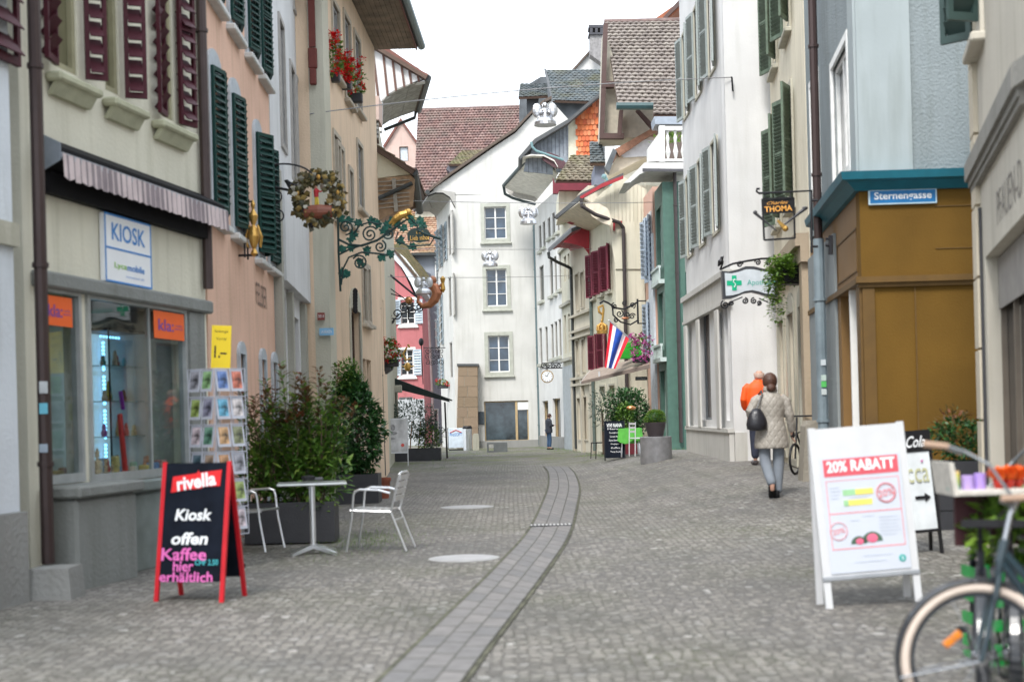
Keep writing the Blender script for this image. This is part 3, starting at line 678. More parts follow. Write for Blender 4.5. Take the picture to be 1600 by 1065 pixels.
# --- beige tower house
FB0 = Fr((-3.8, 26.05), (-3.28, 26.0)); FB = Fr((-3.28, 26.02), (-3.08, 34.2))
b = thing('beige_house', 'beige corner house with deep wooden eaves and red geraniums', 'house', FB.M); BH = b
M_beige = plaster('beige_plaster', (.78,.6,.44)); M_greige = plaster('greige_plaster', (.56,.54,.45))
wins = []
def wz(F_, u, vt, vb, w_=.7):
    s, zt = F_.px(u, vt); zb = F_.px(u, vb)[1]; return (s-w_/2, s+w_/2, zb, zt)
wins = [wz(FB,523,10,110,.9), wz(FB,541,30,150,.9), wz(FB,557,60,165,.9),
        wz(FB,525,215,335,.8), wz(FB,531,232,340,.8), wz(FB,547,268,345,.5), wz(FB,561,228,320,.8), wz(FB,569,420,500,.8), wz(FB,574,420,500,.6)]
door = wz(FB,554,485,690,1.5); sh = [wz(FB,568,560,660,.8), wz(FB,576,562,660,.8)]
zE = FB.px(590, 72)[1]; zE = pt(572, 72, 34).z
wall(FB, b, -.1, zE, wins+[door]+sh, M_beige, D=.5)
for h in wins: window(FB, b, h, P('greyed_frame', (.35,.34,.33)), M_glassd, sur=P('beige_trim', (.42,.37,.3), .8), sw=.09, sill=P('beige_trim', (.5,.44,.36)), nz=2, dep=.02)
window(FB, b, door, M_brownwood, M_glassd, sur=M_stone, sw=.1, arch=True, nx=1, nz=2, name='door')
for h in sh: window(FB, b, h, M_brownwood, M_glassd, nx=1, nz=1)
MB().box(0,FB0.L,.0,.5,-.1,zE).build('side_wall', M_greige, b, FB0.M)
# shutter and carved bracket on the side wall
q = pt(487, 0, 26); Mq = TR((q.x,25.9,0))
zt_b = pt(487,75,26).z; m = MB(); m.box(-.06,.06,0,.06,zt_b,zE); m.build('red_shutter', P('rust_red_paint', (.12,.022,.016), .7), b, Mq)
m = MB(); m.bbox(-.08,.08,-.02,.07,zt_b-.4,zt_b-.02,.02); m.bbox(-.06,.06,-.05,.07,zt_b-.7,zt_b-.4,.02); m.build('carved_bracket', P('rust_red_paint', (.3,.05,.03)), b, Mq)
# eaves: soffit boards + roof
q = pt(637, 75, 34.4); ov = q.x-(-3.08); e0 = (-3.28,24.5); zO = zE-.12
m = MB()
nb = 9
for k in range(nb):
    t0, t1 = k/nb, (k+.94)/nb
    m.prism([(-3.3+(ov+.2)*t0,24.2,zE+.02+.0*t0),(-3.3+(ov+.2)*t1,24.2,zE+.02),(-3.3+(ov+.2)*t1,24.2,zE+.06),(-3.3+(ov+.2)*t0,24.2,zE+.06)], (.22,10.25,0))
m.prism([(-3.6,24.2,zE+.065),(-3.1+ov,24.2,zE+.065),(-3.1+ov,24.2,zE+.1),(-3.6,24.2,zE+.1)], (.2,10.25,0))
m.build('soffit', P('weathered_boards', (.2,.16,.12), .85, bump=.4, var=.3, scale=3), b, Matrix())
MB().prism([(-3.3+ov+.2,24.2,zE-.02),(-3.27+ov+.2,24.2,zE-.02),(-3.27+ov+.2,24.2,zE+.2),(-3.3+ov+.2,24.2,zE+.2)], (.22,10.25,0)).build('fascia_board', P('rust_brown', (.16,.06,.045), .7), b, Matrix())
MB().tube([(-3.02+ov+.0,24.2,zE+.12),(-2.98+ov+.22-.0,34.6,zE+.12)], .1, 10).build('gutter', M_greypipe, b, Matrix())
roof(b, Matrix(), ((-2.95+ov,24.2,zE+.14),(-2.75+ov,34.4,zE+.14)), ((-7.5,24.2,zE+4.2),(-7.3,34.4,zE+4.2)), island('tiles_brown', [(.13,.08,.06),(.2,.12,.09),(.16,.1,.08),(.1,.07,.06)], moss=(.12,.12,.06)))
# --- cream gable house with brown braced soffit
FC = Fr((-3.08, 34.3), (-3.34, 38.4))
b = thing('cream_gable_house', 'narrow cream house with a brown braced eave behind the gilded lion sign', 'house', FC.M)
M_cr2 = plaster('cream_gable_plaster', (.66,.62,.48)); M_bsof = P('soffit_brown', (.25,.15,.09), .8, bump=.3, var=.3, scale=3)
zC = pt(592,335,34.3).z
wall(FC, b, -.1, zC, [(1.2,1.9,2.6,4.4)], M_beige, D=3)
window(FC, b, (1.2,1.9,2.6,4.4), M_winw, M_glassd)
P_ = lambda u, v, Y=34.5: pt(u, v, Y)
fprism([(575,226),(641,266),(641,272),(625,274),(577,280)], 34.5, 3.9, 'gable_wall', M_cr2, b)
m = MB(); cur = [(578,276),(600,273),(622,272),(643,270)]; low = [(592,420),(600,372),(616,340),(632,322),(645,312)]
# curved soffit: from wall out and up to the eave tip, boards running along the street
arc = [pt(u, v, 34.5) for u, v in ((592,340),(600,318),(612,302),(628,290),(644,282))]
for k in range(4):
    a, c = arc[k], arc[k+1]; c2 = a.lerp(c, .96); m.prism([a, c2, c2+Vector((0,0,.05)), a+Vector((0,0,.05))], (0,4,0))
m.build('soffit', M_bsof, b, Matrix())
fprism([(577,281),(600,278),(642,274),(648,280),(645,322),(628,332),(606,336),(594,344),(585,330),(577,300)], 34.48, .06, 'gable_panel', P('brown_boards', (.3,.2,.12), .8, bump=.4, var=.35, scale=5), b)
m = MB()
for k in range(7):
    a, c = pt(580, 285+k*7, 34.44), pt(640, 281+k*6.5, 34.44); m.tube([a, c], .015, 4)
m.prism([pt(612,279,34.42),pt(618,279,34.42),pt(622,330,34.42),pt(616,331,34.42)], (0,.03,0))
m.build('battens', P('soffit_grey', (.3,.28,.24), .8), b, Matrix())
MB().tube([pt(647,268,34.4),pt(656,330,38.6)], .1, 8).build('gutter', P('dark_gutter', (.035,.04,.04), .5), b, Matrix())
MB().tube([pt(644,286,34.4),pt(600,306,34.35),pt(587,312,34.2),pt(585,325,34.2)], .05, 8).build('gutter_pipe', P('dark_gutter', (.035,.04,.04)), b, Matrix())
g0 = pt(586,325,34.1); pipe(b, [(g0.x,34.15,g0.z),(pt(592,500,34.1).x+.02,34.15,.05)], .05, P('dark_drainpipe', (.05,.05,.05), .5))
a, c = pt(575,222,34.4), pt(648,268,34.4)
roof(b, Matrix(), ((c.x,34.3,c.z),(c.x,38.5,c.z)), ((a.x-1.4,34.3,a.z+1.0),(a.x-1.4,38.5,a.z+1.0)), MATS['tiles_brown'])
# --- half-timber white gable house
FG = Fr((-3.4, 38.6), (-4.15, 52))
b = thing('half_timber_house', 'white gable house with brown battens and a curved grey soffit', 'house', FG.M)
zG = pt(600,205,39).z
wall(FG, b, -.1, zG, [(9,10.2,.1,2.4),(11,12.3,.3,2.4)], M_greige, D=3)
window(FG, b, (9,10.2,.1,2.4), M_brownwood, M_glassd, nx=1, name='door'); window(FG, b, (11,12.3,.3,2.4), M_brownwood, M_glassd)
Mw = plaster('timber_white', (.75,.75,.75))
fprism([(560,60),(612,78),(640,98),(667,121),(664,127),(640,131),(618,140),(597,156),(596,205),(560,205)], 39, .3, 'gable_wall', Mw, b)
m = MB()
for (a, c) in (((580,74),(589,150)),((596,76),(604,150)),((610,80),(617,142)),((624,92),(630,136)),((636,100),(641,131)),((650,113),(653,128))):
    p, q = pt(*a,38.96), pt(*c,38.96); m.prism([p,p+Vector((.06,0,0)),q+Vector((.06,0,0)),q], (0,.03,0))
m.build('timber', P('timber_brown', (.12,.06,.045), .7), b, Matrix())
m = MB(); arc = [pt(u, v, 39) for u, v in ((596,160),(606,150),(620,141),(640,133),(666,124))]
arc2 = [pt(u, v, 39) for u, v in ((597,196),(606,190),(622,185),(640,180),(650,176))]
for k in range(4):
    a, c = arc[k].copy(), arc[k+1].copy(); m.prism([a,a.lerp(c,.97),a.lerp(c,.97)+Vector((0,0,.04)),a+Vector((0,0,.04))], (-.54,4,0))
m.build('soffit', P('soffit_slate', (.3,.29,.26), .8, bump=.3, var=.3), b, Matrix())
p = pt(668,122,38.9); q = p+Vector((-.56,4.1,0))
MB().tube([p+Vector((.02,0,0)), q+Vector((.05,0,0))], .09, 8).build('gutter', P('dark_gutter', (.035,.04,.04)), b, Matrix())
MB().tube([pt(650,172,43),pt(648,184,43),pt(600,203,43)], .05, 8).build('gutter_pipe', P('dark_gutter', (.035,.04,.04)), b, Matrix())
a, c = pt(566,52,38.8), pt(668,120,38.8)
roof(b, Matrix(), ((c.x,38.8,c.z+.02),(c.x-.56,43,c.z+.02)), ((a.x-2,38.8,a.z+1.2),(a.x-2.56,43,a.z+1.2)), P('roof_edge_brown', (.2,.13,.1), .8))
m = MB(); m.prism([(c.x-.02,38.8,c.z-.02),(c.x,38.8,c.z+.06),(a.x,38.8,a.z+.06),(a.x,38.8,a.z-.06)], (0,.06,0)); m.build('verge_board', P('rust_brown', (.16,.06,.045)), b, Matrix())
# small lean-to between
fprism([(560,150),(592,150),(592,187),(560,187)], 37, 1, 'chimney_block', plaster('pale_pink_plaster', (.6,.46,.4)), b)
roof(b, Matrix(), (pt(574,219,36), pt(592,219,36)), (pt(574,187,37.5), pt(592,187,37.5)), island('tiles_grey', [(.1,.09,.085),(.16,.15,.14),(.2,.19,.17),(.13,.12,.11)], moss=(.13,.14,.08)))
# --- black awning of the cafe
YA = 48; t = thing('cafe_awning', 'long black sloping awning over the cafe terrace in front of the pink house', 'awning', TR((-4.0,YA,0)))
a, c = pt(612,589,YA), pt(702,623,YA); a2, c2 = pt(612,606,YA), pt(702,626,YA)
MB().prism([a,c,c-Vector((0,0,.05)),a-Vector((0,0,.05))], (0,2.4,0)).build('canopy', P('black_fabric', (.012,.02,.02), .8), t, Matrix())
m = MB(); m.prism([a-Vector((0,0,.05)),c-Vector((0,0,.05)),c2-Vector((-.02,0,.04)),a2], (0,.05,0)); m.build('valance', P('black_fabric', (.012,.02,.02)), t, Matrix())
m = MB(); q = pt(697,640,YA); m.tube([pt(695,628,YA),(pt(698,690,YA).x,YA,.02)], .03, 6); m.build('post', M_black, t, Matrix())
q = pt(621,597,YA); MB().bbox(q.x-.15,q.x+.15,YA-.1,YA+.1,q.z-.35,q.z-.1,.02).build('bracket_box', M_stone, t, Matrix())
# --- far: pink house, grey house, pink gable, brown roof
FP = Fr((-6.9, 72), (-4.42, 72))
b = thing('pink_house', 'rose pink house with pale blue shutters and a white curved eave', 'house', FP.M)
M_pk = plaster('rose_plaster', (.48,.17,.18))
hp = [fpx(FP,626,648,468,506), fpx(FP,626,646,546,586)]
zp = pt(640,395,72).z
wall(FP, b, -.1, pt(640,470,72).z+.25, hp+[fpx(FP,624,646,620,700)], M_pk, D=6)
for h in hp:
    window(FP, b, h, M_winw, M_glassd, sur=M_winw, sw=.12, sill=M_winw, nx=2, nz=4)
    shutters(FP, b, h, P('pale_blue_shutter', (.5,.58,.65), .6), wd=.4, slats=9, fr=.04, off=.06)
window(FP, b, fpx(FP,624,646,620,700), M_winw, M_glassd, nx=2, nz=2, name='door')
MB().box(0,FP.L,-.06,.02,.0,2.35).build('ground_storey', P('pale_shopfront', (.4,.42,.44), .7), b)
fprism([(560,380),(600,380),(612,395),(632,428),(648,462),(650,472),(560,474)], 72.02, 5, 'gable_wall', M_pk, b)
fprism([(600,372),(612,385),(634,404),(658,436),(664,455),(650,459),(641,440),(628,418),(611,400),(600,392)], 71.8, 5, 'curved_eave', P('white_eave', (.66,.68,.72), .7), b)
roof(b, Matrix(), (pt(664,448,71.7), pt(612,384,71.7)), (pt(690,440,84), pt(640,372,84)), island('tiles_mossy', [(.15,.12,.08),(.2,.17,.1),(.12,.11,.08)], moss=(.13,.14,.05)))
FGr = Fr((-6.9, 78), (-3.2, 78))
b = thing('grey_house', 'pale blue grey house with an orange brown tiled roof beside the pink house', 'house', FGr.M)
hg = [fpx(FGr,682,694,410,470), fpx(FGr,682,694,500,545), fpx(FGr,672,684,640,690)]
wall(FGr, b, -.1, pt(670,394,78).z, hg, plaster('blue_grey_plaster', (.33,.36,.42)), D=6)
for h in hg: window(FGr, b, h, M_winw, M_glassb, sur=M_winw, sw=.06, nz=4)
roof(b, Matrix(), (pt(608,397,77.6), pt(695,395,77.6)), (pt(600,330,83), pt(700,328,83)), island('tiles_orange', [(.3,.16,.1),(.36,.22,.15),(.24,.13,.09),(.4,.28,.2)], moss=(.17,.15,.07)))
fprism([(600,396),(694,394),(694,398),(600,400)], 77.5, .1, 'gutter', P('dark_gutter', (.035,.04,.04)), b)
fprism([(654,418),(673,428),(673,437),(654,431)], 77.7, .25, 'dormer_canopy', P('dormer_dark', (.1,.1,.12), .7), b)
g0, g1 = pt(669,470,71.6), pt(674,700,71.6); pipe(b, [(g0.x,71.6,g0.z),(g0.x+.12,71.6,.05)], .06, P('rose_brown_pipe', (.2,.14,.14), .5))
FPG = Fr((pt(600,260,95).x, 95), (pt(655,260,95).x, 95))
b = thing('far_gable_house', 'small distant pink gable with a single roof window', 'house', FPG.M)
hq = fpx(FPG,624,638,229,252)
Mpg = plaster('far_pink_plaster', (.6,.45,.4))
wall(FPG, b, -.1, hq[3]+.1, [hq], Mpg, D=5); window(FPG, b, hq, P('brown_frame', (.14,.09,.07), .6), P('painted_reflection_sky', (.5,.55,.6), .1), nx=1, nz=1)  # pale pane colour stands for reflected sky
fprism([(600,229),(626,188),(655,229)], 95.02, 5, 'gable_wall', Mpg, b)
m = MB(); m.prism([pt(598,228,94.8),pt(626,184,94.8),pt(626,189,94.8),pt(601,230,94.8)], (0,5.6,0)); m.prism([pt(626,184,94.8),pt(657,228,94.8),pt(655,231,94.8),pt(626,189,94.8)], (0,5.6,0)); m.build('roof', P('rust_brown', (.16,.06,.045)), b, Matrix())
FBr = Fr((pt(648,300,82).x, 82), (pt(835,300,82).x, 82))
b = thing('brown_roofed_house', 'large brown tiled roof filling the end of the street behind the white house', 'house', FBr.M)
wall(FBr, b, -.1, pt(700,318,82).z, [], M_greige, D=12)
roof(b, Matrix(), (pt(646,322,81.6), pt(836,318,81.6)), (pt(653,172,91), pt(836,167,91)), island('tiles_redbrown', [(.17,.1,.09),(.24,.15,.135),(.2,.125,.11),(.14,.09,.085),(.28,.19,.17)], moss=(.17,.14,.12), bump=.3), tw=.2, th=.33, thick=.07)
MB().tube([pt(652,172,91.05),pt(836,166,91.05)], .12, 8).build('ridge', P('ridge_tiles', (.16,.11,.1), .8, var=.3), b, Matrix())
m = fprism([(697,264),(703,254),(722,256),(722,272),(704,270)], 83.2, 2, 'dormer', P('dormer_dark', (.1,.1,.12)), b)
roof(b, Matrix(), (pt(701,257,83), pt(748,257,83)), (pt(722,236,86), pt(756,234,86)), MATS['tiles_mossy'])
# --- white corner house
FCW = Fr((-2.45, 62), (3.4, 62)); FCL = Fr((-3.32, 67.2), (-2.45, 62.0))
b = thing('white_corner_house', 'white corner house facing down the street with grey framed windows', 'house', FCW.M)
M_wh = plaster('white_plaster', (.61,.605,.58), dirt=.1, bump=.15); M_olv = P('olive_grey_surround', (.4,.41,.36), .8, bump=.2)
inner = [fpx(FCW,757,791,323,373), fpx(FCW,760,792,420,478), fpx(FCW,763,796,524,581)]
shop = fpx(FCW,757,826,626,689)
zCW = pt(760,304,62).z
wall(FCW, b, -.05, zCW, inner+[shop], M_wh, D=10)
for h in inner: window(FCW, b, h, M_winw, M_glassb, sur=M_olv, sw=.16, sill=M_olv, nx=2, nz=3, fr=.045)
window(FCW, b, shop, P('oak_frame', (.45,.33,.18), .5), P('shop_glass_dark', (.035,.05,.06), .08, var=.7, scale=2.5, spec=.8), nx=1, nz=1, fr=.05, name='shop_window')
xm = FCW.px(807,650)[0]; m = MB(); m.box(xm-.05,xm+.05,.06,.12,shop[2],shop[3]); m.box(xm+.55,xm+.6,.06,.12,shop[2],shop[3]); m.build('mullion', MATS['oak_frame'], b)
MB().box(xm+.06,xm+.54,.07,.11,shop[3]-.4,shop[3]-.06).build('blind', M_winw, b)
MB().box(.02,3.6,-.04,.0,-.05,.32).build('plinth', M_greystone, b)
q = FCW.px(752,650); t = MB().bbox(q[0]-.12,q[0]+.12,-.06,-.02,q[1]-.35,q[1]+.2,.01); o = t.build('notice_plaque', P('slate_plaque', (.06,.08,.1), .5, var=.4, scale=30), None, FCW.M); tag(o, 'small dark plaque on the white wall beside the dark shop window', 'plaque')
# gable above and flared eave
fprism([(712,304),(676,296),(704,277),(733,257),(770,231),(805,208),(833,178),(850,164),(862,158),(900,200),(925,304)], 62.01, .5, 'gable_wall', M_wh, b)
e = [pt(u,v,61.8) for u,v in ((666,303),(704,273),(733,253),(770,227),(805,204),(833,174),(850,160),(862,154))]
m = MB()
for k in range(7): m.prism([e[k],e[k+1],e[k+1]+Vector((0,0,.12)),e[k]+Vector((0,0,.12))], (0,10,0))
m.build('roof', P('verge_dark_brown', (.1,.075,.06), .8), b, Matrix())
arc = [pt(u,v,61.95) for u,v in ((668,308),(680,303),(692,303),(703,310),(711,325))]; m = MB()
for k in range(4): m.prism([arc[k],arc[k+1],arc[k+1]+Vector((0,0,.06)),arc[k]+Vector((0,0,.06))], (-.9,5.3,0))
m.prism([arc[0],arc[1],arc[2],arc[3],arc[4],pt(711,300,61.95),pt(680,296,61.95),pt(668,304,61.95)], (0,.05,0))
m.build('soffit', P('soffit_white', (.36,.35,.33), .8), b, Matrix())
MB().tube([pt(668,300,61.7),pt(668,300,61.7)+Vector((-.9,5.2,0))], .1, 8).build('gutter', P('dark_gutter', (.035,.04,.04)), b, Matrix())
zl = FCL.px(711,315)[1]
hl = []
for u0,u1,vt,vb in ((685,690,355,420),(692,697,350,410),(700,704,335,400),(706,710,325,395),(686,691,455,540),(701,705,432,495),(708,712,424,492),(688,692,560,600),(703,707,534,590),(709,713,526,586)):
    hl.append(fpx(FCL,u0,u1,vt,vb))
hl = [(max(h[0],.05),min(h[1],FCL.L-.05),h[2],h[3]) for h in hl if h[1]-max(h[0],.05) > .1]
wall(FCL, b, -.05, zl+1.0, hl, M_wh, D=1, name='side_wall', depth=.06)
for i, h in enumerate(hl):
    window(FCL, b, h, P('taupe_frame', (.3,.29,.27), .6), M_glassd, dep=.02, nx=1, nz=1)
    if i in (0,1,4,7): shutters(FCL, b, h, P('blue_grey_shutter', (.26,.32,.36), .6), wd=.5, slats=6, sides=(1,1))
pq = pt(838,500,61.9); pipe(b, [(pq.x+.02,61.88,.1),(pq.x+.02,61.88,pt(838,330,61.9).z)], .07, M_greypipe)
# sandstone buttress
t = thing('buttress', 'tapered brown sandstone buttress with a slate cap on the white corner house', 'buttress', TR((-2.4,61.6,0)))
a, c, d_, e_ = pt(716,571,61.4), pt(746,571,61.4), pt(747,700,61.4), pt(713,700,61.4)
m = MB(); n = 8
for k in range(n):
    z0, z1 = k/n, (k+.97)/n; L0, L1 = e_.lerp(a,z0), e_.lerp(a,z1); R0, R1 = d_.lerp(c,z0), d_.lerp(c,z1)
    sp = .5 if k % 2 else .33; mid0, mid1 = L0.lerp(R0,sp), L1.lerp(R1,sp); g = Vector((.012,0,0))
    m.prism([L0,mid0-g,mid1-g,L1], (0,.6,0)); m.prism([mid0+g,R0,R1,mid1+g], (0,.6,0))
m.build('stone_courses', island('sandstone_blocks', [(.2,.15,.1),(.27,.2,.14),(.23,.17,.12)], bump=.5), t, Matrix())
MB().prism([e_+Vector((.02,.02,0)),d_+Vector((-.02,.02,0)),c+Vector((-.02,.02,0)),a+Vector((.02,.02,0))], (0,.56,0)).build('core', P('mortar', (.3,.27,.22), .9), t, Matrix())
fprism([(714,568),(748,568),(748,571.5),(714,571.5)], 61.35, .7, 'cap', P('slate_cap', (.07,.075,.08), .6), t)
fb = pt(693,600,66); 
# ================================================================ RIGHT SIDE
M_wr = plaster('white_plaster_right', (.68,.68,.67), dirt=.1, bump=.12)
M_cream3 = plaster('pale_cream_plaster', (.68,.65,.53))
M_drk = P('dark_gutter', (.035,.04,.04), .5)
M_tg = island('tiles_grey', [(.1,.09,.085),(.16,.15,.14),(.2,.19,.17),(.13,.12,.11)])
def oblq(F_, items, w_=None):
    out = []
    for u0,u1,vt,vb in items:
        h = fpx(F_,u0,u1,vt,vb)
        if w_: c = (h[0]+h[1])/2; h = (c-w_/2, c+w_/2, h[2], h[3])
        out.append(h)
    return out
# --- R1 white house next to the corner house
F1 = Fr((1.17, 62), (2.08, 56))
b = thing('white_row_house', 'white row house with a deep curved grey soffit beside the corner house', 'house', F1.M)
h1 = oblq(F1, [(842,846,352,392),(848,852,346,386),(856,860,340,372),(863,867,332,368),(870,874,326,362),(843,850,415,470),(859,864,405,462),(866,870,400,458),(873,877,395,452),(843,847,512,568),(852,856,510,566),(861,865,506,560),(867,871,502,558),(873,877,498,556),(848,857,626,684),(864,876,622,684)])
zR1 = pt(872,300,57).z
wall(F1, b, -.1, zR1, h1, M_wr, D=6, depth=.1)
for i, h in enumerate(h1):
    if i < 14: window(F1, b, h, P('taupe_frame', (.3,.29,.27), .6), P('dark_green_glass', (.04,.055,.05), .15), sill=M_olv, sw=0, nx=1, nz=1, dep=.04, fr=.03)
    else: window(F1, b, h, P('oak_frame', (.45,.33,.18)), MATS['shop_glass_dark'], nx=1, nz=1, name='shop_window')
MB().box(0,F1.L,-.05,0,-.05,.5).build('plinth', M_greystone, b)
def soff(b, arcpx, Y, D, mat, th=.05, name='soffit'):
    m = MB(); arc = [pt(u,v,Y) for u,v in arcpx]
    for k in range(len(arc)-1): m.prism([arc[k],arc[k+1],arc[k+1]+Vector((0,0,th)),arc[k]+Vector((0,0,th))], D if isinstance(D, tuple) else (0,D,0))
    return m.build(name, mat, b, Matrix())
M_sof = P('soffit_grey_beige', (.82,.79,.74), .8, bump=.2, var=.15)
# broad flared soffit: inclined boards seen from below, with the curved end closing it
A0, A1 = pt(787,292,60), pt(826,248,55.5)       # eave edge far / near
B0, B1 = pt(836,316,61.5), pt(872,272,56)       # wall edge
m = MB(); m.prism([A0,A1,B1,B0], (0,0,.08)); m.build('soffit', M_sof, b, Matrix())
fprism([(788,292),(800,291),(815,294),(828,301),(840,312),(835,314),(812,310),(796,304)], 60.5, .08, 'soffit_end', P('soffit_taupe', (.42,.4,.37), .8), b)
m = MB(); m.tube([A0+Vector((0,0,.05)),A1+Vector((0,0,.05))], .08, 8); m.tube([A0,pt(789,303,60.3),pt(800,309,60.6),pt(816,314,61),pt(836,319,61.5)], .06, 8); m.build('gutter', P('dark_teal_gutter', (.05,.075,.08), .5), b, Matrix())
fprism([(818,268),(822,247),(864,247),(864,273),(840,270)], 55.3, .1, 'board_panel', P('grey_blue_boards', (.25,.28,.32), .8, var=.3, scale=4), b)
m = MB(); [m.box(-.012,.012,0,.02,0,.62,Matrix.Translation(pt(826+7*k,270,55.25))) for k in range(5)]; m.build('battens', P('batten_dark', (.13,.14,.17), .8), b, Matrix())
# --- R2 house with the hanging orange tiles
F2 = Fr((2.08, 56), (2.33, 53.4))
b = thing('tile_hung_house', 'tall narrow house with orange hanging tiles and blue grey gable boards', 'house', F2.M)
h2 = oblq(F2, [(881,885,400,440),(887,890,396,436),(882,885,492,552),(888,891,490,550),(881,890,622,690)])
wall(F2, b, -.1, pt(890,262,53.5).z, h2, M_greige, D=5)
for h in h2: window(F2, b, h, P('greige_frame', (.36,.34,.3), .7), M_glassd, nx=1, nz=2)
m = MB()
for v in (385,475,562): z = F2.px(886,v)[1]; m.box(-.05,F2.L+.05,-.12,0,z-.06,z+.06)
z = F2.px(886,572)[1]; m.build('cornice', plaster('greige_stone', (.42,.41,.36)), b)
MB().box(0,F2.L,-.05,-.002,-.05,z).build('ground_storey', P('grey_blue_shopfront', (.33,.36,.38), .7), b)
Y2 = 55.2
fprism([(835,219),(860,206),(888,189),(888,268),(870,268),(868,258),(858,248),(846,244),(836,243),(828,243)], Y2, .3, 'gable_boards', MATS['grey_blue_boards'], b)
m = MB()
for k in range(9):
    u = 838+6*k; m.tube([pt(u,222-k*3.8,Y2-.02),pt(u,243,Y2-.02)], .014, 4)
m.build('battens', MATS['batten_dark'], b, Matrix())
fprism([(888,186),(903,177),(903,300),(888,300)], Y2+.02, 3, 'cream_panel', M_cream3, b)
fprism([(903,177),(939,150),(939,300),(903,300)], Y2+.04, 3, 'gable_core', P('orange_core', (.3,.1,.05), .8), b)
# hanging tiles
m = MB(); O = pt(903,300,Y2); Wt = (pt(939,300,Y2)-O).x; kk = 1/F*Y2
for r in range(20):
    z = pt(903,245,Y2).z+r*.21
    for c in range(7):
        x = O.x+(c+(.5 if r%2 else 0))*.15-.03
        vtop = 177-(x-O.x)/Wt*27
        if z+.2 > pt(903,vtop,Y2).z or x > O.x+Wt-.1: continue
        j = random.uniform(0,.015); m.prism([(x,Y2-.03-j,z),(x+.07,Y2-.035-j,z-.04),(x+.14,Y2-.03-j,z),(x+.14,Y2+.01,z+.24),(x,Y2+.01,z+.24)], (0,.012,0))
m.build('hanging_tiles', island('orange_tiles', [(.55,.14,.05),(.65,.2,.08),(.48,.11,.05),(.7,.27,.13)], bump=.3), b, Matrix())
m = MB(); m.prism([pt(810,246,Y2-.5),pt(835,217,Y2-.5),pt(888,186,Y2-.5),pt(940,142,Y2-.5),pt(940,147,Y2-.5),pt(888,192,Y2-.5),pt(838,222,Y2-.5),pt(813,249,Y2-.5)], (0,5,0)); m.build('roof', P('verge_slate', (.08,.085,.09), .7), b, Matrix())
soff(b, [(812,247),(830,243),(850,244),(866,252),(872,262)], Y2-.4, 4, M_sof)
fprism([(846,240),(858,238),(872,243),(884,254),(884,264),(866,262),(848,250)], Y2-.3, .08, 'soffit_end', P('maroon_soffit', (.1,.05,.06), .8), b)
m = MB(); m.tube([pt(830,222,Y2-.7),pt(832,230,Y2-.7),pt(838,236,Y2-.7),pt(880,250,Y2-.7)], .05, 8); m.build('gutter_pipe', P('verdigris', (.15,.26,.28), .5), b, Matrix())
# roofs behind: slate dormer roofs, white gable, chimney
b2 = thing('slate_roof_house', 'house behind with two slate dormer roofs above the tile hung gable', 'house', TR((3,66,0)))
fprism([(812,300),(812,140),(845,120),(945,120),(945,300)], 72, 5, 'roof_body', P('slate_dark', (.09,.1,.11), .8, var=.3, scale=3), b2)
M_sl = island('slate_blue', [(.07,.085,.09),(.1,.12,.13),(.13,.145,.15),(.09,.1,.1)], moss=(.12,.12,.07))
roof(b2, Matrix(), (pt(864,157,64), pt(942,160,64)), (pt(851,110,68), pt(944,109,68)), M_sl, tw=.2, th=.25)
roof(b2, Matrix(), (pt(810,152,65), pt(856,150,65)), (pt(813,131,67), pt(854,131,67)), M_sl, tw=.2, th=.2)
fprism([(866,158),(938,158),(938,205),(866,205)], 64.5, 3, 'dormer_wall', P('slate_dark', (.09,.1,.11)), b2)
fprism([(823,153),(842,153),(838,185),(823,185)], 65.5, 3, 'dormer_wall', P('slate_dark', (.09,.1,.11)), b2)
m = MB(); m.prism([pt(862,158,63.9),pt(850,108,67.8),pt(853,108,67.8),pt(867,158,63.9)], (0,.1,.05)); m.build('verge_board', P('verge_slate', (.08,.085,.09)), b2, Matrix())
b3 = thing('chimney_gable_house', 'white gable with a square grey chimney poking above the roofs', 'house', TR((5,80,0)))
fprism([(893,112),(929,73),(960,100),(960,300),(893,300)], 80, 6, 'gable_wall', M_wr, b3)
m = MB(); m.prism([pt(890,113,79.8),pt(929,70,79.8),pt(929,74,79.8),pt(894,113,79.8)], (0,6,0)); m.prism([pt(929,70,79.8),pt(965,100,79.8),pt(963,103,79.8),pt(929,74,79.8)], (0,6,0)); m.build('roof', P('verge_dark_brown', (.1,.075,.06)), b3, Matrix())
ch = fprism([(922,52),(943,52),(943,100),(922,85)], 78.5, .9, 'chimney', P('chimney_grey', (.25,.24,.24), .9, bump=.5, var=.3), b3)
m = MB(); YC = 78.4
for u in (922,930,938): m.prism([pt(u,53,YC),pt(u+4,53,YC),pt(u+4,43,YC),pt(u,43,YC)], (0,.15,0)); m.prism([pt(u,53,YC+.8),pt(u+4,53,YC+.8),pt(u+4,43,YC+.8),pt(u,43,YC+.8)], (0,.15,0))
m.prism([pt(920,43.5,YC),pt(944,43.5,YC),pt(944,39,YC),pt(920,39,YC)], (0,1,0)); m.prism([pt(920,54,YC-.02),pt(944,54,YC-.02),pt(944,51,YC-.02),pt(920,51,YC-.02)], (0,1,0))
m.build('chimney_cap', P('chimney_dark', (.06,.06,.07), .8), ch, Matrix())
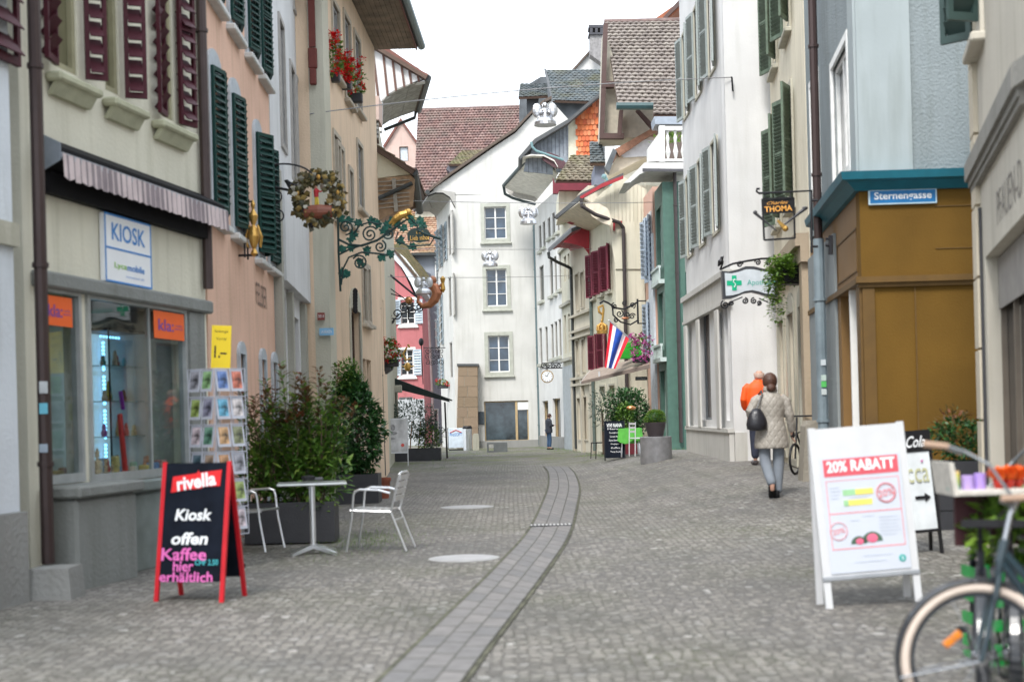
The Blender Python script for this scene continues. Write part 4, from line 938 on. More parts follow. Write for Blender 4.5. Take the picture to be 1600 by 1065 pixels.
# --- R3 greige bay house with tiled dormer roof and red eave
F3 = Fr((2.33, 53.4), (2.86, 49.6))
b = thing('greige_bay_house', 'greige stone house with carved bands under a swept red eave', 'house', F3.M)
h3 = oblq(F3, [(900,905,428,484),(908,913,425,480),(901,905,532,584),(910,914,530,580),(903,908,622,686),(912,918,620,686)])
wall(F3, b, -.1, pt(900,300,51).z, h3, plaster('greige_bay', (.62,.57,.47)), D=5)
for i, h in enumerate(h3): window(F3, b, h, P('tan_frame', (.5,.43,.34), .7), P('curtained_glass', (.2,.17,.13), .3), sur=plaster('tan_stone', (.5,.46,.38)), sw=.05, nx=1, nz=1)
m = MB()
for v in (490,515,525,590,600): z = F3.px(909,v)[1]; m.box(-.05,F3.L+.05,-.12,0,z-.05,z+.04)
m.build('cornice', plaster('tan_stone', (.5,.46,.38)), b)
m = MB(); [m.box(x-.14,x+.14,-.1,0,-.05,2.7) for x in (.1,F3.L*.5,F3.L-.12)]; m.build_each('pilaster', plaster('tan_stone', (.5,.46,.38)), b)
text('30  18', M_iron, b, F3.M, F3.L*.5, F3.px(909,607)[1]-.15, w=.6, h=.2, y=-.01, name='house_numbers')
M_red = P('red_eave_paint', (.33,.02,.03), .6, bump=.15)
# swept red eave
C0, C1 = pt(857,392,53), pt(892,360,49.5); D0, D1 = pt(901,398,53.2), pt(924,366,49.6)
m = MB(); e1 = [C0, pt(872,387,53.2), pt(888,388,53.3), pt(900,404,53.3), pt(902,418,53.4)]; e2 = [C1, pt(903,356,49.5), pt(914,360,49.5), pt(921,384,49.6), pt(921,398,49.6)]
for k in range(4): m.prism([e1[k],e1[k+1],e2[k+1],e2[k]], (0,0,.05))
m.build('soffit', M_red, b, Matrix())
fprism([(880,378),(893,368),(921,350),(921,398),(912,386),(900,382)], 49.4, .1, 'soffit_end', M_red, b)
m = MB(); m.prism([pt(857,390,52.6),pt(893,357,49.3),pt(924,344,49.3),pt(924,350,49.3),pt(893,363,49.3),pt(857,395,52.6)], (0,.4,.1)); m.build('eave_edge', P('verge_slate', (.08,.085,.09)), b, Matrix())
m = MB(); m.tube([pt(857,394,52),pt(858,402,52),pt(872,410,52.4),pt(888,417,53),pt(892,420,53.2)], .06, 8); m.tube([(pt(892,420,53).x,53,pt(892,420,53).z),(pt(896,560,53).x+.02,53,.1)], .06, 8); m.build('gutter_pipe', M_drk, b, Matrix())
pq = pt(924,500,49.3); pipe(b, [(pq.x,49.35,.1),(pq.x,49.35,pt(920,400,49.3).z)], .06, P('green_grey_pipe', (.1,.13,.12), .5))
roof(b, Matrix(), (pt(868,283,51.5), pt(930,284,51.5)), (pt(893,243,54), pt(930,243,54)), island('tiles_tan', [(.2,.17,.13),(.28,.25,.19),(.24,.2,.15),(.16,.14,.11)], moss=(.16,.17,.06)), tw=.22, th=.26, thick=.06)
fprism([(867,286),(929,286),(927,297),(874,297),(872,302),(864,302),(864,277)], 51.4, .3, 'fascia_board', P('maroon_fascia', (.16,.015,.03), .6), b)
fprism([(873,298),(925,296),(925,330),(873,335)], 51.9, 3, 'dormer_wall', M_cream3, b)
# --- small grey dormer + R4 cream gable house with red shutters
F4 = Fr((2.86, 49.6), (3.42, 45.5)); F4f = Fr((3.42, 45.5), (4.36, 45.5))
b = thing('cream_red_shutter_house', 'cream house with red louvred shutters and a red edged gable', 'house', F4.M)
h4 = [(x-.3,x+.3,*oblq(F4,[(932,936,a,c)])[0][2:]) for x,a,c in ()]
L4 = F4.L; za, zb4 = F4.px(942,388)[1], F4.px(942,458)[1]; zc, zd = F4.px(942,520)[1], F4.px(942,575)[1]
h4 = [(L4*.1,L4*.1+.45,zb4,za),(L4*.42,L4*.42+.45,zb4,za),(L4*.74,L4*.74+.45,zb4,za),(L4*.12,L4*.12+.6,zd,zc),(L4*.5,L4*.5+.6,zd,zc),(L4*.3,L4*.3+.9,.2,2.3),(L4*.68,L4*.68+.9,.2,2.3)]
wall(F4, b, -.1, pt(960,330,45.5).z, h4, M_cream3, D=3)
M_rsh = P('red_shutter_paint', (.17,.022,.045), .65)
for h in h4:
    window(F4, b, h, M_winw, M_glassd, sur=M_stone, sw=.06, sill=M_stone)
    if h[2] > 2.5: shutters(F4, b, h, M_rsh, ang=25, wd=.34, slats=16, fr=.035)
wall(F4f, b, -.1, pt(985,300,45.5).z, [], M_cream3, D=3, name='front_wall')
Y4 = 45.48
fprism([(920,322),(940,301),(974,276),(1010,296),(1010,420),(962,420),(950,340),(935,330)], Y4-.03, 3, 'gable_wall', M_cream3, b)
m = MB()
for k in range(11): u = 948+6*k; m.tube([pt(u,max(300-k*3,280)+4,Y4-.05),pt(u,345,Y4-.05)], .01, 4)
m.build('battens', P('cream_batten', (.5,.47,.38), .8), b, Matrix())
m = MB(); m.prism([pt(866,338,Y4-.6),pt(908,302,Y4-.6),pt(974,270,Y4-.6),pt(974,276,Y4-.6),pt(912,308,Y4-.6),pt(870,341,Y4-.6)], (0,.3,0)); m.build('roof', P('verge_slate', (.08,.085,.09)), b, Matrix())
m = MB(); m.prism([pt(906,307,Y4-.65),pt(940,287,Y4-.65),pt(974,274,Y4-.65),pt(974,279,Y4-.65),pt(940,293,Y4-.65),pt(908,311,Y4-.65)], (0,.05,0)); m.build('verge_board', M_red, b, Matrix())
G0, G1 = pt(869,342,49), pt(912,312,45); H0, H1 = pt(924,362,49.5), pt(952,336,45.4)
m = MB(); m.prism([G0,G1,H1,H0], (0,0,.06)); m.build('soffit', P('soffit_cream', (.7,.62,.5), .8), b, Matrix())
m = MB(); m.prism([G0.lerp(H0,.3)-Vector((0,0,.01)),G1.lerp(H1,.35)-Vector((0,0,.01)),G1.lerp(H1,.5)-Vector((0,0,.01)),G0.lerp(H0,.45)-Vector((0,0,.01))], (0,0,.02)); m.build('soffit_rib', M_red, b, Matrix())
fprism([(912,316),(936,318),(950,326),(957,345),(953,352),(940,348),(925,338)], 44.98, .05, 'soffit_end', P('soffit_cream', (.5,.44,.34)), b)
fprism([(958,345),(972,345),(972,349),(961,349),(961,360),(958,360)], 45.3, .1, 'window_head', M_red, b)
m = MB(); m.tube([pt(908,310,44.6),pt(909,322,44.6),pt(930,335,44.8),pt(968,348,45.2),pt(974,356,45.3)], .06, 8); m.tube([pt(974,356,45.3),(pt(981,640,45.3).x-.02,45.3,.2)], .06, 8); m.build('gutter_pipe', P('dark_brown_pipe', (.05,.04,.04), .5), b, Matrix())
bd = thing('grey_dormer_house', 'small grey slate dormer and brown barge board roof beside the balcony', 'house', TR((4.5,49,0)))
roof(bd, Matrix(), (pt(922,255,49), pt(946,255,49)), (pt(921,222,50.5), pt(940,222,50.5)), M_sl, tw=.18, th=.2)
fprism([(929,258),(945,258),(945,292),(929,288)], 49.3, 2, 'dormer_wall', P('dormer_blue_grey', (.16,.18,.24), .7), bd)
m = MB(); m.prism([pt(961,233,47),pt(1030,194,47),pt(1034,200,47),pt(1010,215,47),pt(968,244,47)], (0,2,0)); m.build('roof', P('bare_wood_roof', (.24,.12,.075), .8, bump=.3, var=.3), bd, Matrix())
fprism([(945,262),(958,232),(964,236),(952,270)], 46.9, .5, 'tile_edge', P('slate_dark', (.09,.1,.11)), bd)
fprism([(966,240),(1012,214),(1040,214),(1032,240),(1000,250),(952,275),(950,270)], 47.3, 2, 'soffit', P('soffit_tan', (.6,.52,.42), .8, bump=.2), bd)
fprism([(966,240),(1005,218),(1028,220),(1012,244),(975,246)], 47.2, .1, 'gable_panel', P('pale_lilac_board', (.5,.5,.52), .8), bd)
m = MB(); m.ball(pt(944,276,46.5), .09, 10); m.tube([pt(947,278,46.5),pt(950,288,46.5),pt(965,294,46.3)], .05, 8); m.build('gutter_pipe', P('verdigris', (.15,.26,.28)), bd, Matrix())
# --- tall tiled roof house behind
bt = thing('tall_roof_house', 'tall house with a steep grey brown tiled roof and brown timber gable', 'house', TR((6,50,0)))
roof(bt, Matrix(), (pt(966,165,46), pt(1074,168,46)), (pt(945,35,51.5), pt(1078,33,51.5)), island('tiles_greybrown', [(.17,.145,.13),(.23,.2,.18),(.2,.17,.15),(.27,.24,.21)], bump=.3), tw=.2, th=.27, thick=.06)
MB().tube([pt(944,35,51.5),pt(1078,32,51.5)], .11, 8).build('ridge', P('ridge_tiles', (.16,.11,.1)), bt, Matrix())
roof(bt, Matrix(), (pt(1021,180,44.6), pt(1075,180,44.6)), (pt(1021,160,45.6), pt(1075,160,45.6)), MATS['tiles_greybrown'], tw=.2, th=.25, thick=.06)
MB().tube([pt(963,166,45.8),pt(1022,166,45.8)], .12, 8).build('gutter', P('dark_green_gutter', (.02,.06,.065), .4), bt, Matrix())
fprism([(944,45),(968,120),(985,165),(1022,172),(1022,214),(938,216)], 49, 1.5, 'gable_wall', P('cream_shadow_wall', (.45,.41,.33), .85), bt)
M_tim = P('maroon_timber', (.085,.05,.045), .75)
m = MB(); YT = 48.6
for poly in ([(943,36),(950,36),(944,216),(937,216)],[(940,127),(960,127),(960,136),(940,136)],[(938,208),(975,208),(975,216),(938,216)],[(968,172),(974,172),(971,212),(965,212)],[(994,172),(1000,172),(1022,196),(1018,200)]):
    YT -= .012; m.prism([pt(u,v,YT) for u,v in poly], (0,.3,0))
m.build('timber', M_tim, bt, Matrix())
fprism([(1008,40),(1066,0),(1074,0),(1074,8),(1066,12),(1030,40)], 60, 3, 'rear_roof', P('orange_core', (.3,.1,.05)), bt)
m = MB(); m.prism([pt(1036,34,59.8),pt(1066,4,59.8),pt(1070,-10,59.8),pt(1030,34,59.8)], (0,.2,0)); m.build('rear_verge', M_tim, bt, Matrix())
# --- R5 peach/white strip, R6 green bay, R7 white with green shutters, balcony
F5 = Fr((4.36, 45.3), (4.42, 43.0))
b = thing('peach_house', 'narrow peach and white house with pale blue shutters behind the petunias', 'house', F5.M)
hp5 = [(.5,1.1,5.6,7.4),(1.4,1.9,5.4,7.4),(.5,1.1,3.2,4.8)]
wall(F5, b, -.1, pt(1010,300,44).z, hp5, plaster('peach_plaster', (.7,.45,.36)), D=2)
for h in hp5: window(F5, b, h, M_winw, M_glassd, sur=M_winw); shutters(F5, b, h, P('powder_blue_shutter', (.4,.47,.56), .6), wd=.3, ang=20, slats=12)
MB().box(1.2,F5.L,-.06,.0,0,6.8).build('white_bay', P('white_bay_paint', (.6,.64,.7), .6), b)
F6 = Fr((4.47, 42.9), (4.5, 41.0)); F6f = Fr((4.5, 41.0), (4.93, 41.0))
b = thing('green_bay_house', 'green painted corner bay with small balconies and a white balustrade above', 'house', F6.M)
M_gb = P('bay_green', (.07,.15,.12), .6, bump=.1)
zg = pt(1045,284,41).z
wall(F6, b, -.1, zg, [(.3,1.6,5.6,7.4),(.3,1.6,3.2,4.9),(.3,1.6,.3,2.6)], M_gb, D=.6)
for h in [(.3,1.6,5.6,7.4),(.3,1.6,3.2,4.9),(.3,1.6,.3,2.6)]: window(F6, b, h, P('pale_green_frame', (.45,.52,.5), .6), M_glassd, nx=3, nz=1)
wall(F6f, b, -.1, zg, [], M_gb, D=.6, name='bay_front')
m = MB()
for z in (2.85,5.1): m.box(.0,F6.L,-.18,-.003,z,z+.12); [m.box(.1+k*.22,.14+k*.22,-.16,-.12,z+.12,z+.45) for k in range(9)]; m.box(0,F6.L,-.18,-.1,z+.45,z+.52)
m.build('balcony', P('pale_green_frame', (.45,.52,.5)), b)
F7 = Fr((4.93, 41.3), (5.5, 41.3))
M_w7 = plaster('off_white_plaster', (.74,.73,.66))
h7 = [fpx(F7,1066,1073,290,372), fpx(F7,1067,1074,425,508)]
wall(F7, b, -.1, zg+.3, [], M_w7, D=2, name='white_wall')
m = MB()
for h in h7: m.box(h[0],h[0]+.5,-.05,-.003,h[2],h[3])
m.build('shutter', P('bay_green', (.085,.19,.15)), b, F7.M)
MB().box(.0,.6,-.04,-.001,-.1,F7.px(1070,548)[1]).build('ground_storey', P('grey_shopfront', (.36,.4,.45), .7), b, F7.M)
MB().box(-.1,.6,-.1,-.001,F7.px(1070,556)[1],F7.px(1070,548)[1]).build('cornice', P('grey_shopfront', (.36,.4,.45)), b, F7.M)
g0 = pt(1054,272,40.9); pipe(b, [pt(1054,268,40.9),(pt(1062,600,40.9).x,40.9,.5)], .055, P('dark_brown_pipe', (.05,.04,.04)))
# balcony slab and balustrade
YB = 40.6
fprism([(1007,254),(1078,254),(1078,260),(1074,267),(1012,267),(1000,272),(985,285),(975,286)], YB, 2, 'cornice', P('white_cornice', (.62,.62,.6), .7), b)
m = MB(); m.prism([pt(1004,263,YB-.02),pt(1078,264,YB-.02),pt(1078,268,YB-.02),pt(1004,268,YB-.02)], (0,.02,0)); m.build('cornice_painted_shadow', P('painted_shadow_dark', (.08,.08,.09), .8), b, Matrix())  # dark strip laid on the cornice face, standing for a line of shade
m = MB(); zb_ = pt(1050,251,YB).z; zt2 = pt(1050,203,YB).z; H_ = zt2-zb_
m.prism([pt(1031,203,YB),pt(1078,203,YB),pt(1078,197,YB),pt(1031,197,YB)], (0,.2,0)); m.prism([pt(1031,252,YB),pt(1078,252,YB),pt(1078,248,YB),pt(1031,248,YB)], (0,.2,0))
for u in (1044,1056,1068): q = pt(u,251,YB+.1); m.lathe([(.05,0),(.03,H_*.1),(.075,H_*.3),(.03,H_*.55),(.055,H_*.75),(.03,H_*.88),(.05,H_)], (q.x,q.y,zb_), 10)
m.prism([pt(1030,253,YB-.01),pt(1039,253,YB-.01),pt(1039,196,YB-.01),pt(1030,196,YB-.01)], (0,.22,0)); m.build('balustrade', P('white_balustrade', (.72,.72,.7), .6), b, Matrix())
fprism([(1012,232),(1031,206),(1031,252),(1012,253)], YB+.02, .3, 'parapet', P('white_cornice', (.62,.62,.6)), b)
fprism([(1022,182),(1078,182),(1078,194),(1031,194),(1024,194)], 43, 1, 'loggia_beam', P('loggia_blue_grey', (.3,.34,.4), .7), b)
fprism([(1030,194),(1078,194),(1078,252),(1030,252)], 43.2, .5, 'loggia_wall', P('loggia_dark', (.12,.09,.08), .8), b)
m = MB(); c = pt(1052,215,42)
for k in range(160): m.leaf(c+Vector((random.gauss(0,.18),random.gauss(0,.1),random.gauss(0,.12))), Vector((random.uniform(-1,1),random.uniform(-1,1),random.uniform(-.2,1))), Vector((0,0,1)), .15, .05)
tag(m.build('balcony_plant', M_leaflite), 'small green plant behind the white balustrade', 'plant')
# --- W8 white pharmacy house
F8 = Fr((4.45, 35.6), (4.45, 28.6)); F8f = Fr((4.45, 28.6), (6.2, 29.0))
b = thing('pharmacy_house', 'large white corner house with grey green shutters and the pharmacy sign', 'house', F8.M)
M_w8 = plaster('bright_white_plaster', (.7,.7,.7), dirt=.06, bump=.1)
M_gsh = P('grey_green_shutter', (.3,.34,.33), .6, bump=.1)
h8 = []
for s in (1.0,3.2,5.4): h8 += [(s-.42,s+.42,5.2,7.1),(s-.42,s+.42,8.6,10.6),(s-.42,s+.42,11.8,13.5)]
g8 = [fpx(F8,1093,1110,482,656), fpx(F8,1138,1144,478,652)]
g8[1] = (6.1, 6.7, g8[0][2], g8[0][3])
g8.append((3.4,5.0,g8[0][2],g8[0][3]))
g8[2] = (fpx(F8,1120,1128,482,656)[0]-.1, fpx(F8,1120,1128,482,656)[1]+.05, 2.9, 3.5)
wall(F8, b, -.1, 14.5, h8+g8, M_w8, D=4)
for h in h8:
    window(F8, b, h, M_winw, M_glassd, sur=M_stone, sw=.06, nx=2, nz=3)
    shutters(F8, b, h, M_gsh, wd=.5, slats=24, ang=10, fr=.05)
for h in g8: window(F8, b, h, P('shop_grey_metal', (.2,.22,.24), .4), P('shop_glass_brown', (.2,.16,.14), .15, var=.6, scale=1), nx=1, nz=1, name='shop_window')
wall(F8f, b, -.1, 14.5, [], M_w8, D=.25, name='front_wall', x0=.03)
M_p8 = plaster('pale_stone', (.6,.59,.56), bump=.1)
m = MB()
for F_, L_ in ((F8, F8.L), (F8f, F8f.L)): pass
m.box(-.02,F8.L+.14,-.16,-.002,4.1,4.22); m.box(-.02,F8.L+.08,-.1,-.002,3.62,4.1); m.box(-.02,F8.L+.12,-.13,-.002,3.55,3.62)
m.box(-.02,F8.L+.05,-.1,-.002,-.05,.95); m.box(-.02,F8.L+.08,-.13,-.002,.95,1.03)
for s in (.3,2.6,5.6): m.box(s,s+.45,-.14,-.1,1.03,3.5)
m.build('stone_shopfront', M_p8, b)
m = MB(); m.box(.0,F8f.L,-.1,-.002,4.1,4.22); m.box(.0,F8f.L,-.06,-.002,3.9,4.1); m.box(0,F8f.L,-.06,-.002,-.05,.95); m.build_each('stone_shopfront', M_p8, b, F8f.M)
s0 = F8f.px(1209,600)[0]; m = MB(); m.box(s0,s0+.33,-.1,-.06,.4,F8f.px(1215,520)[1]-.02); m.build('door_leaf', P('olive_door', (.3,.28,.2), .6), b, F8f.M)
MB().box(s0+.34,s0+.7,-.08,-.062,.4,F8f.px(1215,520)[1]).build('doorway', P('dark_doorway', (.02,.02,.02), .8), b, F8f.M)
s, z = F8f.px(1209,485); t = MB().box(-.3,.3,-.03,0,-.07,.07); o = t.build('street_sign', P('dark_green_sign', (.01,.05,.045), .5), None, F8f.M @ Matrix.Translation((s,-.11,z))); tag(o, 'small dark street name plate on the white pharmacy wall under the trailing plant', 'sign')
text('SCHMIEDGASSE', M_swhite, o, W[o.name], 0, 0, w=.5, h=.07, y=-.032)
q = F8.at(F8.L-1.2,0,0)
# --- C9 cream house with dark green shutters
F9 = Fr((5.35, 28.55), (4.72, 22.25))
b = thing('cream_green_shutter_house', 'narrow cream house with dark green shutters behind the black hanging sign', 'house', F9.M)
L9 = F9.L
h9 = [(.8,1.7,5.0,6.9),(3.4,4.3,5.0,6.9),(.8,1.7,8.0,10),(3.4,4.3,8.0,10),(.6,1.7,.6,3.1),(2.6,3.7,.5,3.1),(4.6,5.6,.5,3.1)]
wall(F9, b, -.1, 12, h9, plaster('warm_cream_plaster', (.76,.7,.56)), D=4)
M_g9 = P('moss_green_shutter', (.1,.14,.1), .7, var=.3)
for h in h9[:4]:
    window(F9, b, h, M_winw, M_glassd, sur=M_stone, sill=M_stone); shutters(F9, b, h, M_g9, wd=.46, ang=22, slats=26)
for k, h in enumerate(h9[4:]):
    window(F9, b, h, P('rust_door', (.3,.07,.04), .5) if k < 2 else M_black, M_glassd, sur=M_stone, sw=.12, arch=True, nx=1, nz=2, name='door')
m = MB(); m.box(0,L9,-.22,-.002,3.95,4.15); m.box(0,L9,-.14,-.002,3.7,3.95); m.box(L9-.5,L9-.1,-.12,-.002,.2,3.7); m.build('stone_cornice', plaster('brown_stone', (.42,.34,.25)), b)
# --- ochre / blue house
F0s = Fr((4.72, 22.2), (4.12, 16.6)); F0f = Fr((4.12, 16.6), (8.2, 16.5))
b = thing('ochre_shop_house', 'blue grey roughcast house with an ochre shopfront and teal cornice', 'house', F0f.M)
M_rc = plaster('blue_roughcast', (.27,.31,.325), bump=.6, bscale=30); M_sm = plaster('smooth_blue', (.39,.44,.455), bump=.05)
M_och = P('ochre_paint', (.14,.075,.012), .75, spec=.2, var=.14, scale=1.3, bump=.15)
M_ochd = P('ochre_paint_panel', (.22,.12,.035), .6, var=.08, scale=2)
M_teal = P('teal_cornice', (.006,.12,.17), .5, var=.1)
zc0 = 4.02
L0 = F0s.L
hs_ = [(fpx(F0s,1303,1328,60,275)[0], fpx(F0s,1303,1328,60,275)[1], 4.35, 5.85), (.8,1.7,4.6,6.2)]
wall(F0s, b, zc0, 9, hs_, M_rc, name='side_wall', D=.25, x1=F0s.L-.03)
M_ww = P('white_wood_window', (.78,.78,.76), .5)
for h in hs_: window(F0s, b, h, M_ww, M_glassd, sur=M_ww, sw=.1, nz=1, dep=.03, fr=.07)
wall(F0f, b, zc0, 9, [], M_rc, D=.25)
xc = F0f.px(1424,200)[0]
MB().box(0,xc,-.03,-.001,zc0,9).build('corner_band', M_sm, b, F0f.M)
MB().box(L0-.45,L0+.02,-.03,-.001,zc0,9).build('corner_band', M_sm, b, F0s.M)
# shopfront
zl = F0f.px(1400,430)[1]; so = [(1.9,4.6,.45,zl-.12)]; 
hs2 = [(L0-1.25,L0-.32,.3,zl-.1)]; hs2 = [(L0-2.0,L0-.3,.3,zl-.08)]
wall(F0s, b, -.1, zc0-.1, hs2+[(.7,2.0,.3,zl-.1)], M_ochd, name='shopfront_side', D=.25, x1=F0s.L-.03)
o = window(F0s, b, hs2[0], M_och, P('painted_reflection_ochre', (.16,.09,.03), .12), nx=1, nz=1, name='shop_window')  # ochre reflection painted as the pane's own colour
MB().box(L0-1.0,L0-.93,-.02,.1,.3,zl-.08).build('white_mullion', M_winw, b, F0s.M)
window(F0s, b, (.7,2.0,.3,zl-.1), P('blue_grey_door', (.2,.26,.33)), P('dark_teal_door', (.02,.06,.07), .4), nx=1, nz=1, name='door')
MB().box(.0,L0-2.3,-.04,-.002,-.1,zc0-.3).build('grey_pier', plaster('grey_pier_stone', (.3,.33,.34)), b, F0s.M)
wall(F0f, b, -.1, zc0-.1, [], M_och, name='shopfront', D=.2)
zq1 = F0f.px(1450,437)[1]
m = MB(); m.box(-.08,F0f.L,-.09,-.001,zq1-.02,zq1+.05); m.box(-.05,F0f.L,-.05,-.001,zq1-.07,zq1-.02)
xa1 = F0f.px(1432,550)[0]; m.box(xa1-.008,xa1+.008,-.012,-.001,-.1,zq1-.08)
xl = F0f.px(1460,322)[0]; zz = F0f.px(1490,322)[1]; m.box(xl,F0f.L,-.012,-.001,zz,zz+.012); zz = F0f.px(1490,388)[1]; m.box(xl,F0f.L,-.01,-.001,zz,zz+.01)
m.box(0,.14,-.03,-.001,-.1,zq1-.08)
m.build('moulding', P('ochre_dark_moulding', (.12,.063,.011), .6), b, F0f.M)
m = MB(); m.box(-.02,L0+.07,-.06,-.002,zq1-.02,zq1+.05); m.box(L0-.28,L0+.0,-.03,-.002,0,zq1-.03)
for (a0,a1,c0,c1) in ((L0-2.2,L0-.3,zq1+.15,zq1+.17),(L0-2.2,L0-.3,zc0-.5,zc0-.48),(L0-.32,L0-.3,zq1+.17,zc0-.5),(L0-2.2,L0-2.18,zq1+.17,zc0-.5)): m.box(a0,a1,-.012,-.002,c0,c1)
m.build('moulding', P('ochre_dark_moulding', (.2,.1,.025)), b, F0s.M)
# teal cornice wrapping the corner (stepped profile)
prof = [(0,zc0-.1),(.06,zc0-.1),(.15,zc0-.01),(.22,zc0+.01),(.24,zc0+.1),(0,zc0+.12)]
d1 = (F0s.b-F0s.a).normalized(); d2 = (F0f.b-F0f.a).normalized(); n1 = Vector((d1.y,-d1.x)); n2 = Vector((d2.y,-d2.x)); mi = (n1+n2)/(1+n1.dot(n2))
m = MB(); rg = []
S0 = F0s.a+d1*(L0-4.0)
for P0_, nn in ((S0, n1), (F0s.b, mi), (F0f.b, n2)): rg.append([(P0_.x+nn.x*q, P0_.y+nn.y*q, z) for q, z in prof])
m.loft(rg); m.build('teal_cornice', M_teal, b, Matrix())
# pipe at the junction
q = F0s.at(2.35,-.28,0); q = pt(1282,500,19.5)
pipe(b, [(q.x,19.5,.4),(q.x,19.5,zc0-.3)], .075, P('blue_grey_pipe', (.2,.25,.28), .5))
pipe(b, [(q.x+.0,19.5,zc0-.3),(q.x,19.5,9)], .06, M_pipe)
for v_,c_ in ((566,(.6,.65,.68)),(590,(.5,.6,.55)),(600,(.1,.5,.12)),(612,(.55,.6,.6))):
    z = pt(1288,v_,19.4).z; MB().bbox(q.x-.03,q.x+.04,19.412,19.42,z-.04,z+.04,.002).build('sticker', P('sticker_r%d' % v_, c_, .5), b, Matrix())
# street sign
x0, z0 = F0f.px(1357,308,.04); x1, _ = F0f.px(1464,308,.04); zt3 = F0f.px(1410,295,.04)[1]; zb3 = F0f.px(1410,319,.04)[1]
t = thing('street_sign', 'blue enamel street sign reading Sternengasse on the ochre shopfront', 'sign', F0f.M @ Matrix.Translation((x0,-.045,zb3)))
wd, hh = x1-x0, zt3-zb3; MB().bbox(0,wd,0,.03,0,hh,.005).build('sign_edge', P('enamel_pale', (.55,.7,.78), .3), t)
MB().box(.018,wd-.018,-.003,-.0005,.018,hh-.018).build('sign_field', P('enamel_blue', (.02,.17,.42), .3), t)
text('Sternengasse', M_swhite, t, W[t.name], wd/2, hh/2, w=wd*.84, h=hh*.62, y=-.006, bold=.02)
# --- stone bollard
q = gp(1262,752); t = MB(); t.prism([(-.14,-.16,-.05),(.22,-.16,-.05),(.22,-.13,.62),(.16,-.1,.88),(-.02,-.1,.88),(-.07,-.12,.8)], (0,.36,0))
q2 = Vector((q.x,q.y,q.z)); tag(t.build('bollard', plaster('bollard_stone', (.33,.3,.25), bump=.5), None, TR((pt(1262,700,21).x,20.9,gz(4,21)))), 'tapered grey stone bollard between the walking woman and the pipe', 'bollard')
# --- near right house
F10 = Fr((4.46, 13.5), (3.5, 9.5)); F10b = Fr((3.5, 9.5), (3.62, -3.0))
b = thing('stone_shop_house', 'pale stone corner house with engraved lettering at the right edge', 'house', F10.M)
M_ps = plaster('pale_sand_stone', (.6,.56,.48), bump=.12)
zcn = 3.52
hw = [(.75,F10.L-.25,.5,2.72)]
wall(F10, b, -.1, 9, hw, M_ps, depth=.2, D=5)
window(F10, b, hw[0], P('bronze_frame', (.16,.13,.1), .5), P('mirror_shop_glass', (.03,.03,.03), .03, spec=1), nx=3, nz=1, name='shop_window')
MB().box(.76,F10.L-.26,.105,.12,2.25,2.7).build('inner_blind', P('taupe_blind', (.3,.28,.26), .8), b)
m = MB(); m.box(-.05,F10.L,-.1,-.002,zcn,zcn+.16); m.box(-.03,F10.L,-.07,-.002,zcn-.06,zcn); m.box(-.0,F10.L,-.05,-.002,zcn-.11,zcn-.06); m.build('stone_cornice', plaster('grey_cornice', (.3,.29,.265)), b)
hb_ = [(.8,3.6,.5,2.72),(4.4,7.2,.5,2.72),(8,10.8,.5,2.72),(1.2,2.2,4.75,6.4),(4.6,5.6,4.75,6.4),(8,9,4.75,6.4)]
wall(F10b, b, -.1, 9, hb_, M_ps, depth=.2, D=3, name='long_wall')
for k, h in enumerate(hb_): window(F10b, b, h, MATS['bronze_frame'] if k < 3 else M_winw, MATS['mirror_shop_glass'] if k < 3 else M_glassd, nx=3 if k < 3 else 2, nz=1 if k < 3 else 3, name='shop_window' if k < 3 else 'window', sill=M_ps if k > 2 else None)
MB().box(0,F10b.L,-.1,-.002,zcn,zcn+.16).build('stone_cornice', MATS['grey_cornice'], b, F10b.M)
m = MB()
for k in range(14):
    z = -.05+k*.66
    if z > 8.4: break
    m.box(.0,.42,-.045,-.001,z,z+.635)
m.build('corner_quoins', plaster('sand_quoins', (.66,.59,.47), bump=.15), b)
m = MB()
for k in range(12): z = -.05+k*.66; m.box(.005,.415,-.03,-.001,z+.635,z+.66)
x_, z_ = F10.px(1577,300)
text('PFAUEN-D', P('engraved_letters', (.22,.2,.18), .8), b, F10.M, F10.px(1556,300)[0]+.95, zcn-.52, w=1.75, h=.27, y=-.004, name='wall_lettering', bold=-.01)
MB().box(.5,.53,-.03,-.002,.3,3.2).build('frame_edge', P('dark_bronze', (.05,.05,.055), .4), b)
h = (.35,1.2,4.25,5.9); window(F10, b, (.5,1.1,4.75,6.2), M_winw, M_glassd, sur=M_ps, sill=M_ps)
shutters(F10, b, (.5,1.1,4.75,6.2), P('teal_grey_shutter', (.035,.065,.06), .5), wd=.3, ang=60, slats=10)
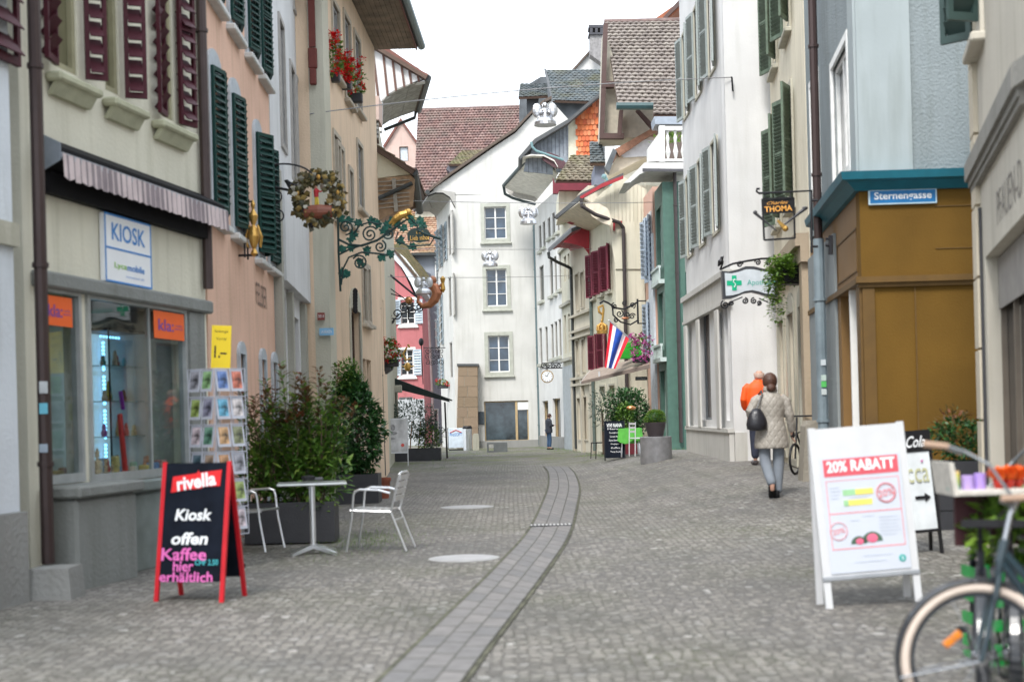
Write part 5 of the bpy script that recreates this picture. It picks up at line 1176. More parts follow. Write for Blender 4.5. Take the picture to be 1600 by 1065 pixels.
# ================================================================ OBJECTS
def leaves(m, c, n, sc, L_=.09, w_=.05, shape=None, out=.6):
    for k in range(n):
        while True:
            p = Vector((random.uniform(-1,1), random.uniform(-1,1), random.uniform(-1,1)))
            if p.length <= 1 and (p.length > .45 or random.random() < .25): break
        if shape: f = shape(p.z); p.x *= f; p.y *= f
        d = (Vector((p.x, p.y, p.z*.6)).normalized()*out + Vector((random.gauss(0,.6), random.gauss(0,.6), random.gauss(0,.5)))).normalized()
        q = Vector(c)+Vector((p.x*sc[0], p.y*sc[1], p.z*sc[2]))
        q += Vector((noise.noise(q*5), noise.noise(q*5+Vector((9,9,9))), 0))*.12*sc[0]*2
        m.leaf(q, d, Vector((random.gauss(0,.3), random.gauss(0,.3), 1)), L_*random.uniform(.6,1.3), w_*random.uniform(.7,1.2))
def planter_box(t, w, d, h, mat=None, M=None):
    m = MB(); z0, e = 0, .03
    m.box(0,w,0,e,0,h); m.box(0,w,d-e,d,0,h); m.box(0,e,e,d-e,0,h); m.box(w-e,w,e,d-e,0,h); m.box(e,w-e,e,d-e,0,.03)
    M = M or W[t.name]
    m.build('planter', mat or M_planter, t, M); MB().box(e,w-e,e,d-e,h-.1,h-.05).build('soil', M_soil, t, M)
# shrubs with many upright stems (young laurel / photinia)
def stem_shrub(t, base, w, h, nst, leafmat, topmat, dens=26):
    ms, ml, mt = MB(), MB(), MB()
    for k in range(nst):
        p = Vector((base[0]+random.uniform(-w,w)*.6, base[1]+random.uniform(-.16,.16), base[2])); hh = h*random.uniform(.62,1)
        lean = Vector((random.gauss(0,.12)+(p.x-base[0])*.35, random.gauss(0,.1), 1)); pts = [p]
        for i in range(1, 6): pts.append(p+lean*hh*i/5+Vector((random.gauss(0,.015), random.gauss(0,.015), 0)))
        ms.tube(pts, [.012-.0018*i for i in range(6)], 5)
        for i in range(dens):
            f = .1+.9*i/dens; a = pts[0].lerp(pts[5], f); j = min(4, int(f*5)); a = pts[j].lerp(pts[j+1], f*5-j)
            for s in range(3):
                A = random.uniform(0, 6.28); d = Vector((math.cos(A), math.sin(A), random.uniform(.1,.8)))
                q = a+d*random.uniform(0,.1)*(1.3-f)
                (mt if f > .84 and random.random() < .8 else ml).leaf(q, d, Vector((0,0,1)), random.uniform(.08,.14)*(1.15-.35*f), random.uniform(.035,.055))
    ms.build('stems', P('bark', (.09,.06,.04), .8), t); ml.build('foliage', leafmat, t); mt.build('shoot_tips', topmat, t)
t = thing('potted_shrub', 'bushy laurel with reddish shoot tips in the wide dark planter behind the bistro table', 'shrub', TR(gp(372,852)), 'planted tubs along the left side')
q0, q1 = gp(385,852), gp(519,849); wd = 1.02
d0 = q0.y; W[t.name] = TR((q0.x-.02, q0.y, 0), 0); t.matrix_basis = W[t.name]
wd = q1.x-q0.x+.05; planter_box(t, wd, .45, .47)
stem_shrub(t, (wd*.86-.18,.22,.4), .3, 1.72, 26, M_leaf, M_leafred, 42)
stem_shrub(t, (wd*.18,.2,.4), .3, 1.6, 18, M_leaf, M_leafred, 34)
m = MB(); leaves(m, (wd*.2,.2,.75), 650, (.34,.26,.42), .11, .05); leaves(m, (wd*.78,.2,.8), 850, (.38,.28,.5), .11, .05); m.build('foliage', M_leaf, t)
# cone bay tree behind
q = gp(525,788); q1 = gp(590,787); t = thing('potted_shrub', 'dense glossy cone shaped evergreen in the second dark planter', 'shrub', TR((q.x,q.y,0)), 'planted tubs along the left side')
wd = q1.x-q.x; planter_box(t, wd, .6, .5)
m = MB(); leaves(m, (wd*.4,.3,1.28), 4300, (.56,.48,.96), .11, .065, shape=lambda z: .35+.65*(1-max(0,z))**.8 if z > -.3 else .9)
m.build('foliage', M_leafdark, t)
m = MB(); leaves(m, (wd*.3,.3,2.05), 1100, (.27,.26,.4), .06, .04); m.build('foliage', M_leaf, t)
MB().tube([(wd*.5,.3,.4),(wd*.5,.3,1.8)], [.04,.01], 6).build('trunk', P('bark', (.09,.06,.04)), t)
m = MB().lathe([(.12,0),(.15,.3),(.165,.3),(.165,.36),(.14,.36),(.13,.32)], seg=16); tag(m.build('terracotta_pot', P('terracotta', (.3,.09,.05), .8), None, TR(gp(597,778))), 'terracotta pot standing at the end of the second dark planter', 'pot')
# --- bistro table
def bistro_table(M, H, w, d, label):
    t = thing('bistro_table', label, 'table', M)
    MB().bbox(-w/2,w/2,-d/2,d/2,H-.025,H,.008).build('table_top', P('table_top_steel', (.5,.52,.52), .3, metal=.7), t)
    MB().tube([(0,0,.08),(0,0,H-.026)], .032, 12).build('column', M_alu, t)
    for k in range(4):
        A = R(45+90*k); m = MB(); e = Vector((math.cos(A),math.sin(A),0)); s = Vector((-e.y,e.x,0))
        m.loft([[e*.02+s*.03+Vector((0,0,.06)), e*.02-s*.03+Vector((0,0,.06)), e*.02-s*.03+Vector((0,0,.11)), e*.02+s*.03+Vector((0,0,.11))],
                [e*.33+s*.022, e*.33-s*.022, e*.33-s*.022+Vector((0,0,.03)), e*.33+s*.022+Vector((0,0,.03))]]); m.build('foot', M_alu, t)
    return t
q = gp(490,865); s = .98
bistro_table(TR(q, R(8)), .77, .74, .6, 'square silver bistro table with ashtray in front of the laurel planter')
m = MB().lathe([(.06,0),(.07,.02),(.075,.045),(.06,.05),(.05,.03)], seg=16); tag(m.build('ashtray', M_black, None, TR((q.x-.03,q.y-.05,.775))), 'round black ashtray on the silver bistro table', 'ashtray')
m = MB().bbox(-.05,.05,-.03,.03,0,.03,.005); tag(m.build('menu_block', P('menu_dark', (.07,.07,.08), .4), None, TR((q.x+.07,q.y,.774), .3)), 'small dark box beside the ashtray on the bistro table', 'box')
# --- aluminium armchairs
def chair(M, label):
    t = thing('cafe_chair', label, 'chair', M, 'aluminium cafe chairs by the bistro table'); r = .013
    # faces +x; origin at middle
    for sy in (-1, 1):
        y = sy*.25
        m = MB().tube([(.29,y*1.04,0),(.225,y,.35),(.2,y,.6),(.185,y,.645),(.13,y,.665),(-.08,y,.655),(-.2,y,.62)], r, 8); m.build('arm_frame', M_alu, t)
        m = MB().tube([(-.36,y*.92,0),(-.2,y*.9,.42),(-.27,y*.9,.7),(-.3,y*.88,.82)], r, 8); m.build('back_leg', M_alu, t)
        m = MB().tube([(.24,y*.95,.44),(-.2,y*.9,.42)], r, 8); m.build('side_rail', M_alu, t)
    m = MB()
    for k in range(7): x = -.19+.066*k; z = .425+.0028*k+(.004 if k in (0,6) else 0); m.bbox(x,x+.052,-.235,.235,z,z+.012,.004)
    m.build('seat', M_alu, t)
    m = MB()
    for k in range(4):
        z0 = .53+.075*k; f = lambda z: -.225-.27*(z-.5)
        m.prism([(f(z0),-.22,z0),(f(z0+.055),-.22,z0+.055),(f(z0+.055)-.012,-.22,z0+.055),(f(z0)-.012,-.22,z0)], (0,.44,0))
    m.build('backrest', M_alu, t)
    MB().tube([(-.3,-.22,.82),(-.31,-.12,.835),(-.31,.12,.835),(-.3,.22,.82)], r, 8).build('top_rail', M_alu, t)
    MB().tube([(-.235,-.22,.33),(-.235,.22,.33)], r*.8, 6).build('cross_bar', M_alu, t)
    return t
q = gp(590,862); chair(TR((q.x-.0, q.y+.1, 0), R(172)), 'aluminium armchair right of the bistro table, its slatted back toward the street')
q = gp(398,862); chair(TR((q.x-.06, q.y+.1, 0), R(-14)), 'aluminium armchair left of the bistro table, half hidden by the black sign')
# --- rivella board
YB_ = gp(290,940).y; cL, cR_ = pt(234,940,YB_).x, pt(348,944,YB_).x
k_ = YB_/F
def aboard(name, label, M, w, h, hb, tilt, frame, panel, legc=.035, gap=.45, back=None):
    """A-board: origin bottom centre of the front, panel leaning back (toward +y)"""
    t = thing(name, label, 'sign', M); T = W[t.name] @ RX(-tilt)
    m = MB(); e = legc
    m.box(-w/2,-w/2+e,-.012,.012,0,h); m.box(w/2-e,w/2,-.012,.012,0,h); m.build_each('front_leg', frame, t, T)
    m = MB(); m.box(-w/2+e,w/2-e,-.008,.008,hb,h-.01); m.build('panel', panel, t, T)
    dz = h*math.cos(tilt); T2 = W[t.name] @ Matrix.Translation((0,2*h*math.sin(tilt),0)) @ RX(tilt)
    m = MB(); m.box(-w/2,-w/2+e,-.012,.012,0,h-.03); m.box(w/2-e,w/2,-.012,.012,0,h-.03); m.build_each('rear_leg', frame, t, T2)
    MB().box(-w/2+e,w/2-e,-.008,.008,hb,h-.05).build('rear_panel', back or panel, t, T2)
    return t, T
M_bred = P('red_board_frame', (.55,.01,.02), .4)
h_ = 1.13; wB = .60; A0 = R(-12)
cx = (cL+cR_)/2
t, T = aboard('sandwich_board', 'black chalk sandwich board with red frame announcing the open kiosk', TR((cx+.02, YB_, 0), R(-14)), wB, h_, .17, R(11), M_bred, M_blackboard, .035)
T = T @ Matrix.Translation((0,-.012,0))
m = MB(); zt = h_
bn = [(-.2,h_-.25),(-.19,h_-.12),(.02,h_-.095),(.03,h_-.07),(.04,h_-.09),(.235,h_-.07),(.225,h_-.2),(.08,h_-.205),(.06,h_-.22),(-.05,h_-.225)]
m.prism([(x-.01,-.004,z) for x,z in bn], (0,.004,0)); m.build('banner', P('rivella_red', (.7,.015,.02), .4), t, T)
M_ch = P('chalk_white', (.8,.82,.85), .7); M_pkc = P('chalk_pink', (.7,.14,.45), .7); M_tl = P('chalk_teal', (.05,.4,.45), .7)
Tt = T @ RY(R(-7)); text('rivella', M_ch, t, T @ Matrix.Translation((.01,0,h_-.16)) @ RY(R(-8)), 0, 0, w=.34, h=.115, y=-.008, bold=.03)
text('Kiosk', M_ch, t, T, 0, h_-.43, w=.32, h=.095, bold=.03, shear=.15)
text('offen', M_ch, t, T, -.02, h_-.62, w=.32, h=.1, bold=.03, shear=.15)
text('Kaffee', M_pkc, t, T, -.06, h_-.745, jit=.05, w=.39, h=.1, bold=.02)
text('hier', M_pkc, t, T, -.06, h_-.84, jit=.05, w=.18, h=.085, bold=.02)
text('CHF 2.50', M_tl, t, T, .14, h_-.81, jit=.05, w=.2, h=.045, bold=.02)
text('erhältlich', M_pkc, t, T, -.03, h_-.925, jit=.05, w=.46, h=.08, bold=.02)
# --- postcard rack
q = gp(338,880); t = thing('postcard_rack', 'revolving postcard rack with a yellow price sign beside the black board', 'postcard rack', TR((pt(341,700,14.0).x, 14.0, 0)))
RQ = 14.0; zc1 = pt(340,572,RQ).z; MB().tube([(0,0,.02),(0,0,zc1)], .02, 8).build('pole', M_alu, t)
MB().lathe([(.24,0),(.24,.02),(.04,.05)], seg=20).build('base', M_black, t)
cc = [(.1,.2,.5),(.06,.12,.16),(.6,.5,.55),(.3,.4,.1),(.3,.3,.35),(.2,.22,.1),(.65,.6,.6),(.6,.15,.08),(.35,.25,.18),(.12,.28,.2),(.25,.25,.35),(.25,.45,.2),(.2,.15,.12),(.5,.25,.1),(.6,.35,.15),(.1,.4,.6)]
Wc, Hc = .15, .215; rows = 6; PT = .27; zz0 = zc1-.25
def cardmat(i):
    c = cc[i % 16]; nm = 'card_print_%d' % (i % 16)
    if nm in MATS: return MATS[nm]
    m_, t_, b_, N, L = nodes(nm); tc = N('ShaderNodeTexCoord'); n = N('ShaderNodeTexNoise'); n.inputs['Scale'].default_value = 14; n.inputs['Detail'].default_value = 3; L(tc.outputs['Object'], n.inputs['Vector'])
    L(ramp(N, L, n.outputs[0], [(.35, tuple(x*.1 for x in c)), (.5, tuple(x*.7 for x in c)), (.64, tuple(min(1,x*1.1+.08) for x in c))]), b_.inputs['Base Color']); b_.inputs['Roughness'].default_value = .3; MATS[nm] = m_; return m_
M_cw = P('card_white', (.5,.52,.6), .4, var=.05); n_ = 0
MR = W[t.name]
rack_cards = []
for side in range(4):
    Ms = MR @ RZ(R(52+90*side)) @ Matrix.Translation((0,-.2,0))
    m = MB()
    for r in range(rows+1): m.tube([(-.19,.0,zz0+.22-r*PT),(.19,0,zz0+.22-r*PT)], .004, 5)
    for x in (-.19,0,.19): m.tube([(x,0,zz0+.22-rows*PT),(x,0,zz0+.22)], .004, 5)
    m.build('wire_frame', M_cw, t, Ms)
    if side in (1,2): continue
    for r in range(rows):
        for c in (0,1):
            x = -.18+.182*c; Mc = Ms @ Matrix.Translation((x+.005, -.012, zz0-r*PT)) @ RX(R(-8))
            m = MB(); m.m = 0; m.box(0,Wc+.012,0,.006,0,Hc); m.m = 1; m.box(.022,Wc-.008,-.002,-.0002,.028,Hc-.02)
            o = m.build('postcard', [M_cw, cardmat(n_*7+r)], None, Mc); n_ += 1
            pic = ('blue sky','dark lake','pale pink','yellow green','grey','dark green','white','red')[(n_*7+r) % 8]
            tag(o, 'postcard in the '+('left','right')[c]+' column on the rack\'s '+{0:'right hand',3:'left hand'}[side]+' face, '+('top','second','third','fourth','fifth','lowest')[r]+' row', 'postcard', 'postcards in the revolving rack')
a = pt(331,575,RQ); c = pt(358,509,RQ); 
m = MB().bbox(0,.19,-.003,.003,0,.42,.001); o = m.build('price_sign', P('sign_yellow', (.85,.62,.01), .5, var=.02), None, TR((a.x, RQ-.05, a.z-.0), R(5)) @ RY(R(3)))
tag(o, 'yellow price sign reading 1.- on top of the postcard rack', 'sign')
text('Solange', M_black, o, W[o.name], .095, .36, w=.13, h=.032); text('Vorrat', M_black, o, W[o.name], .095, .29, w=.1, h=.03)
text('1.–', M_black, o, W[o.name], .09, .16, w=.12, h=.12, bold=.02)
# --- wall ornament on salmon house
q = FS.px(396,345,.2); Mo = FS.M @ Matrix.Translation((q[0], -.2, 0))
t = thing('gilded_sign', 'gilded ornament hanging from a dark bracket on the salmon facade', 'sign', Mo)
zA_ = FS.px(396,400,.2)[1]; zB_ = FS.px(396,315,.2)[1]; Hh = zB_-zA_
m = MB(); m.lathe([(.01,0),(.05,.04),(.02,.1),(.05,.16),(.075,.26),(.06,.36),(.02,.4),(.045,.46),(.06,.52),(.015,.6),(.03,.66),(.01,.72)], (0,0,zA_), 12); [m.tube([(.09*math.cos(a),.09*math.sin(a),zA_+.12),(.11*math.cos(a),.11*math.sin(a),zA_+.26),(.06*math.cos(a),.06*math.sin(a),zA_+.4)], .01, 5) for a in (0,1.05,2.1,3.14,4.2,5.2)]; m.build('ornament', M_gold, t)
m = MB(); [m.tube([(x,.1,zA_-.02),(x,.1,zA_+.5)], .012, 6) for x in (-.12,.12)]; m.tube([(0,.2,zA_+.02),(0,-.05,zA_+.02)], .015, 6); m.tube([(0,.2,zA_+.7),(0,0,zA_+.7)], .012, 6); m.build('bracket', M_iron, t)
# --- spiral scroll helper
def scroll(m, c, r0, turns, a0, mirror=1, r=.012, M=None, n=26):
    pts = []
    for k in range(n):
        f = k/(n-1); A = a0+mirror*turns*2*math.pi*f; rr = r0*(1-.88*f)
        p = Vector((c[0]+rr*math.cos(A), c[1], c[2]+rr*math.sin(A))); pts.append(M @ p if M else p)
    m.tube(pts, r, 5)
def lf(m, c, s, M=None):
    for k in range(5):
        A = k*1.256+random.random(); d = Vector((math.cos(A), random.uniform(-.2,.2), math.sin(A))); m.leaf(Vector(c), d, Vector((0,1,0)), s, s*.7)
# --- wreath sign on white house
YW = 20.5; cW = pt(497,309,YW); t = thing('wreath_sign', 'round wrought wreath sign with a small red coated figure on a grape barrel', 'sign', TR((cW.x,YW,0)))
kx = YW/F; rW = 32*kx
m = MB().torus((0,0,cW.z), rW, .03, seg=40); 
m.build('ring', P('ring_dark', (.05,.045,.03), .6), t)
m = MB()
for k in range(420):
    A = random.uniform(0,6.283); rr = rW+random.gauss(0,.045); c = Vector((rr*math.cos(A), random.gauss(0,.04), cW.z+rr*math.sin(A)))
    m.leaf(c, Vector((random.gauss(0,1),random.gauss(0,.6),random.gauss(0,1))), Vector((0,1,0)), .11, .085)
m.build('wreath_leaves', island('bronze_leaves', [(.04,.045,.02),(.1,.09,.04),(.07,.06,.03),(.35,.25,.08),(.03,.035,.02),(.5,.48,.4)], .5), t)
m = MB(); [m.ball((rW*math.cos(a),-.05,cW.z+rW*math.sin(a)), .03, 8, (1,1,1.5)) for a in (.2,1.5,2.9,5.5)]; m.build('gilt_grapes', M_gold, t)
m = MB(); zb_ = cW.z-rW*.62; m.lathe([(.09,-.2),(.11,0),(.09,.2)], (0,0,0), 14, M=Matrix.Translation((0,0,zb_-.02)) @ RY(R(90))); m.build('barrel', P('barrel_red', (.22,.07,.04), .5), t)
m = MB(); z = zb_+.08; MFg = W[t.name] @ Matrix.Translation((0,0,z)) @ Matrix.Scale(.62,4) @ Matrix.Translation((0,0,-z))
m.tube([(-.06,0,z),(-.05,0,z+.12),(-.045,0,z+.2)], [.028,.03,.035], 8); m.tube([(.0,-.02,z),(-.01,-.01,z+.12),(-.03,0,z+.2)], [.028,.03,.035], 8)
m.build('figure_legs', P('figure_yellow', (.6,.45,.05), .5), t, MFg)
m = MB(); m.lathe([(.05,.18),(.055,.25),(.065,.33),(.04,.38)], (-.04,0,z), 10); m.tube([(-.03,0,z+.35),(.06,-.02,z+.3),(.12,-.02,z+.33)], [.025,.02,.015], 6); m.build('figure_coat', P('figure_red', (.45,.02,.03), .5), t, MFg)
m = MB(); m.ball((-.04,0,z+.42), .038, 8); m.build('figure_head', P('figure_skin', (.55,.32,.22), .5), t, MFg); m = MB().lathe([(.05,0),(.035,.02),(.03,.08)], (-.04,0,z+.44), 10); m.build('figure_hat', M_black, t, MFg)
m = MB(); m.tube([(-rW-.9,0,cW.z+rW+.0),(-rW*.7,0,cW.z+rW*.25),(0,.02,cW.z-rW*.2)][:2], .02, 6)
m.tube([(-rW*.95,0,cW.z+rW*.55),(-rW*.35,0,cW.z-rW*1.1),(-rW*1.5,0,cW.z+rW*1.2)][0:1]+[(-rW*1.55,.0,cW.z+rW*.9),(-rW*.55,0,cW.z-rW*.85),(-rW*.3,0,cW.z-rW*1.45)], .028, 6)
arc = [(-rW*1.7+rW*1.6*math.sin(a)*1.0-.0, 0, cW.z+rW*1.0+rW*.9*math.cos(a)-rW*.2) for a in [x*.2-1.6 for x in range(15)]]
m.tube(arc, .014, 6); scroll(m, (-rW*2.1,0,cW.z+rW*.2), rW*.7, 1.3, 1.2, 1, .012); scroll(m, (-rW*2.0,0,cW.z-rW*.9), rW*.6, 1.2, 4.5, -1, .012)
m.tube([(-rW*2.6,0,cW.z+rW*1.3),(-rW*2.6,0,cW.z-rW*1.6)], .018, 6); m.build('bracket', M_iron, t)
# --- ornate green bracket sign with lion on the beige house
YS = 26.5; t = thing('lion_sign', 'long green scroll bracket sign with a gilded lion on the beige corner house', 'sign', TR((-3.3,YS,0)))
S = lambda u, v, y=YS: pt(u, v, y)
m = MB()
m.tube([S(528,340),S(529,395),S(532,455)], .022, 6)
m.tube([S(529,374),S(545,382),S(565,384),S(590,375),S(612,360),S(632,345)], .022, 6); m.tube([S(529,398),S(545,390),S(565,383),S(590,376)], .018, 6)
m.tube([S(533,445),S(536,420),S(545,402),S(565,394),S(590,396),S(605,398)], .018, 6)
for c, r0, tn, a0, mi in (((540,355),12,1.8,4.7,1),((578,366),13,1.9,.6,1),((562,410),12,2.0,2.6,-1),((594,385),10,1.6,1.2,-1),((607,365),9,1.5,3.3,1)):
    q = S(*c); scroll(m, (q.x,q.y,q.z), r0*YS/F, tn, a0, mi, .017)
m.tube([S(552,366),S(562,352),S(578,347),S(592,350)], .018, 6); m.tube([S(612,360),S(640,340),S(652,352),S(655,375)], .018, 6)
m.tube([S(622,362),S(618,375),S(640,385),S(672,382),S(678,372),S(670,364)], .016, 6); m.tube([S(652,360),S(665,366),S(688,373)], .025, 6)
m.build('bracket', P('bracket_dark_green', (.02,.045,.045), .5, metal=.3), t, Matrix())
m = MB()
for u, v in ((533,342),(545,343),(549,372),(553,366),(560,349),(580,345),(590,350),(536,388),(548,386),(573,392),(563,410),(536,425),(540,428),(597,403),(606,352),(612,345),(620,350),(640,340),(625,375),(644,385),(610,397),(600,360),(630,356),(645,350),(655,345),(660,352)):
    for j in range(3): q = S(u+random.uniform(-2,2),v+random.uniform(-2,2)); lf(m, q, .09)
m.build('bracket_leaves', island('verdigris_leaves', [(.01,.075,.055),(.012,.11,.08),(.01,.05,.045)], .5), t, Matrix())
m = MB(); c = S(630,350)
m.tube([S(612,345),S(618,342),S(626,336),S(636,333)], [.03,.07,.075,.06], 8); m.ball(tuple(S(637,331)), .07, 8, (1.1,.8,.9)); m.tube([S(638,333),S(644,335)], [.03,.015], 6)
m.tube([S(615,344),S(608,350)], [.04,.02], 6); m.tube([S(618,345),S(613,352)], [.035,.018], 6); m.tube([S(632,338),S(638,342)], [.035,.018], 6)
m.build('lion', M_gold, t, Matrix())
ov_ = S(656,368); m = MB().prism([tuple(S(u,v)) for u,v in ((636,364),(642,358),(655,355),(668,358),(672,364),(671,376),(655,379),(637,376))], (0,.03,0)); m.build('name_board', P('board_dark_green', (.012,.035,.03), .5), t, Matrix())
ml = TR((ov_.x,YS,ov_.z-.04)) @ RY(R(-1.5))
text('Liebenhof', M_gold, t, ml, 0, 0, w=.36, h=.09, y=-.01, bold=.01); text('zum', M_gold, t, ml, 0, .1, w=.14, h=.05, y=-.01)
# red plaque & blue house number
for nm, u0,u1,v0,v1,c,lab in (('plaque',496,507,488,500,(.22,.04,.03),'small dark red enamel plaque on the beige tower wall'),('street_sign',499,521,512,524,(.22,.45,.68),'small light blue street plate below the red plaque on the beige wall')):
    a, c2 = pt(u0,v1,25.9), pt(u1,v0,25.9); m = MB().box(0,c2.x-a.x,0,.03,0,c2.z-a.z); o = m.build(nm, P(nm+'_enamel', c, .4), None, TR((a.x,25.9,a.z))); tag(o, lab, 'sign')
    text('LAURENZEN' if nm == 'street_sign' else '3011', M_swhite, o, W[o.name], (c2.x-a.x)/2, (c2.z-a.z)/2, w=(c2.x-a.x)*.75, h=(c2.z-a.z)*.4)
# vertical iron ornament sign
m = MB(); 
for k in range(7): q = pt(555,455+k*5,27.5); m.ball(tuple(q), .05, 6, (1,.5,1.2))
m.tube([pt(555,450,27.5),pt(556,490,27.5)], .02, 5); tag(m.build('iron_ornament', M_iron), 'narrow dark iron ornament above the arched door of the beige house', 'ornament')
# --- geraniums
def flowers(name, label, c, sc, nl, nf, fm, group=None, box=True, fl=.05, drop=0):
    t = thing(name, label, 'flower box', TR((c.x,c.y,c.z)), group)
    m = MB(); leaves(m, (0,0,0), nl, sc, .09, .08); m.build('foliage', M_leaf if name != 'hanging_plant' else M_leaflite, t)
    m = MB()
    for k in range(nf):
        A = random.uniform(0,6.28); q = Vector((sc[0]*random.uniform(.3,1)*math.cos(A), -abs(sc[1]*random.uniform(.5,1.1)), sc[2]*random.uniform(-.9,1.1)))
        for j in range(16): m.leaf(q+Vector((random.gauss(0,fl*.6),random.gauss(0,fl*.6),random.gauss(0,fl*.6))), Vector((random.gauss(0,1),random.gauss(0,1)-.5,random.gauss(0,1))), Vector((0,0,1)), fl*1.1, fl)
    m.build('blossoms', fm, t)
    if box: MB().bbox(-sc[0]*.7,sc[0]*.7,-.1,.1,-sc[2]*.7-.15,-sc[2]*.6,.02).build('box', M_planter, t)
    return t
Yg = 27.6; flowers('flower_box', 'upper cluster of red geraniums spilling from a window box on the beige house', pt(518,92,27), (.22,.35,.42), 300, 34, M_redfl, 'red geranium boxes')
flowers('flower_box', 'middle cluster of red geraniums hanging from the window box on the beige house', pt(533,112,28.4), (.28,.35,.3), 300, 36, M_redfl, 'red geranium boxes')
flowers('flower_box', 'lowest cluster of red geraniums on the beige house, under the wall vent', pt(547,128,29.8), (.36,.4,.42), 260, 34, M_redfl, 'red geranium boxes')
flowers('flower_box', 'red and yellow geranium basket over the black cafe awning', pt(611,549,36), (.27,.25,.34), 320, 16, M_redfl, 'red geranium boxes')
c_ = pt(611,549,36)
m = MB().lathe([(.05,-.1),(.2,0),(.24,.14)], (0,0,0), 14); tag(m.build('flower_bowl', P('bowl_dark', (.1,.1,.11), .5), None, TR(pt(602,578,36.2))), 'dark bowl and grey spotlight under the geranium basket', 'bowl')
flowers('flower_box', 'small red flower box on the side wall of the white corner house', pt(692,598,64), (.35,.2,.14), 160, 8, M_redfl, 'red geranium boxes', fl=.05)
# --- poster board (left)
q = gp(618,728); t, T = aboard('poster_board', 'white framed poster board showing a pale grey portrait beside the evergreen', TR((pt(616,725,q.y).x, q.y, 0), R(4)), .85, 1.42, .4, R(7), M_white, P('poster_portrait', (.55,.54,.55), .5, var=.35, scale=3.5), .03)
T = T @ Matrix.Translation((0,-.012,0))
m = MB(); m.box(-.4,.4,-.003,.001,.38,.42); m.box(-.4,.4,-.003,.001,1.38,1.42); m.build('frame_rail', M_white, t, T)
m = MB(); 
for (x,z,rx,rz,) in ((-.08,.98,.2,.06),(-.1,.82,.16,.035),(-.02,1.15,.07,.1)):
    m.prism([(x+rx*math.cos(a*.52),-.0025,z+rz*math.sin(a*.52)) for a in range(12)], (0,.0015,0))
m.build('portrait_shading', P('portrait_grey', (.3,.29,.3), .6, var=.4, scale=12), t, T)
MB().prism([(.26+.05*math.cos(a*.52),-.004,.62+.05*math.sin(a*.52)) for a in range(12)], (0,.003,0)).build('red_dot', P('poster_red', (.7,.1,.08), .5), t, T)
# planter with tree left (olive)
q0, q1 = gp(598,722), gp(684,722); t = thing('potted_tree', 'loose grey green olive bush in a low dark planter behind the poster board', 'shrub', TR((q0.x,q0.y+.4,0)))
wd = q1.x-q0.x; planter_box(t, wd, .6, .42)
m = MB(); leaves(m, (wd*.5,.3,1.35), 1500, (.85,.5,.65), .11, .05); leaves(m, (wd*.8,.3,.85), 500, (.45,.4,.5), .12, .06); leaves(m, (wd*.05,.3,1.45), 500, (.4,.4,.45), .11, .05); m.build('foliage', M_leafolive, t)
m = MB(); leaves(m, (wd*.8,.2,.75), 300, (.45,.35,.4), .12, .06); m.build('foliage', M_leaf, t)
m = MB(); [m.tube([(wd*x,.3,.3),(wd*(x+.05),.3,1.3)], .02, 6) for x in (.3,.45,.6,.7)]; m.build('stems', P('cane_orange', (.3,.13,.05), .8), t)
# project board, bin, post, stone seat
q = gp(713,703); t = thing('small_board', 'small white notice board on dark feet near the sandstone buttress', 'sign', TR((q.x,q.y,0)))
k = q.y/F; MB().bbox(-12*k,12*k,-.02,.02,4*k,35*k,.01).build('panel', P('pale_poster', (.66,.74,.82), .5), t)
m = MB(); m.bbox(-11*k,11*k,-.3,.3,0,2*k,.01); m.box(-13*k,-12*k,-.02,.02,2*k,36*k); m.box(12*k,13*k,-.02,.02,2*k,36*k); m.build('stand', M_black, t)
text('ProSOFT', M_sblue, t, W[t.name], 0, 25*k, w=19*k, h=5*k, y=-.025, bold=.01); m = MB(); m.tube([(-9*k,-.024,28*k),(0,-.024,32*k),(9*k,-.024,28*k)], .02, 4); m.build('red_arc', M_redfl, t)
q = gp(731,703); t = thing('litter_bin', 'round steel litter bin with dark cap beside the small notice board', 'bin', TR((q.x,q.y,0))); k = q.y/F
MB().lathe([(7*k,0),(7*k,34*k)], seg=20).build('body', M_alu, t); MB().lathe([(7.4*k,34.05*k),(7.4*k,36*k),(6*k,38.5*k)], seg=20).build('cap', M_black, t)
q = gp(744,703); t = MB().prism([(-.13,-.13,0),(.13,-.13,0),(.13,-.13,.62),(.08,-.13,.7),(-.08,-.13,.7),(-.13,-.13,.62)], (0,.26,0)); tag(t.build('stone_post', M_stone, None, TR((q.x,q.y,0))), 'short pale stone post right of the steel bin', 'stone post')
q = gp(777,706); t = thing('hollow_block', 'hollow grey concrete cube seat on the cobbles before the dark shop window', 'bench', TR((q.x,q.y,0))); k = q.y/F
m = MB(); w2, hh = 16*k, 15*k; m.box(-w2,w2,0,.5,hh-.06,hh); m.box(-w2,w2,0,.5,0,.05); m.box(-w2,-w2+.06,0,.5,.05,hh-.06); m.box(-.14,w2,0,.5,.05,hh-.06); m.build('block_shell', P('grey_concrete', (.13,.14,.145), .8, bump=.3), t)
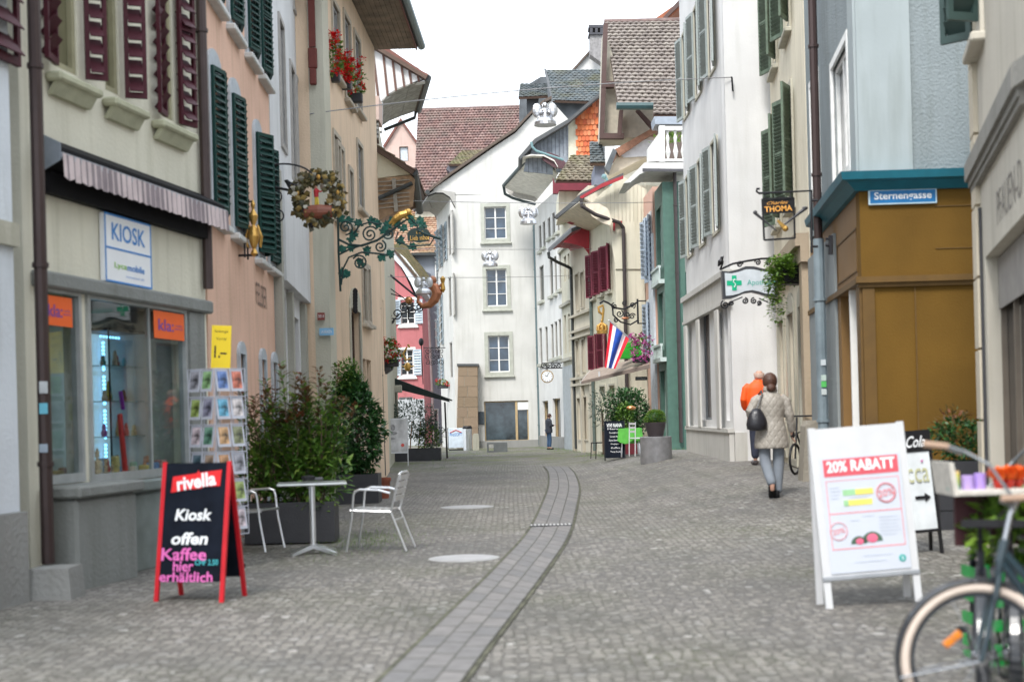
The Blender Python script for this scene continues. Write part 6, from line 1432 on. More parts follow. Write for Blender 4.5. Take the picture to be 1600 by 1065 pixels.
# --- copper mermaid sign, lamps
YM = 46; S = lambda u, v: pt(u, v, YM)
t = thing('mermaid_sign', 'copper coloured mermaid figure holding a bright vessel on a long iron rod', 'sign', TR((-3.8,YM,0)))
Mc = P('copper', (.42,.17,.09), .4, metal=.6, bump=.2)
m = MB(); m.tube([S(654,464),S(653,471),S(660,478),S(671,476),S(679,468),S(683,458),S(679,448),S(675,444)], [.04,.06,.09,.12,.15,.17,.15,.1], 10)
m.tube([S(675,447),S(670,451),S(668,447),S(672,442)], [.06,.05,.05,.06], 6); m.tube([S(677,447),S(684,450),S(690,444)], [.06,.05,.04], 6); m.ball(tuple(S(676,438)), .13, 10, (1,1,1.15)); m.tube([S(672,436),S(670,444)], [.08,.05], 6)
m.tube([S(652,466),S(656,462)], [.05,.02], 6); m.build('figure', Mc, t, Matrix())
m = MB(); m.lathe([(.03,-.2),(.08,-.1),(.05,.1),(.09,.25),(.03,.32)], tuple(S(692,447)), 10); m.build('vessel', M_gold, t, Matrix())
m = MB(); m.tube([S(599,421),S(654,466)], .035, 6); m.tube([S(599,443),S(634,468)], .018, 6); m.tube([S(599,455),S(628,464)], .018, 6)
for c, r0 in (((620,490),9),((632,480),8),((645,485),8),((655,480),7),((612,500),7)): q = S(*c); scroll(m, tuple(q), r0*YM/F, 1.5, random.random()*6, 1, .02)
m.tube([S(637,470),S(638,500)], .02, 5); m.tube([S(605,510),S(625,490),S(658,482)], .02, 5); m.build('bracket', M_iron, t, Matrix())
m = MB().ball(tuple(S(639,469)), .13, 12); m.build('copper_ball', P('copper_bright', (.6,.28,.12), .2, metal=.9), t, Matrix())
YM = 56; t = thing('scroll_bracket', 'thin iron scroll bracket with a pointed lantern in front of the grey house', 'sign', TR((-4.2,YM,0)))
m = MB(); 
for i in range(4):
    for j in range(3): q = S(668+7*i, 548+9*j); scroll(m, tuple(q), .11, 1.4, i+j, 1 if (i+j)%2 else -1, .014)
m.tube([S(658,532),S(661,600)], .02, 5); m.tube([S(662,543),S(696,543)], .018, 5); m.ball(tuple(S(658,534)), .1, 8, (1,1,1.6)); m.build('bracket', M_iron, t, Matrix())
YM = 52; t = thing('gold_wall_sign', 'curled gilt sign hanging before the pink house window', 'sign', TR((-4.1,YM,0))); m = MB()
m.tube([S(636,542),S(630,552),S(634,562),S(642,560)], .04, 6); m.tube([S(637,538),S(640,543)], .04, 5); m.ball(tuple(S(637,573)), .12, 8, (1,.6,1.4)); m.tube([S(628,572),S(648,572)], .02, 5); m.build('ornament', M_gold, t, Matrix())
# --- angels on wires
M_sil = P('silver_foil', (.6,.61,.64), .3, metal=.9, var=.1, scale=20)
def angel(c, s, label):
    t = thing('silver_angel', label, 'angel ornament', TR(c), 'silver angels hanging on wires')
    m = MB().lathe([(.52*s,-.0*s),(.5*s,.15*s),(.36*s,.32*s),(.2*s,.42*s),(.17*s,.7*s),(.1*s,.8*s)], seg=18); m.build('gown', M_sil, t)
    MB().ball((0,-.02*s,.92*s), .14*s, 10).build('head', M_sil, t)
    for x in (-1,1): MB().ball((x*.36*s,.12*s,.72*s), .27*s, 10, (.9,.35,1.25)).build('wing', M_sil, t)
    m = MB(); [m.tube([(x*.16*s,0,.68*s),(x*.26*s,-.12*s,.52*s),(x*.06*s,-.2*s,.6*s)], .045*s, 6) for x in (-1,1)]; m.build('arms', M_sil, t)
    MB().tube([(0,0,1.04*s),(0,0,1.2*s)], .008, 4).build('hook', M_iron, t)
angel(pt(852,196,29), .44, 'largest silver angel, hanging highest before the slate roofs')
angel(pt(826,350,38), .44, 'second silver angel, left of the swept red eave')
angel(pt(766,416,46), .47, 'small silver angel before the middle window of the white corner house')
angel(pt(662,459,45), .5, 'silver angel beside the copper mermaid')
def wire(a, c, label, sag=.12, r=.008):
    a, c = Vector(a), Vector(c); pts = []
    for k in range(25):
        f = k/24; p = a.lerp(c, f); p.z -= sag*4*f*(1-f); pts.append(p)
    m = MB().tube(pts, r, 5); tag(m.build('overhead_wire', P('wire_grey', (.25,.25,.26), .5)), label, 'wire', 'overhead wires across the street')
wire(pt(484,178,26), pt(1142,121,28.55), 'highest overhead wire, from the beige tower to the white pharmacy house', -.1, .01)
wire(pt(586,312,34.2), pt(1020,316,42), 'second overhead wire, passing above the corner house windows', .05)
wire(pt(604,388,39), pt(925,389,48.5), 'third overhead wire, above the small angel', .02)
wire(pt(606,432,40), pt(896,430,53), 'lowest overhead wire, between the second and third window rows', .05)
m = MB(); q = pt(1142,121,28.5); m.tube([q,q+Vector((.02,-.0,-.0)),q+Vector((.03,0,-.28))], .02, 6); tag(m.build('wire_hook', M_iron), 'small iron hook holding the wire on the pharmacy wall', 'hook')
# --- clock
YK = 55.5; c = pt(855,588,YK); t = thing('wall_clock', 'round white clock with gilt rim hanging from a black scroll bracket', 'clock', TR((c.x,YK,0)))
rk = 10*YK/F
m = MB().lathe([(rk,-.06),(rk,.06)], (0,0,0), 28, M=Matrix.Translation((0,0,c.z)) @ RX(R(90))); m.build('case', P('clock_rim', (.4,.27,.12), .4, metal=.5), t)
m = MB().lathe([(rk*.84,0),(rk*.84,.01)], (0,0,0), 28, M=Matrix.Translation((0,-.075,c.z)) @ RX(R(90))); m.build('dial', M_swhite, t)
m = MB()
for k in range(12): A = k*math.pi/6; m.box(-.008,.008,-.09,-.086,rk*.62,rk*.78,Matrix.Translation((0,0,c.z)) @ RY(A))
m.box(-.01,.01,-.094,-.091,0,rk*.45,Matrix.Translation((0,0,c.z)) @ RY(R(-60))); m.box(-.008,.008,-.098,-.095,0,rk*.65,Matrix.Translation((0,0,c.z)) @ RY(R(20))); m.build('hands_and_marks', M_black, t)
m = MB(); k_ = YK/F
for i in range(4): scroll(m, ((-6+i*8)*k_,0,c.z+17*k_), 4.2*k_, 1.4, i, 1, .022)
m.tube([(-8*k_,0,c.z+13*k_),(24*k_,0,c.z+13*k_)], .025, 5); m.tube([(-8*k_,0,c.z+21*k_),(24*k_,0,c.z+21*k_)], .018, 5); m.tube([(0,0,c.z+13*k_),(0,0,c.z+rk)], .02, 5); m.build('bracket', M_iron, t)
# --- crown sign
YQ = 44; S = lambda u, v: pt(u, v, YQ)
t = thing('crown_sign', 'gilded crown hanging from a black scroll bracket on the cream house', 'sign', TR((3.5,YQ,0)))
q = S(941,521); k_ = YQ/F
m = MB().lathe([(8.5*k_,0),(8.8*k_,5*k_),(7.5*k_,6*k_)], tuple(q), 16)
for i in range(8):
    A = i*math.pi/4; m.tube([(q.x+8*k_*math.cos(A),q.y+8*k_*math.sin(A),q.z+5*k_),(q.x+7.5*k_*math.cos(A),q.y+7.5*k_*math.sin(A),q.z+12*k_),(q.x,q.y,q.z+17*k_)], .03, 6)
m.ball((q.x,q.y,q.z+20*k_), 2.2*k_, 8); m.ball((q.x,q.y,q.z+9*k_), 6.2*k_, 10); m.build('crown', M_gold, t, Matrix())
m = MB(); m.tube([S(941,491),S(936,487),S(935,480),S(942,477),S(943,483),S(941,503)], .04, 6); m.build('gilt_scroll', M_gold, t, Matrix())
m = MB(); m.tube([S(996,467),S(997,506)], .03, 6); m.tube([S(996,470),S(1010,470)], .02, 5); m.tube([S(997,505),S(1010,505)], .02, 5)
m.tube([S(996,472),S(985,478),S(975,483),S(962,481),S(950,473),S(943,470),S(937,474)], .03, 6); m.tube([S(997,500),S(985,507),S(970,503),S(958,492),S(957,480)], .025, 6)
for c, r0 in (((988,477),5),((980,492),6),((968,490),6),((960,478),5),((988,494),5),((963,500),4),((976,474),4)): q = S(*c); scroll(m, tuple(q), r0*k_, 1.5, random.random()*6, random.choice((1,-1)), .02)
m.build('bracket', M_iron, t, Matrix())
m = MB().ball(tuple(S(977,497)), 4*k_, 8, (1.6,.6,.5)); m.build('copper_fruit', P('copper', (.42,.17,.09)), t, Matrix())
# --- flag
YFl = 42; t = thing('striped_flag', 'red white and blue striped flag hanging from a slanted pole above the terrace', 'flag', TR((3.4,YFl,0)))
A_, B_, C_, D_ = (953,503), (983,529), (961,576), (945,574)   # top-left, top-right, bottom-right, bottom-left
m = MB(); nu, nv = 24, 14
bands = [0,1/6,2/6,4/6,5/6,1]; us = sorted({*[i/nu for i in range(nu+1)], *bands})
def fp(a, b):
    top = Vector(A_).lerp(Vector(B_), a); bot = Vector(D_).lerp(Vector(C_), a); q = top.lerp(bot, b); p = pt(q.x, q.y, YFl); p.y += .06*math.sin(a*9+b*2); return p
for i in range(len(us)-1):
    am = (us[i]+us[i+1])/2; m.m = 0 if am < 1/6 or am > 5/6 else (1 if am < 2/6 or am > 4/6 else 2)
    for j in range(nv): m.add([fp(us[i],j/nv),fp(us[i+1],j/nv),fp(us[i+1],(j+1)/nv),fp(us[i],(j+1)/nv)], [(0,1,2,3)])
m.build('cloth', [P('flag_red', (.65,.01,.03), .7), P('flag_white', (.75,.76,.8), .7), P('flag_blue', (.01,.07,.4), .7)], t, Matrix())
MB().tube([pt(951,500,YFl),pt(1006,548,YFl+1)], .025, 6).build('pole', M_white, t, Matrix())
# --- terrace awning, green sign, petunias
b = thing('terrace_awning', 'open striped beige awning over the terrace beneath the flag', 'awning', TR((4.2,42,0)))
a0, a1, a2, a3 = pt(908,597,43.5), pt(1015,570,41.5), pt(1015,556,43), pt(922,580,45.2)
MB().prism([a0,a1,a2,a3], (0,0,.03)).build('canopy', P('awning_taupe', (.3,.24,.2), .8, var=.2), b, Matrix())
MB().prism([a0+Vector((0,-.02,.02)),a1+Vector((0,-.02,.02)),a1-Vector((0,.02,.1)),a0-Vector((0,.02,.06))], (0,.02,0)).build('valance', P('awning_grey_brown', (.2,.16,.14), .8), b, Matrix())
m = MB(); m.tube([a0,a3], .03, 6); m.tube([pt(936,580,43),pt(937,594,43)], .03, 5); m.build('arm', M_white, b, Matrix())
a, c = pt(968,567,43), pt(1002,550,43); t = MB(); t.bbox(a.x,c.x,42.9,43.1,a.z+.12,c.z+.3,.02); 
o = t.build('green_sign', P('bright_green_sign', (.03,.4,.03), .4), None); tag(o, 'bright green lightbox sign between the flag and the petunias', 'sign')
flowers('petunia_basket', 'magenta petunias hanging in front of the peach house', pt(1001,543,42), (.36,.3,.42), 240, 34, M_pinkfl, fl=.055)
s = pt(1002,591,43); a, c = pt(993,594,42.9), pt(1011,588,42.9); m = MB().box(a.x,c.x,42.9,42.93,a.z,c.z); o = m.build('street_sign', P('dark_blue_sign', (.02,.03,.05), .5)); tag(o, 'small dark street plate on the cream wall behind the terrace shrubs', 'sign')
text('Kronengasse', M_swhite, o, Matrix.Translation((0,42.9,0)), (a.x+c.x)/2, (a.z+c.z)/2, w=(c.x-a.x)*.8, h=.06)
# --- terrace: shrubs, board, table, chairs
Yt = gp(985,712).y
t = thing('terrace_hedge', 'dark mixed potted shrubs behind the menu board on the terrace', 'shrub', TR((pt(975,700,Yt+1.2).x,Yt+1.2,0)))
k_ = (Yt+1.2)/F; zz = gz(3.2,Yt)
m = MB(); leaves(m, (8*k_,.2,zz+1.05), 2300, (.55,.4,.75), .1, .06); leaves(m, (-10*k_,.1,zz+1.3), 900, (.42,.35,.5), .09, .05); leaves(m, (22*k_,.2,zz+1.2), 800, (.35,.3,.6), .09, .05); m.build('foliage', M_leafdark, t)
m = MB(); leaves(m, (2*k_,-.3,zz+.95), 700, (.26,.2,.45), .09, .05); m.build('foliage', M_leaf, t)
m = MB(); leaves(m, (-32*k_,.1,zz+1.25), 420, (.36,.3,.55), .09, .045); m.build('foliage', M_leafolive, t)
m = MB(); [m.tube([(x*k_,.1,zz),(x*k_,.1,zz+1.2)], .025, 6) for x in (-32,-10,5,22)]; m.build('stems', P('bark', (.09,.06,.04)), t)
m = MB(); m.prism([(-14*k_,-.4,zz),(28*k_,-.4,zz),(28*k_,-.4,zz+.5),(-14*k_,-.4,zz+.5)], (0,.5,0)); m.build('trough', P('wine_red_trough', (.12,.01,.02), .6), t)
m = MB().ball((0,0,0), .1, 12, (1.3,.5,.6)); tag(m.build('terrace_lamp', P('copper_bright', (.6,.28,.12)), None, TR(pt(986,637,Yt+.6))), 'copper lamp shade among the dark terrace shrubs', 'lamp')
q = gp(961,719); k_ = q.y/F
t, T = aboard('menu_board', 'tall blackboard with white chalk menu on the cafe terrace', TR(q, R(-5)), 33*k_, 63*k_, 4*k_, R(9), M_black, M_blackboard, .025)
T = T @ Matrix.Translation((0,-.012,0)); Hb = 63*k_
text('VIVI NANA', M_ch, t, T, 0, Hb*.88, w=24*k_, h=6*k_, bold=.02)
for i, s in enumerate(('Menu', 'Pouletbrust', 'Gemüse Reis', 'Salat Dessert', 'Suppe', 'Kaffee', 'Torte Kuchen')): text(s, M_ch, t, T, -1.5*k_+i*.6*k_, Hb*(.79-i*.095), w=(14 if i%3 else 18)*k_, h=2.6*k_)
q = gp(987,714); q.y += .5; t = thing('draped_table', 'small terrace table under a bright green cloth', 'table', TR((q.x,q.y,gz(q.x,q.y)))); k_ = q.y/F
m = MB(); n = 28; top, bot = [], []
for i in range(n):
    A = 2*math.pi*i/n; sq = 1/max(abs(math.cos(A)),abs(math.sin(A))); top.append((.3*sq*math.cos(A),.3*sq*math.sin(A),.74)); w_ = 1.08+.05*math.sin(A*7); bot.append((.3*sq*math.cos(A)*w_,.3*sq*math.sin(A)*w_,.4+.06*math.sin(A*4)))
m.loft([bot, top]); m.build('tablecloth', P('green_cloth', (.1,.42,.06), .8), t)
m = MB(); [m.tube([(x,y,0),(x*.85,y*.85,.73)], .02, 6) for x in (-.24,.24) for y in (-.22,.22)]; m.build_each('leg', M_alu, t)
for (u, v, a, lab) in ((938,716,200,'dark bistro chair left of the menu board'),(1000,712,20,'pale bistro chair between the green cloth and the round planter')):
    q = gp(u, v); t = thing('bistro_chair', lab, 'chair', TR(q, R(a)), 'terrace bistro chairs'); mm = M_black if a > 90 else M_white
    m = MB().bbox(-.2,.2,-.2,.2,.44,.47,.01); m.build('seat', mm, t)
    for x in (-.19,.19):
        for y in (-.18,.18): MB().tube([(x*1.15,y,0),(x,y,.44 if x > 0 else .86)], .013, 6).build('leg', mm, t)
    m = MB(); [m.box(-.2,-.185,-.18,.18,z,z+.05) for z in (.6,.7,.8)]; m.build('backrest', mm, t)
# --- concrete cylinder + pot
q = gp(1028,721); k_ = q.y/F; z0 = q.z; r = 25*k_
t = MB().lathe([(r,-.08),(r,38*k_),(r-.02,39*k_),(r-.1,39*k_)], seg=40); tag(t.build('round_plinth', P('zinc_plinth', (.22,.22,.23), .5, metal=.3, var=.2), None, TR((q.x,q.y+r,z0))), 'round grey metal plinth carrying the clipped box ball', 'plinth')
t = thing('potted_box_ball', 'clipped yellow green box ball in a dark flared pot on the round plinth', 'shrub', TR((q.x-.0,q.y+r,z0+39*k_+.002)))
MB().lathe([(12*k_,0),(15*k_,12*k_),(17*k_,22*k_),(16*k_,22.5*k_),(14*k_,20*k_)], seg=28).build('pot', P('dark_pot_bronze', (.06,.05,.055), .35, metal=.3), t)
m = MB(); leaves(m, (0,0,29*k_), 3800, (17*k_,17*k_,13*k_), .035, .022, out=1.2); m.build('foliage', M_leaflite, t)
MB().ball((0,0,28*k_), 14*k_, 16, (1,1,.75)).build('inner_twigs', M_leafdark, t)
# --- pharmacy sign
YP = 24; S = lambda u, v: pt(u, v, YP)
t = thing('pharmacy_sign', 'white lightbox sign with a green cross reading Apotheke on an iron bracket', 'sign', TR((S(1170,440).x,YP,0)))
def wav(off):
    tp = [(1128,423),(1140,424),(1152,421),(1165,416),(1178,416),(1190,419),(1200,421),(1213,420)]; bt = [(1215,464),(1200,463),(1188,459),(1176,456),(1163,458),(1152,463),(1142,466),(1130,467)]
    cx_, cy_ = 1171, 441; return [(cx_+(u-cx_)*(1-off/43), cy_+(v-cy_)*(1-off/22)) for u,v in tp+bt]
MB().prism([S(*p) for p in wav(0)], (0,.16,0)).build('case', P('sign_case_dark', (.04,.042,.05), .4), t, Matrix())
MB().prism([S(*p)-Vector((0,.012,0)) for p in wav(4.2)], (0,.01,0)).build('face', P('sign_face', (.5,.54,.58), .3, emit=.05), t, Matrix())
q = S(1147,442); k_ = YP/F; Mx = TR((q.x,YP-.016,q.z)) @ RY(R(0))
m = MB(); m.box(-11.5*k_,11.5*k_,-.006,0,-3.6*k_,3.6*k_); m.box(-3.6*k_,3.6*k_,-.0065,-.0005,3.6*k_,11.5*k_); m.box(-3.6*k_,3.6*k_,-.0065,-.0005,-11.5*k_,-3.6*k_); m.build('cross', P('pharmacy_green', (.0,.33,.17), .4, emit=.1), t, Mx)
m = MB(); m.tube([(0,-.012,-7*k_),(.02,-.012,-2*k_),(-.02,-.012,2*k_),(.01,-.012,6*k_)], .007, 5); m.tube([(-.03,-.012,5*k_),(.03,-.012,5*k_)], .006, 4); m.build('cross_emblem', M_swhite, t, Mx)
text('Apotheke', P('pharmacy_text', (.1,.42,.35), .4), t, TR((S(1189,442).x,YP,S(1189,442).z)), 0, 0, w=44*k_, h=11*k_, y=-.02)
m = MB(); m.tube([S(1125,421),S(1145,412),S(1165,408),S(1190,404),S(1225,404)], .018, 6)
for c, r0, a0, mi in (((1156,413),5,0,1),((1184,410),5,3,-1),((1200,411),4,1,1),((1164,470),5,1.5,-1),((1178,470),5,1.5,1),((1133,476),7,2,1),((1186,473),4,4,1),((1143,474),4,4,-1)): q = S(*c); scroll(m, tuple(q), r0*k_, 1.6, a0, mi, .013)
m.tube([S(1125,421),S(1128,415),S(1130,408)], .015, 5); m.tube([S(1140,472),S(1160,464)], .012, 5); m.tube([S(1186,466),S(1200,472)], .012, 5); m.build('bracket', M_iron, t, Matrix())
m = MB(); m.tube([S(1122,416),S(1126,409),S(1129,402)], [.01,.05,.012], 8); m.ball(tuple(S(1128,403)), .03, 8); m.tube([S(1128,403),S(1131,400)], [.02,.004], 5); m.build('raven_figure', M_iron, t, Matrix())
# --- black hanging sign
YH = 18; S = lambda u, v: pt(u, v, YH); k_ = YH/F
t = thing('hanging_sign', 'black framed hanging sign with orange lettering and crossed horn figures', 'sign', TR((S(1215,340).x,YH,0)))
m = MB(); c = [S(1191,311),S(1240,309),S(1242,372),S(1194,375)]
for i in range(4): m.tube([c[i],c[(i+1)%4]], 2.0*k_, 4)
m.prism([S(1192,313),S(1240,310),S(1241,332),S(1193,334)], (0,.02,0)); m.build('frame', M_black, t, Matrix())
Mt = TR((S(1216,326).x,YH,S(1216,326).z)) @ RY(R(-2))
M_or = P('sign_orange', (.8,.38,.08), .4); text('THOMA', M_or, t, Mt, 0, 0, w=43*k_, h=9*k_, y=-.01, bold=.02); text('Charles', M_or, t, Mt, -1*k_, 9.3*k_, w=33*k_, h=5*k_, y=-.01, shear=.5)
m = MB(); m.tube([S(1181,334),S(1214,361)], [.02,.006], 6); m.ball(tuple(S(1180,332)), .028, 8); m.tube([S(1224,352),S(1259,325)], [.01,.025], 6); m.ball(tuple(S(1258,325)), .03, 8, (1.3,1,.7)); m.build('horns', P('dark_bronze', (.06,.045,.045), .4, metal=.4), t, Matrix())
m = MB(); m.ball(tuple(S(1227,357)), .04, 10); m.tube([S(1215,344),S(1224,354)], [.015,.03], 6); m.build('gilt_head', M_gold, t, Matrix())
m = MB(); m.tube([S(1268,395),S(1268,298),S(1186,302),S(1182,299),S(1183,295),S(1187,295)], .016, 6); m.tube([S(1195,302),S(1195,311)], .008, 5); m.tube([S(1235,300),S(1235,309)], .008, 5)
for v in (313,385): m.tube([S(1268,v),S(1278,v)], .016, 5)
m.tube([S(1298,368),S(1298,398)], .03, 5); m.tube([S(1290,373),S(1298,373)], .015, 5); m.tube([S(1290,383),S(1298,383)], .02, 5); m.build('bracket', M_iron, t, Matrix())
# --- trailing plant
t = thing('hanging_plant', 'bright green trailing plant spilling from a wall basket right of the pharmacy sign', 'plant', TR((pt(1225,410,23).x,23,0)))
m = MB()
for st in range(46):
    u0 = random.uniform(1206,1248); p = pt(u0, random.uniform(392,412), 23+random.uniform(-.3,.3)); ln = random.uniform(.3,1.15)*(1.0 if u0 < 1226 else .45)
    pts = [p+Vector((-.08*math.sin(i*.7)-.02*i, random.gauss(0,.01), -ln*i/8)) for i in range(9)]
    for i in range(8):
        for j in range(5): m.leaf(pts[i].lerp(pts[i+1],random.random())+Vector((random.gauss(0,.03),random.gauss(0,.03),0)), Vector((random.gauss(0,1),random.gauss(0,1),-.3)), Vector((0,0,1)), .07, .05)
m.build('foliage', M_leaflite, t, Matrix())
m = MB(); q = pt(1236,415,23); m.bbox(q.x-.18,q.x+.2,22.9,23.3,q.z-.3,q.z+.05,.04); m.build('basket', M_black, t, Matrix())
# --- RABATT board
Y0 = gp(1365,948).y; k_ = Y0/F
t, T = aboard('poster_board', 'large white framed sandwich board with a red 20% discount poster', TR((pt(1366,948,Y0).x, Y0, 0), R(3)) @ RY(R(-3.0)), 153*k_, 283*k_, 45*k_, R(5.5), M_white, M_white, .05)
T = T @ Matrix.Translation((0,-.013,0)); Wb, Hb = 153*k_, 283*k_; hb = 45*k_
MB().bbox(-Wb/2-.003,Wb/2+.003,-.012,.02,hb-.012,hb+.02,.005).build('bottom_rail', P('rail_grey', (.3,.32,.35), .4), t, T)
x0, x1, z0, z1 = -.41*Wb, .42*Wb, hb+8*k_, Hb-48*k_
m = MB().box(x0,x1,-.004,-.001,z0,z1); m.build('poster', P('poster_paper', (.56,.6,.68), .35, var=.02), t, T)
M_rr = P('discount_red', (.62,.1,.13), .4, var=.03); M_rl = P('discount_red_thin', (.7,.25,.28), .4)
pw, ph = x1-x0, z1-z0
MB().box(x0+.03*pw,x1-.03*pw,-.006,-.0042,z1-.17*ph,z1-.02*ph).build('red_header', M_rr, t, T)
text('20% RABATT', M_swhite, t, T, (x0+x1)/2, z1-.085*ph, w=pw*.86, h=ph*.1, y=-.009, bold=.03)
m = MB(); yy = (-.0055,-.0042)
for (a,c,e,f) in ((.04,.96,.79,.796),(.04,.96,.505,.515),(.04,.96,.2,.21)): m.box(x0+a*pw,x0+c*pw,*yy,z0+e*ph,z0+f*ph)
for a in (.04,.95): m.box(x0+a*pw,x0+(a+.01)*pw,*yy,z0+.21*ph,z0+.505*ph); m.box(x0+a*pw,x0+(a+.01)*pw,*yy,z0+.515*ph,z0+.79*ph)
m.build('red_lines', M_rl, t, T)
def ring(m, cx_, cz_, r_, sx_=1.25, y=-.008): m.tube([(cx_+r_*sx_*math.cos(a*.3),y,cz_+r_*math.sin(a*.3)) for a in range(21)], .003, 4, closed=True)
m = MB(); ring(m, x0+.78*pw, z0+.66*ph, .085*ph*1.0, 1.0); ring(m, x0+.78*pw, z0+.66*ph, .075*ph, 1.0); ring(m, x0+.14*pw, z0+.36*ph, .075*ph, 1.0); m.build('stamp_rings', M_rl, t, T)
text('20%', M_rl, t, T @ Matrix.Translation((x0+.78*pw,0,z0+.66*ph)) @ RY(R(-10)), 0, 0, w=.2*pw, h=.06*ph, y=-.01, bold=.01); text('20%', M_rl, t, T @ Matrix.Translation((x0+.14*pw,0,z0+.36*ph)) @ RY(R(-10)), 0, 0, w=.16*pw, h=.045*ph, y=-.008, bold=.01)
def bx4(a,c,e,f,mat,nm='print_block',y=-.0066): MB().box(x0+a*pw,x0+c*pw,y,y+.002,z0+e*ph,z0+f*ph).build(nm, mat, t, T)
bx4(.24,.55,.66,.71,P('print_green', (.3,.55,.3),.4)); bx4(.40,.62,.661,.709,P('print_yellow', (.75,.65,.15),.4),y=-.0088); bx4(.24,.6,.57,.62,P('print_yellow', (.75,.65,.15))); bx4(.24,.3,.571,.619,P('print_green', (.3,.55,.3)),y=-.0088)
m = MB()
for cx_, cz_, rr in ((.38,.24,.1),(.55,.25,.13)): m.prism([(x0+cx_*pw+rr*pw*math.cos(a*math.pi/8),-.0066,z0+cz_*ph+rr*pw*.95*math.sin(a*math.pi/8)) for a in range(9)], (0,.002,0))
m.build('print_pastilles_dark', P('print_dark_green', (.07,.13,.09), .4), t, T)
m = MB()
for cx_, cz_, rr in ((.39,.26,.05),(.55,.28,.07)): m.ball((x0+cx_*pw,-.008,z0+cz_*ph), rr*pw, 10, (1,.05,.8))
m.build('print_pastilles_red', P('print_pink', (.7,.15,.25), .4), t, T)
for (a,c,e) in ((.08,.2,.73),(.08,.22,.7),(.08,.2,.67),(.08,.19,.64),(.3,.55,.635),(.3,.42,.44),(.45,.6,.47),(.66,.9,.45),(.66,.92,.42),(.66,.88,.39),(.66,.9,.36),(.66,.92,.33),(.66,.86,.3),(.42,.78,.13),(.3,.7,.08)): bx4(a,c,e,e+.006,P('print_grey_text', (.45,.5,.6), .5),'print_text')
m = MB().lathe([(.045*pw,0),(.045*pw,.003)], (0,0,0), 20, M=Matrix.Translation((x0+.9*pw,-.005,z0+.09*ph)) @ RX(R(90))); m.build('round_emblem', P('emblem_green', (.05,.4,.38), .4), t, T)
text('2', M_swhite, t, T, x0+.9*pw, z0+.09*ph, h=.04*pw, y=-.011, bold=.02)
# --- second (black) board behind
Y1 = gp(1462,865).y; k_ = Y1/F
t, T = aboard('arrow_board', 'black framed cafe board with an arrow behind the white discount board', TR((pt(1432,865,Y1).x, Y1, 0), R(8)) @ RY(R(-3)), 90*k_, 196*k_, 38*k_, R(6), M_black, P('board_cream', (.68,.72,.75), .4), .03)
T = T @ Matrix.Translation((0,-.012,0)); Wb, Hb = 90*k_, 196*k_; hb = 38*k_
MB().box(-Wb/2,Wb/2,-.006,.006,Hb-33*k_,Hb+.005).build('header', M_black, t, T); MB().box(-Wb/2,Wb/2,-.006,.006,hb-2*k_,hb+3*k_).build('bottom_rail', M_black, t, T)
text('Coca-Cola', M_swhite, t, T, -2*k_, Hb-17*k_, w=74*k_, h=18*k_, y=-.01, shear=.5, bold=.01)
text('cca', P('olive_print', (.5,.5,.3), .5), t, T, 17*k_, Hb-70*k_, w=36*k_, h=22*k_, y=-.01)
m = MB(); m.prism([(x*k_,-.01,Hb-105*k_+z*k_) for x,z in ((8,2.5),(24,2.5),(24,7),(34,0),(24,-7),(24,-2.5),(8,-2.5))], (0,.003,0)); m.build('arrow', M_iron, t, T)
m = MB(); m.ball((26*k_,-.01,Hb-48*k_), 2*k_, 8, (1,.2,1)); m.build('pink_dot', M_pinkfl, t, T)
# --- right planter with shrub
q = gp(1498,812); k_ = 15/F; q = pt(1470,812,15); t = thing('potted_shrub', 'small reddish green shrub in a black planter against the ochre shopfront', 'shrub', TR((q.x,15,gz(q.x,15))))
planter_box(t, .62, .5, .72, M_planter); m = MB()
for z in (.2,.4,.58): m.box(-.004,.624,-.004,.504,z,z+.008)
m.build('planter_grooves', M_black, t)
m = MB(); leaves(m, (.31,.25,.95), 900, (.36,.3,.22), .08, .035); m.build('foliage', M_leafdark, t)
m = MB(); leaves(m, (.3,.25,1.08), 200, (.3,.25,.22), .07, .03); m.build('shoot_tips', M_leafred, t)
# ================================================================ STAND, CANDLES, BIKES
YC_ = 7.6; S = lambda u, v, y=YC_: pt(u, v, y); k_ = YC_/F
t = thing('display_stand', 'pale wooden display shelf carrying candles and orange flowers at the right edge', 'shelf', TR((S(1500,770).x,YC_,0)))
zS = S(1500,766).z; xs0 = S(1497,766).x; xs1 = xs0+.95
M_pw = P('weathered_pale_wood', (.55,.52,.47), .7, bump=.2, var=.15, scale=20)
m = MB(); m.bbox(xs0,xs1,YC_-.02,YC_+.34,zS-.03,zS,.005); m.build('shelf_board', M_pw, t, Matrix())
m = MB(); m.prism([(xs0-.02,YC_,zS-.03),(xs0+.01,YC_,zS-.03),(xs0-.02,YC_,zS+.15),(xs0-.045,YC_,zS+.15)], (0,.34,0)); m.build('end_board', M_pw, t, Matrix())
for x in (xs0+.45, xs1-.1):
    MB().box(x,x+.05,YC_+.26,YC_+.31,0,zS-.031).build('leg', P('trestle_wood', (.3,.22,.12), .8), t, Matrix())
m = MB(); m.box(xs0+.06,xs1-.05,YC_+.25,YC_+.28,zS-.32,zS-.04); m.build('apron', P('dark_red_wood', (.06,.015,.02), .6), t, Matrix())
def candle(u, r, h, mat, lab):
    x = S(u,760).x; t = thing('candle', lab, 'candle', TR((x,YC_+.1,zS)), 'candles on the pale shelf')
    m = MB().lathe([(r,0),(r,h*.97),(r*.94,h),(r*.6,h*.975)], seg=24)
    m.build('wax', mat, t); MB().tube([(0,0,h*.97),(.002,0,h+.014)], .0015, 4).build('wick', M_black, t)
